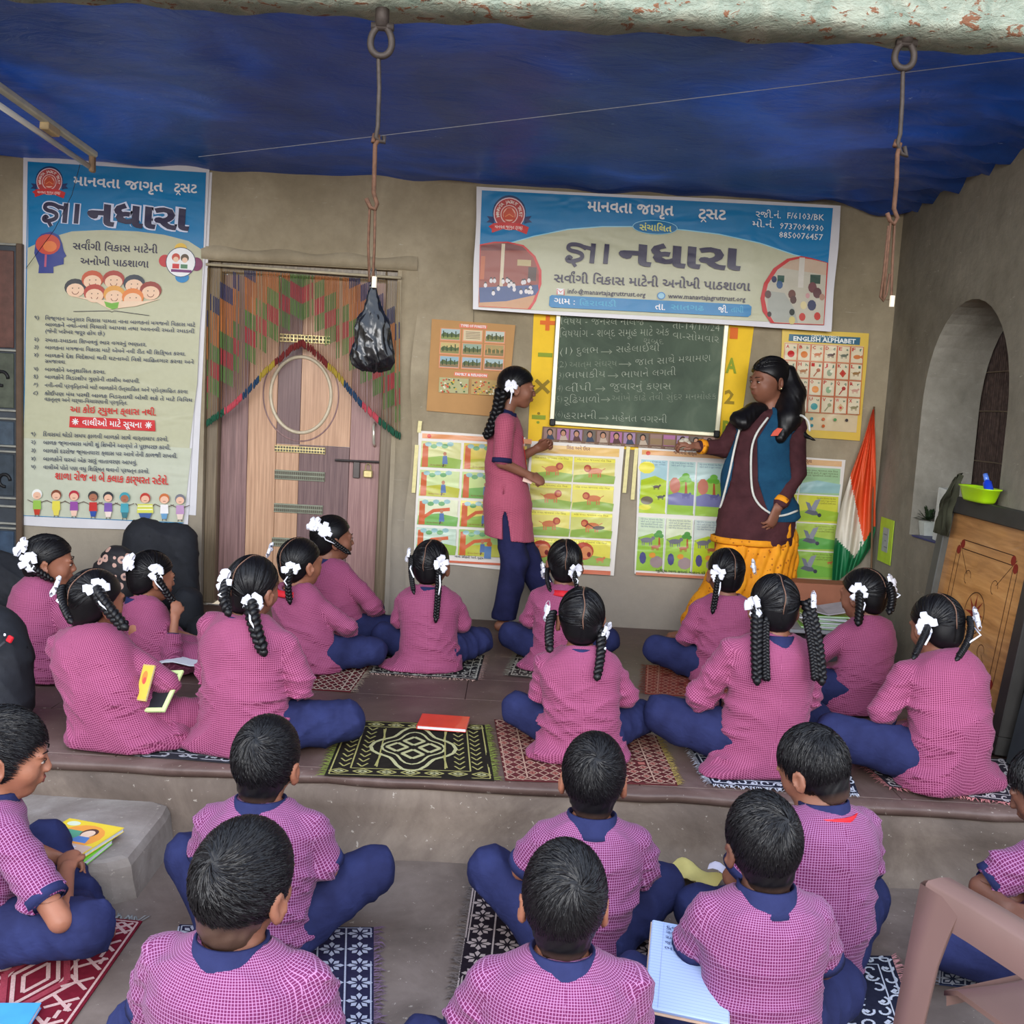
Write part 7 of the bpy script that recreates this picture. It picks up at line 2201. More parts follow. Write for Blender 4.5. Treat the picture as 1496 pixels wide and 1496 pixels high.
def shelf_things():
    sz = ZN0 + .004
    P0 = lambda px, py, x: at_x(px, py, x)
    # pot plant
    c = Vector((WX + .07, min(5.36, at_x(1357, 752, WX + .07).y), sz)); rt = empty('pot_plant', tuple(c)); tag(rt, 'small green plant in a white square pot on the recess sill', 'plant')
    m = MB(); P = [[(s * w / 2 * a, s2 * w / 2 * a if False else 0, 0) for a in (1,)] for s, s2, w in ()]
    for i in range(1):
        v = []
        for (z, w) in ((0, .055), (.075, .075), (.075, .065), (.06, .06)):
            v.append([Vector((-w / 2, -w / 2, z)), Vector((w / 2, -w / 2, z)), Vector((w / 2, w / 2, z)), Vector((-w / 2, w / 2, z)), Vector((-w / 2, -w / 2, z))])
        m.grid(v)
    m.add([(-.0275, -.0275, 0), (.0275, -.0275, 0), (.0275, .0275, 0), (-.0275, .0275, 0)], [(0, 1, 2, 3)]); m.build('pot', plain('white_ceramic', C(206, 210, 200), .4), rt, fixn=True)
    m = MB(); r = random.Random(2)
    for k in range(70):
        a, e_ = r.random() * 6.28, r.random() * 1.3; d_ = Vector((math.cos(a) * math.cos(e_), math.sin(a) * math.cos(e_), math.sin(e_) + .1)); p0 = Vector((0, 0, .08)) + d_ * .05 * r.random(); t_ = d_.cross(Vector((0, 0, 1))).normalized() * .010; p1 = p0 + d_ * .035
        m.add([p0, (p0 + p1) / 2 - t_, p1 + Vector((0, 0, -.006)), (p0 + p1) / 2 + t_], [(0, 1, 2, 3)])
    f_ = m.build('leaves', plain('dark_leaf', C(48, 66, 40), .5, .4, .3, 60), rt); f_['kind'] = 'stuff'
    m = MB(); m.box((WX + .05, at_x(1381, 740, WX + .05).y, sz + .135), (.05, .11, .27), Matrix.Rotation(.05, 3, 'X'), bev=.004)
    tag(m.build('white_box', plain('white_card', C(206, 208, 200), .5)), 'tall white box standing in the recess beside the pot plant', 'box')
    m = MB(); m.box((WX + .06, 5.14, sz - .0005), (.13, .42, .008), Matrix.Rotation(.06, 3, 'Z'), bev=.002)
    tag(m.build('blue_folder', plain('blue_folder', C(46, 56, 110), .4), origin=None), 'thin blue folder lying on the sill under the pot plant', 'folder')
    # grey-green cloth slung over the far corner of the board
    c = CT(.11, CL, 0); m = MB(); P = []
    n = 14
    for i in range(n + 1):
        t = i / n; row = []
        for j in range(9):
            u = j / 8
            y = c.y + .02 + .16 * (u - .35) * (0.45 + .75 * t) + .01 * math.sin(j * 2 + i)
            z = c.z + .115 - .30 * t - .05 * abs(u - .4) * (1 - t)
            x = c.x - .015 - .05 * t + .012 * math.sin(j * 2.3 + t * 4) - .02 * math.sin(PI * t)
            row.append((x, y, z))
        P.append(row)
    m.slab(P, .003, (1, 0, 0)); tag(m.build('hanging_cloth', plain('olive_grey_cloth', C(66, 66, 52), .9, .1, .15, 20), smooth=True, fixn=True), 'olive grey cloth hanging over the far corner of the leaning board', 'cloth')
shelf_things()
# ================================================================= MATS, BAGS, BOOKS, CHAIR
def mat_weave(name):
    t = NT(name, .95, .05); a = t.n('Attribute'); a.attribute_name = 'Col'
    co = t.coord(); w = t.noise(t.mapping(co, (1, 1, 1)), 180, 2)
    t.color(t.mix(.5, a.outputs['Color'], t.ramp(w, [(.3, (.55, .55, .55, 1)), (.7, (1, 1, 1, 1))]), 'MULTIPLY')); t.bump(w, .4, .003); return t.m
M_WEAVE = mat_weave('woven_print')
def rug(label, corners, Z, base, fg, style, fringe=(), fcol=(150, 140, 110), acc=None, seed=0, group=None):
    c = [at_z(x, y, Z) for x, y in corners]; r = random.Random(seed)
    ctr = sum(c, Vector()) / 4
    def T(u, v, n=0.0):
        p = (c[0] * (1 - u) + c[1] * u) * (1 - v) + (c[3] * (1 - u) + c[2] * u) * v
        return Vector((p.x, p.y, Z + .0035 + .0015 * math.sin(u * 9 + seed) * math.sin(v * 7) + n))
    n = 14; P = [[T(j / n, i / n) for j in range(n + 1)] for i in range(n + 1)]
    m = MB(); m.slab(P, .003, (0, 0, -1))
    o = m.build('floor_mat', plain('mat_base_%d_%d_%d' % base, C(*base), .95, .05, .15, 40), origin=ctr, fixn=True); o.location = ctr
    tag(o, label, 'mat', group)
    m = MB(); F_ = C(*fg); AC = C(*(acc or fg)); k = [0]
    LW = (c[1] - c[0]).length; LH = (c[3] - c[0]).length
    def pl(pts, col): k[0] += 1; m.add([T(u, v, .0006 + k[0] * 4e-6) for u, v in pts], [tuple(range(len(pts)))], 0, col)
    def ln(u0, v0, u1, v1, w, col=F_):
        du, dv = (u1 - u0) * LW, (v1 - v0) * LH; l = math.hypot(du, dv) or 1; a, b = -dv / l * w / 2 / LW, du / l * w / 2 / LH
        pl([(u0 + a, v0 + b), (u1 + a, v1 + b), (u1 - a, v1 - b), (u0 - a, v0 - b)], col)
    def dia(u, v, a, b, w, col=F_):
        q = [(u - a, v), (u, v - b), (u + a, v), (u, v + b)]
        for i in range(4): ln(*q[i], *q[(i + 1) % 4], w, col)
    def frame(e, w, col=F_):
        a, b = e / LW, e / LH
        for q in ((a, b, 1 - a, b), (a, 1 - b, 1 - a, 1 - b), (a, b, a, 1 - b), (1 - a, b, 1 - a, 1 - b)): ln(*q, w, col)
    if style == 'medallion':
        frame(.012, .005); frame(.075, .005); frame(.30, .0) if False else None
        nb = int(LW / .075)
        for i in range(nb):
            for v in (.045 / LH, 1 - .045 / LH):
                dia((i + .5) / nb, v, .40 / nb, .024 / LH, .006); dia((i + .5) / nb, v, .18 / nb, .010 / LH, .006, AC)
        nv_ = int((LH - .16) / .045)
        for i in range(nv_):
            v = .08 / LH + (i + .5) * (1 - .16 / LH) / nv_
            for s in (0, 1):
                for j in (0, 1):
                    u = .05 / LW + j * .06 / LW; u = 1 - u if s else u
                    ln(u - .018 / LW, v - .018 / LH, u, v + .014 / LH, .006); ln(u, v + .014 / LH, u + .018 / LW, v - .018 / LH, .006)
        a0 = .16 / LW
        for q in ((a0, .09 / LH, a0, 1 - .09 / LH), (1 - a0, .09 / LH, 1 - a0, 1 - .09 / LH)): ln(*q, .005)
        for s in (-1, 1):
            for t in (-1, 1): ln(.5 + s * (.5 - a0 - .01), .5 + t * .12, .5 + s * .22, .5 + t * (.5 - .1 / LH), .006)
        for (R1, w, col) in ((.27, .013, AC), (.20, .009, AC)):
            pts = []
            for i in range(32):
                a = i / 32 * 2 * PI; rr_ = R1 * (1 + .18 * math.cos(4 * a)); pts.append((.5 + rr_ * math.cos(a) * .62 * LH / LW * 1.3, .5 + rr_ * math.sin(a) * 1.25))
            for i in range(32): ln(*pts[i], *pts[(i + 1) % 32], w, col)
        for i in range(4): a = i * PI / 2; dia(.5 + .07 * math.cos(a) * LH / LW * 1.4, .5 + .12 * math.sin(a), .045 * LH / LW * 1.4, .08, .015, AC)
    elif style == 'trellis':
        frame(.010, .005); nu = int(LW / .042); nv_ = int(LH / .05)
        for i in range(nu):
            for j in range(nv_):
                u, v = (i + .5) / nu, (j + .5) / nv_
                if .16 < u < .84 and .3 < v < .7 and (i + j) % 5 == 0: pl([(u - .3 / nu, v - .3 / nv_), (u + .3 / nu, v - .3 / nv_), (u + .3 / nu, v + .3 / nv_), (u - .3 / nu, v + .3 / nv_)], AC); continue
                dia(u, v, .45 / nu, .45 / nv_, .0055); 
                if (i + j) % 2: dia(u, v, .2 / nu, .2 / nv_, .006, AC)
        for u in (.13, .87): ln(u, .02, u, .98, .006)
    elif style == 'scroll':
        frame(.014, .006); frame(.05, .004)
        nu = max(3, int(LW / .05)); nv_ = max(3, int(LH / .05))
        for i in range(nu):
            for j in range(nv_):
                u, v = (i + .5 + r.uniform(-.15, .15)) / nu, (j + .5 + r.uniform(-.15, .15)) / nv_; a = r.uniform(0, 6.28); R_ = .022
                pr = None
                for q in range(7):
                    aa = a + q * .75; x, y = u + R_ * (1 - q * .09) * math.cos(aa) / LW, v + R_ * (1 - q * .09) * math.sin(aa) / LH
                    if pr: ln(*pr, x, y, .0075)
                    pr = (x, y)
                if (i + j) % 2: pl([(u, v - .009 / LH), (u + .009 / LW, v), (u, v + .009 / LH), (u - .009 / LW, v)], AC)
    elif style == 'flowers':
        frame(.008, .004)
        nu = max(3, int(LW / .075)); nv_ = max(3, int(LH / .075))
        for i in range(nu):
            for q in (0.05,): ln(i / nu, .02, i / nu, .98, .005)
            for j in range(nv_):
                u, v = (i + .5) / nu, (j + .5) / nv_
                for p in range(8):
                    a = p * PI / 4; e = .027 if p % 2 == 0 else .022
                    x, y = u + e * math.cos(a) / LW, v + e * math.sin(a) / LH; s = .008
                    pl([(x + s * math.cos(a + PI / 2) / LW, y + s * math.sin(a + PI / 2) / LH), (x + s * 1.3 * math.cos(a) / LW, y + s * 1.3 * math.sin(a) / LH), (x - s * math.cos(a + PI / 2) / LW, y - s * math.sin(a + PI / 2) / LH), (u + .008 * math.cos(a) / LW, v + .008 * math.sin(a) / LH)], F_)
    elif style == 'kilim':
        frame(.010, .006); frame(.09, .005)
        nb = int(LW / .10)
        for i in range(nb):
            for v in (.05 / LH, 1 - .05 / LH): dia((i + .5) / nb, v, .42 / nb, .032 / LH, .008); dia((i + .5) / nb, v, .2 / nb, .014 / LH, .008, AC)
        nb = int(LH / .09)
        for j in range(nb):
            v = (j + .5) / nb
            for u in (.05 / LW, 1 - .05 / LW): ln(u - .03 / LW, v - .3 / nb, u + .03 / LW, v + .3 / nb, .010); ln(u + .03 / LW, v - .3 / nb, u - .03 / LW, v + .3 / nb, .010)
        for R_ in (.36, .28, .20, .11):
            st_ = []; N_ = 6
            for i in range(N_ * 2): st_.append(i)
            dia(.5, .5, R_ * .9, R_ * .95, .010 if R_ != .28 else .016, F_ if R_ != .28 else AC)
        for s in (-1, 1):
            for t in (-1, 1):
                for q in range(5): ln(.5 + s * (.40 - q * .035), .5 + t * (.14 + q * .05), .5 + s * (.40 - q * .035), .5 + t * (.19 + q * .05), .009)
    pt = m.build('woven_pattern', M_WEAVE, o, origin=ctr)
    if fringe:
        m = MB(); FC = C(*fcol)
        for e in fringe:
            (u0, v0), (u1, v1), (ox, oy) = {'t': ((0, 0), (1, 0), (0, -1)), 'b': ((0, 1), (1, 1), (0, 1)), 'l': ((0, 0), (0, 1), (-1, 0)), 'r': ((1, 0), (1, 1), (1, 0))}[e]
            L_ = LW if oy else LH; nn = int(L_ / .0065)
            for i in range(nn):
                t = (i + r.random()) / nn; u, v = u0 + (u1 - u0) * t, v0 + (v1 - v0) * t
                p = T(u, v, 0); d = (T(u + ox * .1 / LW, v + oy * .1 / LH) - p).normalized(); s = Vector((-d.y, d.x, 0))
                d = (d + s * r.uniform(-.7, .7)).normalized(); l = r.uniform(.02, .042); w = .0022
                q1 = p + d * l * .6 + s * r.uniform(-.006, .006) + Vector((0, 0, .003)); q2 = p + d * l + s * r.uniform(-.012, .012); q2.z = Z + .001
                f = r.uniform(.7, 1.2); cc = (FC[0] * f, FC[1] * f, FC[2] * f, 1)
                m.add([p - s * w, p + s * w, q1 + s * w, q1 - s * w, q2], [(0, 1, 2, 3), (3, 2, 4)], 0, cc)
        f_ = m.build('fringe', M_WEAVE, o, origin=ctr); f_['kind'] = 'stuff'
    return o
Z1, Z2 = .0006, FZ + .001
rug('black and olive floor mat with a cross medallion, green fringes, red book on it', [(508, 1053), (708, 1060), (722, 1141), (474, 1134)], Z1, (38, 34, 30), (172, 164, 104), 'medallion', 'lr', (134, 146, 70), (190, 186, 140), 1)
rug('maroon lattice mat with yellow fringe under the girl at the platform edge centre', [(722, 1052), (958, 1075), (990, 1148), (738, 1141)], Z1, (92, 44, 46), (186, 150, 132), 'trellis', 'r', (170, 146, 84), (176, 106, 96), 2)
rug('black and white scroll mat under the girl with two long doubled braids', [(1000, 1078), (1225, 1088), (1254, 1160), (1040, 1146)], Z1 + .004, (36, 38, 52), (196, 200, 212), 'scroll', 'bl', (196, 200, 212), None, 3)
rug('white and dark mat with pink fringe under the girl bending at the right end', [(1242, 1100), (1470, 1110), (1496, 1176), (1300, 1150)], Z1 + .002, (48, 44, 52), (190, 182, 184), 'scroll', 'lb', (200, 130, 130), None, 4)
rug('grey and black patterned mat under the tall girl at the left', [(262, 1050), (450, 1062), (430, 1122), (204, 1106)], Z1, (46, 46, 52), (168, 170, 176), 'scroll', 'l', (150, 150, 150), None, 5)
rug('dark red mat with white striped border under the girl with the red lanyard', [(420, 960), (548, 962), (512, 1012), (400, 1004)], Z1, (92, 34, 40), (196, 176, 160), 'trellis', 'r', (180, 160, 140), (60, 30, 36), 6)
rug('black and white mat under the small girl left of the standing girl', [(548, 952), (708, 958), (698, 994), (540, 984)], Z1, (44, 42, 44), (180, 178, 168), 'scroll', 'br', (180, 150, 140), None, 7)
rug('dark fringed mat under the girl just right of the standing girl', [(758, 950), (896, 956), (890, 1000), (742, 988)], Z1, (52, 46, 44), (170, 164, 150), 'scroll', 'l', (150, 146, 130), None, 8)
rug('faded red mat under the girl in front of the teacher', [(944, 972), (1090, 978), (1080, 1022), (942, 1014)], Z1, (132, 62, 52), (176, 124, 104), 'trellis', 'l', (140, 80, 66), (110, 48, 44), 9)
rug('maroon and cream patterned mat at the bottom left, under the boy with the picture book', [(60, 1332), (208, 1347), (60, 1560), (-160, 1530)], Z2, (104, 26, 40), (196, 160, 156), 'kilim', 't', (140, 140, 140), (150, 60, 74), 10)
rug('navy and white flowered mat under the boy near the left', [(262, 1352), (546, 1356), (546, 1540), (226, 1540)], Z2, (40, 38, 62), (170, 172, 190), 'flowers', 'r', (120, 96, 120), None, 11)
rug('black mat with pale flowers under the boy right of centre', [(692, 1294), (950, 1305), (985, 1478), (666, 1460)], Z2, (32, 26, 32), (166, 150, 146), 'flowers', 'l', (110, 100, 96), None, 12)
rug('black and white mat with pink tufts between the writing boy and the chair', [(1080, 1395), (1302, 1398), (1352, 1540), (1100, 1540)], Z2, (36, 38, 54), (196, 200, 212), 'scroll', 'r', (210, 150, 150), None, 13)
rug('navy and white mat behind the plastic chair at the right edge', [(1378, 1352), (1580, 1352), (1600, 1462), (1372, 1440)], Z2, (38, 44, 66), (176, 180, 190), 'flowers', 'l', (150, 150, 160), None, 14)

# ---------------------------------------------------------------- books and papers
M_PAGE = plain('white_pages', C(214, 216, 224), .7, .2, .04, 60)
def book(label, ctr, w, l, th, rz, cover, cat='book', tilt=None, art=None, pages=True, name='book', group=None):
    rt = empty(name, tuple(ctr), rz); tag(rt, label, cat, group)
    if tilt: rt.rotation_euler = (tilt[0], tilt[1], rz)
    cv = cover if not isinstance(cover, tuple) else plain('cover_%d_%d_%d' % cover, C(*cover), .4, .4, .06, 20, coat=.2)
    m = MB(); m.box((0, 0, th - .001), (w, l, .002), bev=.0006); co_ = m.build('front_cover', cv, rt)
    m = MB(); m.box((0, 0, .001), (w, l, .002), bev=.0006); m.build('back_cover', cv, rt)
    m = MB(); m.box((-w / 2 + .0015, 0, th / 2), (.003, l, th), bev=.001); m.build('spine', cv, rt)
    m = MB(); m.box((.001, 0, th / 2), (w - .006, l - .006, th - .004)); m.build('pages', M_PAGE, rt)
    if art:
        mm = MB(); kk = [0]
        def sh(pts, col): kk[0] += 1; mm.add([(x * w / 2, y * l / 2, th + .0003 + kk[0] * .00004) for x, y in pts], [tuple(range(len(pts)))], 0, C(*col))
        art(sh); mm.build('cover_picture', M_MATTE, co_)
    return rt
def el(cx, cy, rx, ry, n=16): return [(cx + rx * math.cos(2 * PI * k / n), cy + ry * math.sin(2 * PI * k / n)) for k in range(n)]
c = at_z(648, 1057, .016); book('bright orange-red book lying on the black and olive mat', Vector((c.x, c.y, .0115)),   .195, .155, .015, math.radians(-3), (214, 62, 36))
# picture book on the raised step
def art1(sh):
    sh([(-.96, -.96), (.96, -.96), (.96, .96), (-.96, .96)], (236, 206, 60)); sh(el(.1, .2, .75, .62), (240, 160, 70)); sh([(-.7, -.1), (.1, -.1), (.1, .45), (-.7, .45)], (90, 160, 130)); sh(el(.28, .42, .26, .24), (90, 60, 50)); sh(el(.28, .36, .20, .20), (240, 206, 180)); sh([(.0, -.1), (.6, -.1), (.5, .2), (.1, .2)], (90, 130, 190)); sh([(-.96, -.96), (.96, -.96), (.96, -.2), (-.96, -.2)], (206, 176, 160)); sh([(-.9, -.55), (.5, -.55), (.5, -.3), (-.9, -.3)], (196, 200, 220)); sh(el(-.6, .76, .22, .13), (220, 230, 200))
zb = -.12
c = at_z(103, 1228, zb + .03); book('yellow picture book with a cartoon child, on the raised step at the left', Vector((c.x, c.y, zb + .022)), .20, .25, .014, math.radians(-14), (226, 200, 60), art=art1)
c = at_z(66, 1262, zb + .01); book('green book peeping out under the yellow picture book', Vector((c.x + .02, c.y + .07, zb + .003)), .20, .22, .016, math.radians(-8), (120, 200, 60))
c = at_z(14, 1492, FZ + .01); book('blue book corner at the very bottom left of the picture', Vector((c.x - .04, c.y - .03, FZ + .012)), .2, .15, .015, .1, (70, 150, 214))
# slate and yellow book on the girl's lap
cs = at_y(222, 1010, 3.60)
rt = empty('writing_slate', tuple(cs)); rt.rotation_euler = (math.radians(38), math.radians(-8), math.radians(-14)); tag(rt, 'black slate with pale green frame tilted on the front left girl\'s lap', 'slate')
m = MB(); m.box((0, 0, 0), (.16, .15, .006)); m.build('slate_surface', plain('black_slate', C(34, 34, 38), .6), rt)
for (x, y, w_, l_) in ((-.085, 0, .016, .182), (.085, 0, .016, .182), (0, -.083, .154, .016), (0, .083, .154, .016)):
    m = MB(); m.box((x, y, .001), (w_, l_, .011), bev=.002); m.build('frame_bar', plain('pale_green_wood', C(196, 214, 150), .5), rt)
def art2(sh): sh([(-.9, -.92), (.9, -.92), (.9, .92), (-.9, .92)], (206, 170, 60)); sh(el(-.2, .3, .45, .35), (200, 120, 50)); sh(el(-.1, .1, .3, .2), (220, 70, 60))
book('small yellow book standing against the green-framed slate', at_y(213, 998, 3.55), .045, .13, .010, math.radians(-10), (176, 148, 76), tilt=(math.radians(62), 0), art=art2)
m = MB(); c = at_y(272, 966, 4.42); m.slab([[(c.x - .11 + .22 * j / 6, c.y - .07 + .14 * i / 4, c.z + .012 * math.sin(j) + .02 * j / 6) for j in range(7)] for i in range(5)], .006, (0, 0, -1))
tag(m.build('open_notebook', M_PAGE, fixn=True), 'white open notebook on the lap of the girl with her fist at her chin', 'notebook')
# notebook held by the writing boy
def page_mat():
    t = NT('ruled_page', .7, .2); co = t.coord(); sp = t.n('SeparateXYZ'); t.l(co, sp.inputs[0])
    f = t.math('PINGPONG', t.math('MULTIPLY', sp.outputs[1], 1 / .009), .5); l_ = t.math('LESS_THAN', f, .055)
    t.color(t.mix(t.math('MULTIPLY', l_, .5), C(150, 168, 206), C(96, 112, 160))); return t.m
c = at_z(1006, 1418, FZ + .255)
rt = empty('exercise_book', tuple(c)); rt.rotation_euler = (math.radians(16), math.radians(4), math.radians(-9)); tag(rt, 'open exercise book with handwriting beside the writing boy\'s left arm', 'notebook')
m = MB(); m.box((0, 0, 0), (.19, .27, .012), bev=.003); m.build('page_block', page_mat(), rt)
m = MB(); m.box((0, 0, -.008), (.195, .275, .003)); m.build('cover', plain('buff_cover', C(190, 160, 140), .6), rt)
mm = MB()
def on_page(t, x0, y0, x1, h):
    v, f = glyphs(t, -.002); s = (x1 - x0) / (v[:, 0].max() - v[:, 0].min()); mm.add([(x0 + (p[0] - v[:, 0].min()) * s, y0 + p[1] * h / .6, .0078) for p in v], f, 0, C(40, 46, 96))
for k, (t, x1) in enumerate((('દુલભ', .0), ('સહેલાઈથી', .06), ('આત્મ સંઘર્ષ', .075), ('જાત સાથે મથામણ', .07), ('ભાષાકીય', .03))): on_page(t, -.06, .112 - .017 * k, x1 - .01, .0085)
hw = mm.build('handwriting', M_MATTE, rt); hw['kind'] = 'stuff'
m = MB(); m.box((-.066, 0, .0066), (.0008, .262, .0004)); m.build('margin_line', plain('margin_blue', C(130, 140, 180)), rt)
def loose(label, px, py, Z, w, l, rz, col, seed, curl=.02, cat='paper'):
    r = random.Random(seed); c = at_z(px, py, Z); R = Matrix.Rotation(rz, 3, 'Z'); a = r.uniform(0, 6)
    P = [[Vector(c) + R @ Vector((-w / 2 + w * j / 8, -l / 2 + l * i / 8, curl * (1 + math.sin(j * .7 + a) * math.sin(i * .5 + a)))) for j in range(9)] for i in range(9)]
    m = MB(); m.slab(P, .0012, (0, 0, -1)); return tag(m.build('loose_paper', plain('paper_%d_%d_%d' % col, C(*col), .7, .2, .1, 12), smooth=True, fixn=True), label, cat)
loose('curled yellowish paper on the floor at the left knee of the writing boy', 1010, 1290, FZ + .005, .14, .16, .5, (190, 176, 110), 3, .03)
loose('crumpled whitish paper beside the curled yellowish one on the lower floor', 1066, 1284, FZ + .05, .13, .10, -.4, (196, 190, 206), 5, .03)
loose('white sheet of paper on the floor at the bottom, right of the writing boy', 1214, 1486, FZ + .008, .07, .16, .1, (206, 214, 236), 7, .004)

# ---------------------------------------------------------------- low stand with notebooks behind the teacher
TBY = 5.25; TBX = at_y(1203, 890, TBY).x
rt = empty('low_stand', (TBX, TBY, .001)); tag(rt, 'low dark grey stand by the wall, holding the stack of notebooks', 'stand')
M_ST = plain('charcoal_board', C(64, 60, 64), .6, .3, .15, 12)
m = MB(); m.box((0, 0, .215), (.40, .26, .018), bev=.003); m.build('stand_top', plain('grey_white_board', C(150, 150, 156), .5), rt)
for x in (-.185, .185): m = MB(); m.box((x, 0, .103), (.02, .25, .206), bev=.003); m.build('side_panel', M_ST, rt)
m = MB(); m.box((0, -.02, .105), (.35, .02, .20), bev=.003); m.build('front_panel', M_ST, rt)
z = .2255; rr = random.Random(9)
for k in range(7):
    th = .009; g = k % 2
    book(['lowest green notebook of the stack on the low stand', 'second notebook from the bottom of the stack, white edge', 'third notebook from the bottom of the stack', 'middle notebook of the green and white stack', 'fifth notebook from the bottom of the stack', 'sixth notebook, just under the top one of the stack', 'topmost green notebook of the stack on the low stand'][k],
         Vector((TBX + rr.uniform(-.02, .02), TBY + rr.uniform(-.015, .015), z)), .24, .18, th, rr.uniform(-.18, .18) + PI, (126, 190, 66) if g == 0 else (196, 196, 200), 'notebook', name='notebook', group='notebooks stacked on the low stand'); z += th + .0008
bz = z
m = MB(); m.box((TBX + .06, TBY + .34, .20), (.34, .16, .40), bev=.004)
o = m.build('cardboard_box', plain('rust_brown_card', C(150, 96, 74), .7, .2, .12, 10)); tag(o, 'rust brown cardboard box against the wall behind the stacked notebooks', 'box')
m = MB(); q = TBX + .06
m.slab([[(TBX - .12 + .24 * j / 8, TBY - .09 + .18 * i / 3, bz + .004 + .05 * abs(j / 8 - .5) + .004 * i) for j in range(9)] for i in range(4)], .006, (0, 0, 1))
tag(m.build('open_book', plain('greyish_page', C(176, 170, 176), .7), fixn=True), 'open grey-paged book lying on top of the notebook stack', 'book')

# ---------------------------------------------------------------- school bags
M_BAG = plain('black_nylon', C(34, 36, 42), .75, .25, .15, 30, bump=.15)
def bag(label, px, py, Y, prims, mat=M_BAG, name='school_bag', h=.007, seed=0, Zf=.001, folds=.012, parts=None):
    O = np.array(at_y(px, py, Y)); O[2] = Zf
    def fl(F): F.folds(folds, seed, .5, dirs=(.6, .3, 1))
    o = blob(name, [tuple([V(*p[0]), V(*p[1])] + list(p[2:])) for p in prims], h, mat, fl, .03, .003)
    o.location = O; tag(o, label, 'bag')
    if parts: parts(o)
    return o
def p1(o):
    m = MB(); m.tube([(-.12, -.135, .34), (.0, -.165, .29), (.06, -.15, .31), (.10, -.13, .35)], .006, 6); m.build('zip', plain('zip_black', C(60, 60, 64), .5), o, True)
    m = MB(); m.box((.115, -.125, .36), (.022, .012, .026), Matrix.Rotation(.5, 3, 'Y'), bev=.004); m.build('red_zip_tag', M_RED, o)
    m = MB()
    for k in range(3): m.box((.045 + .022 * k, -.11, .395 - .012 * k), (.008, .004, .010), bev=.002)
    st_ = m.build('white_stitches', M_BOW, o); st_['kind'] = 'stuff'
    m = MB(); m.tube([(.05, -.182, .135), (.10, -.180, .128), (.115, -.180, .10), (.085, -.184, .085), (.065, -.184, .13)], .005, 6); m.build('white_logo', M_BOW, o, True)
    m = MB(); m.tube([(-.03, -.19, .17), (-.025, -.19, .12), (-.035, -.19, .10)], .006, 6); m.build('white_logo', M_BOW, o, True)
bag('large dark backpack with a red zip tag at the left edge, before the children', -6, 1080, 3.72, [((-.05, 0, .14), (-.04, .02, .31), .17, .14, 0, (0, 1, 0), 1.1), ((.01, -.05, .12), (.03, -.02, .26), .15, .11, .03), ((-.06, .02, .34), (-.06, .02, .38), .09, .05, .05)], seed=2, parts=p1, folds=.010)
bag('tall black bag standing against the wall under the tall banner', 232, 910, 5.62, [((-.10, 0, .16), (-.08, 0, .42), .15, .12, 0, (0, 1, 0), 1.5), ((.09, 0, .16), (.09, 0, .40), .13, .12, .04, (0, 1, 0), 1.5), ((-.10, 0, .44), (.10, 0, .42), .07, .07, .05)], seed=3)
def mat_faces():
    t = NT('black_pink_print', .6, .3); co = t.coord(); v = t.n('TexVoronoi'); v.inputs['Scale'].default_value = 21; t.l(co, v.inputs['Vector'])
    k = t.math('LESS_THAN', v.outputs['Distance'], .42); k2 = t.math('LESS_THAN', v.outputs['Distance'], .16)
    sep = t.n('SeparateXYZ'); t.l(v.outputs['Color'], sep.inputs[0]); on = t.math('GREATER_THAN', sep.outputs[0], .22)
    c = t.mix(t.math('MULTIPLY', k, on), C(34, 32, 36), C(200, 160, 146)); c = t.mix(t.math('MULTIPLY', k2, on), c, C(96, 80, 84)); t.color(c); return t.m
bag('black bag printed with pinkish spots between the two left girls', 166, 905, 5.25, [((-.06, 0, .16), (.02, 0, .34), .13, .10, 0, (0, 1, 0), 1.4), ((.05, 0, .20), (.10, .0, .28), .09, .08, .04)], mat=mat_faces(), seed=4)
bag('low black bag lying at the far left under the window', 8, 905, 5.30, [((-.14, 0, .16), (.12, 0, .20), .16, .13, 0), ((-.1, 0, .30), (.06, 0, .27), .08, .07, .05)], seed=5)
bag('small black bag on the floor before the door frame', 318, 900, 5.10, [((-.08, 0, .06), (.08, 0, .06), .07, .06, 0), ((0, 0, .10), (.04, 0, .12), .05, .04, .03)], seed=6)
bag('small black bag at the foot of the tall black bag', 276, 905, 5.30, [((0, 0, .07), (0, 0, .16), .08, .07, 0)], seed=7)

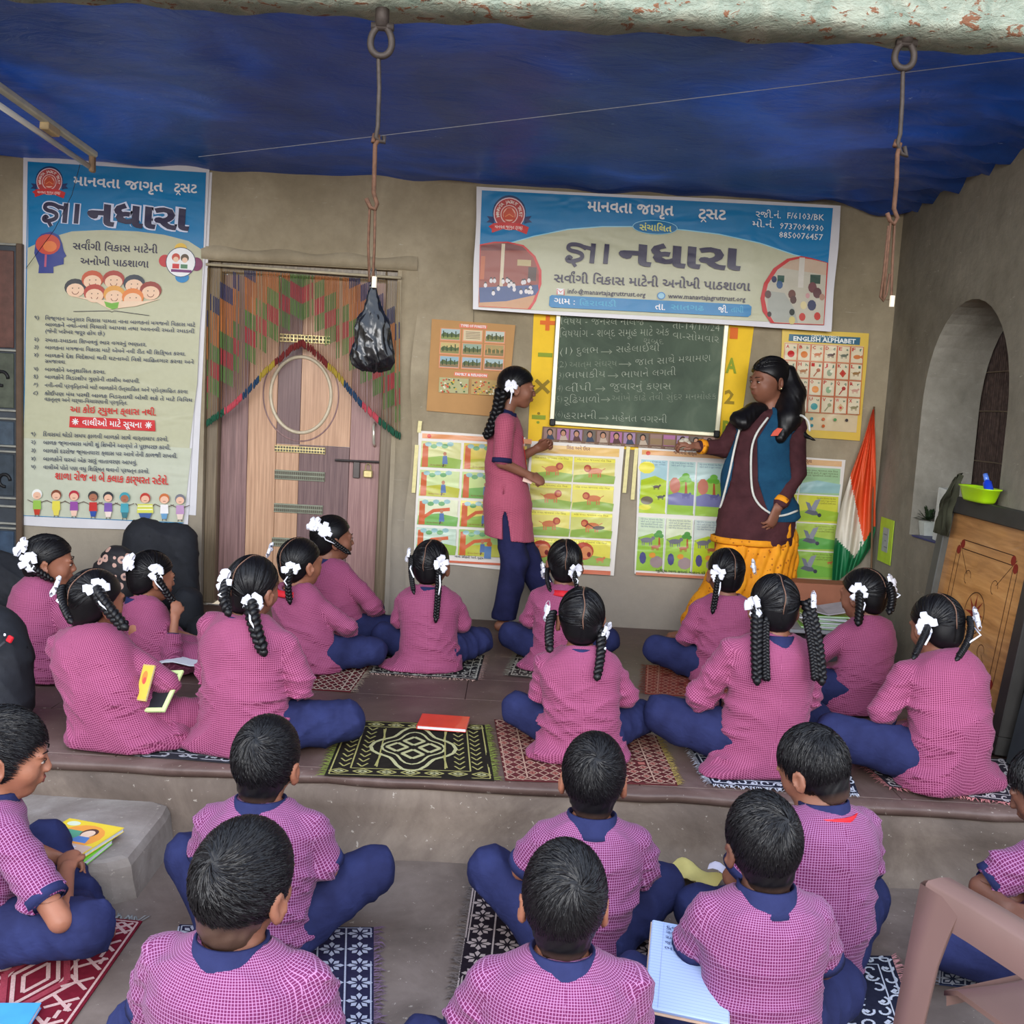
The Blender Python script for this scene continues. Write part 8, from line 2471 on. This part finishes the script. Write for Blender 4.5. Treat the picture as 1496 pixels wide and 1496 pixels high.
# ---------------------------------------------------------------- plastic armchair in the right foreground
def chair():
    ct = at_y(1372, 1284, 2.10); fx, fy, fz = ct.x, ct.y, ct.z
    M_C = plain('brown_plastic', C(118, 92, 86), .38, .4, .05, 6)
    ang = math.radians(22); cs_ = Matrix.Rotation(ang, 3, 'Z') @ Vector((-.27, .20, 0))
    rt = empty('plastic_chair', (fx - cs_.x, fy - cs_.y, FZ + .002), ang); tag(rt, 'brown moulded plastic armchair in the right foreground, facing the class', 'chair')
    zt = fz - (FZ + .002)      # height of the arm
    def arm(s):
        m = MB(); P = []
        path = [(.0, zt), (-.12, zt + .004), (-.24, zt + .004), (-.36, zt + .0), (-.46, zt + .02), (-.52, zt + .10)]
        prof = [(-.033, -.078), (-.036, -.006), (-.030, .0), (.0, .003), (.028, .0), (.033, -.008), (.030, -.026), (.022, -.010), (-.024, -.010), (-.027, -.076), (-.033, -.078)]
        for y, z in path: P.append([Vector((s * .27 + s * -x * 1.0, .20 + y, z + zz)) for x, zz in prof])
        m.grid(P); return m.build('armrest', M_C, rt, True, fixn=True)
    def leg(x, y, z1, dx_, dy_, s, w=.062):
        m = MB(); P = []
        for k in range(9):
            t = k / 8; cx, cy, z = x + dx_ * t, y + dy_ * t, z1 * (1 - t); ww = w * (1.0 - .28 * t) * (1.3 if k == 0 else 1.12 if k == 1 else 1)
            # an L-shaped moulding: outer web and front flange
            P.append([Vector((cx + a, cy + b, z)) for a, b in ((-s * .003, -ww), (-s * .006, -ww * .5), (-s * .006, 0), (s * .012, .008), (s * .055, .006), (s * .055, .0), (s * .016, .0), (s * .006, -.008), (s * .004, -ww * .5), (s * .004, -ww), (-s * .003, -ww))])
        m.grid(P); return m.build('leg', M_C, rt, True, fixn=True)
    for s in (-1, 1):
        arm(s)
        leg(s * .300, .215, zt - .012, s * .045, .02, -s, .086)
        leg(s * .25, -.20, .42, s * .05, -.07, -s, .06)
    m = MB(); n = 12; P = []
    for i in range(n + 1):
        y = -.22 + .42 * i / n; row = []
        for j in range(n + 1):
            x = -.235 + .47 * j / n
            row.append(Vector((x * .94, y, .355 - .018 * math.cos((x / .235) * PI / 2) * math.cos(y / .3) + (.0 if i < n else -.02))))
        P.append(row)
    m.slab(P, .012, (0, 0, -1)); m.build('seat', M_C, rt, True, fixn=True)
    m = MB(); m.grid([[Vector((-.215, .2, .335)), Vector((.215, .2, .335))], [Vector((-.215, .195, .30)), Vector((.215, .195, .30))]]); m.build('seat_apron', M_C, rt)
    for k in range(5):
        m = MB(); x = -.17 + .085 * k; P = []
        for i in range(7): t = i / 6; P.append([Vector((x - .022, -.22 - .10 * t, .42 + .36 * t)), Vector((x + .022, -.22 - .10 * t, .42 + .36 * t))])
        m.slab(P, .008, (0, -1, 0)); m.build('back_slat', M_C, rt, fixn=True)
    m = MB(); m.tube([(-.24, -.24, .42), (-.26, -.31, .62), (-.23, -.335, .80), (0, -.345, .84), (.23, -.335, .80), (.26, -.31, .62), (.24, -.24, .42)], .022, 10); m.build('back_frame', M_C, rt, True)
chair()
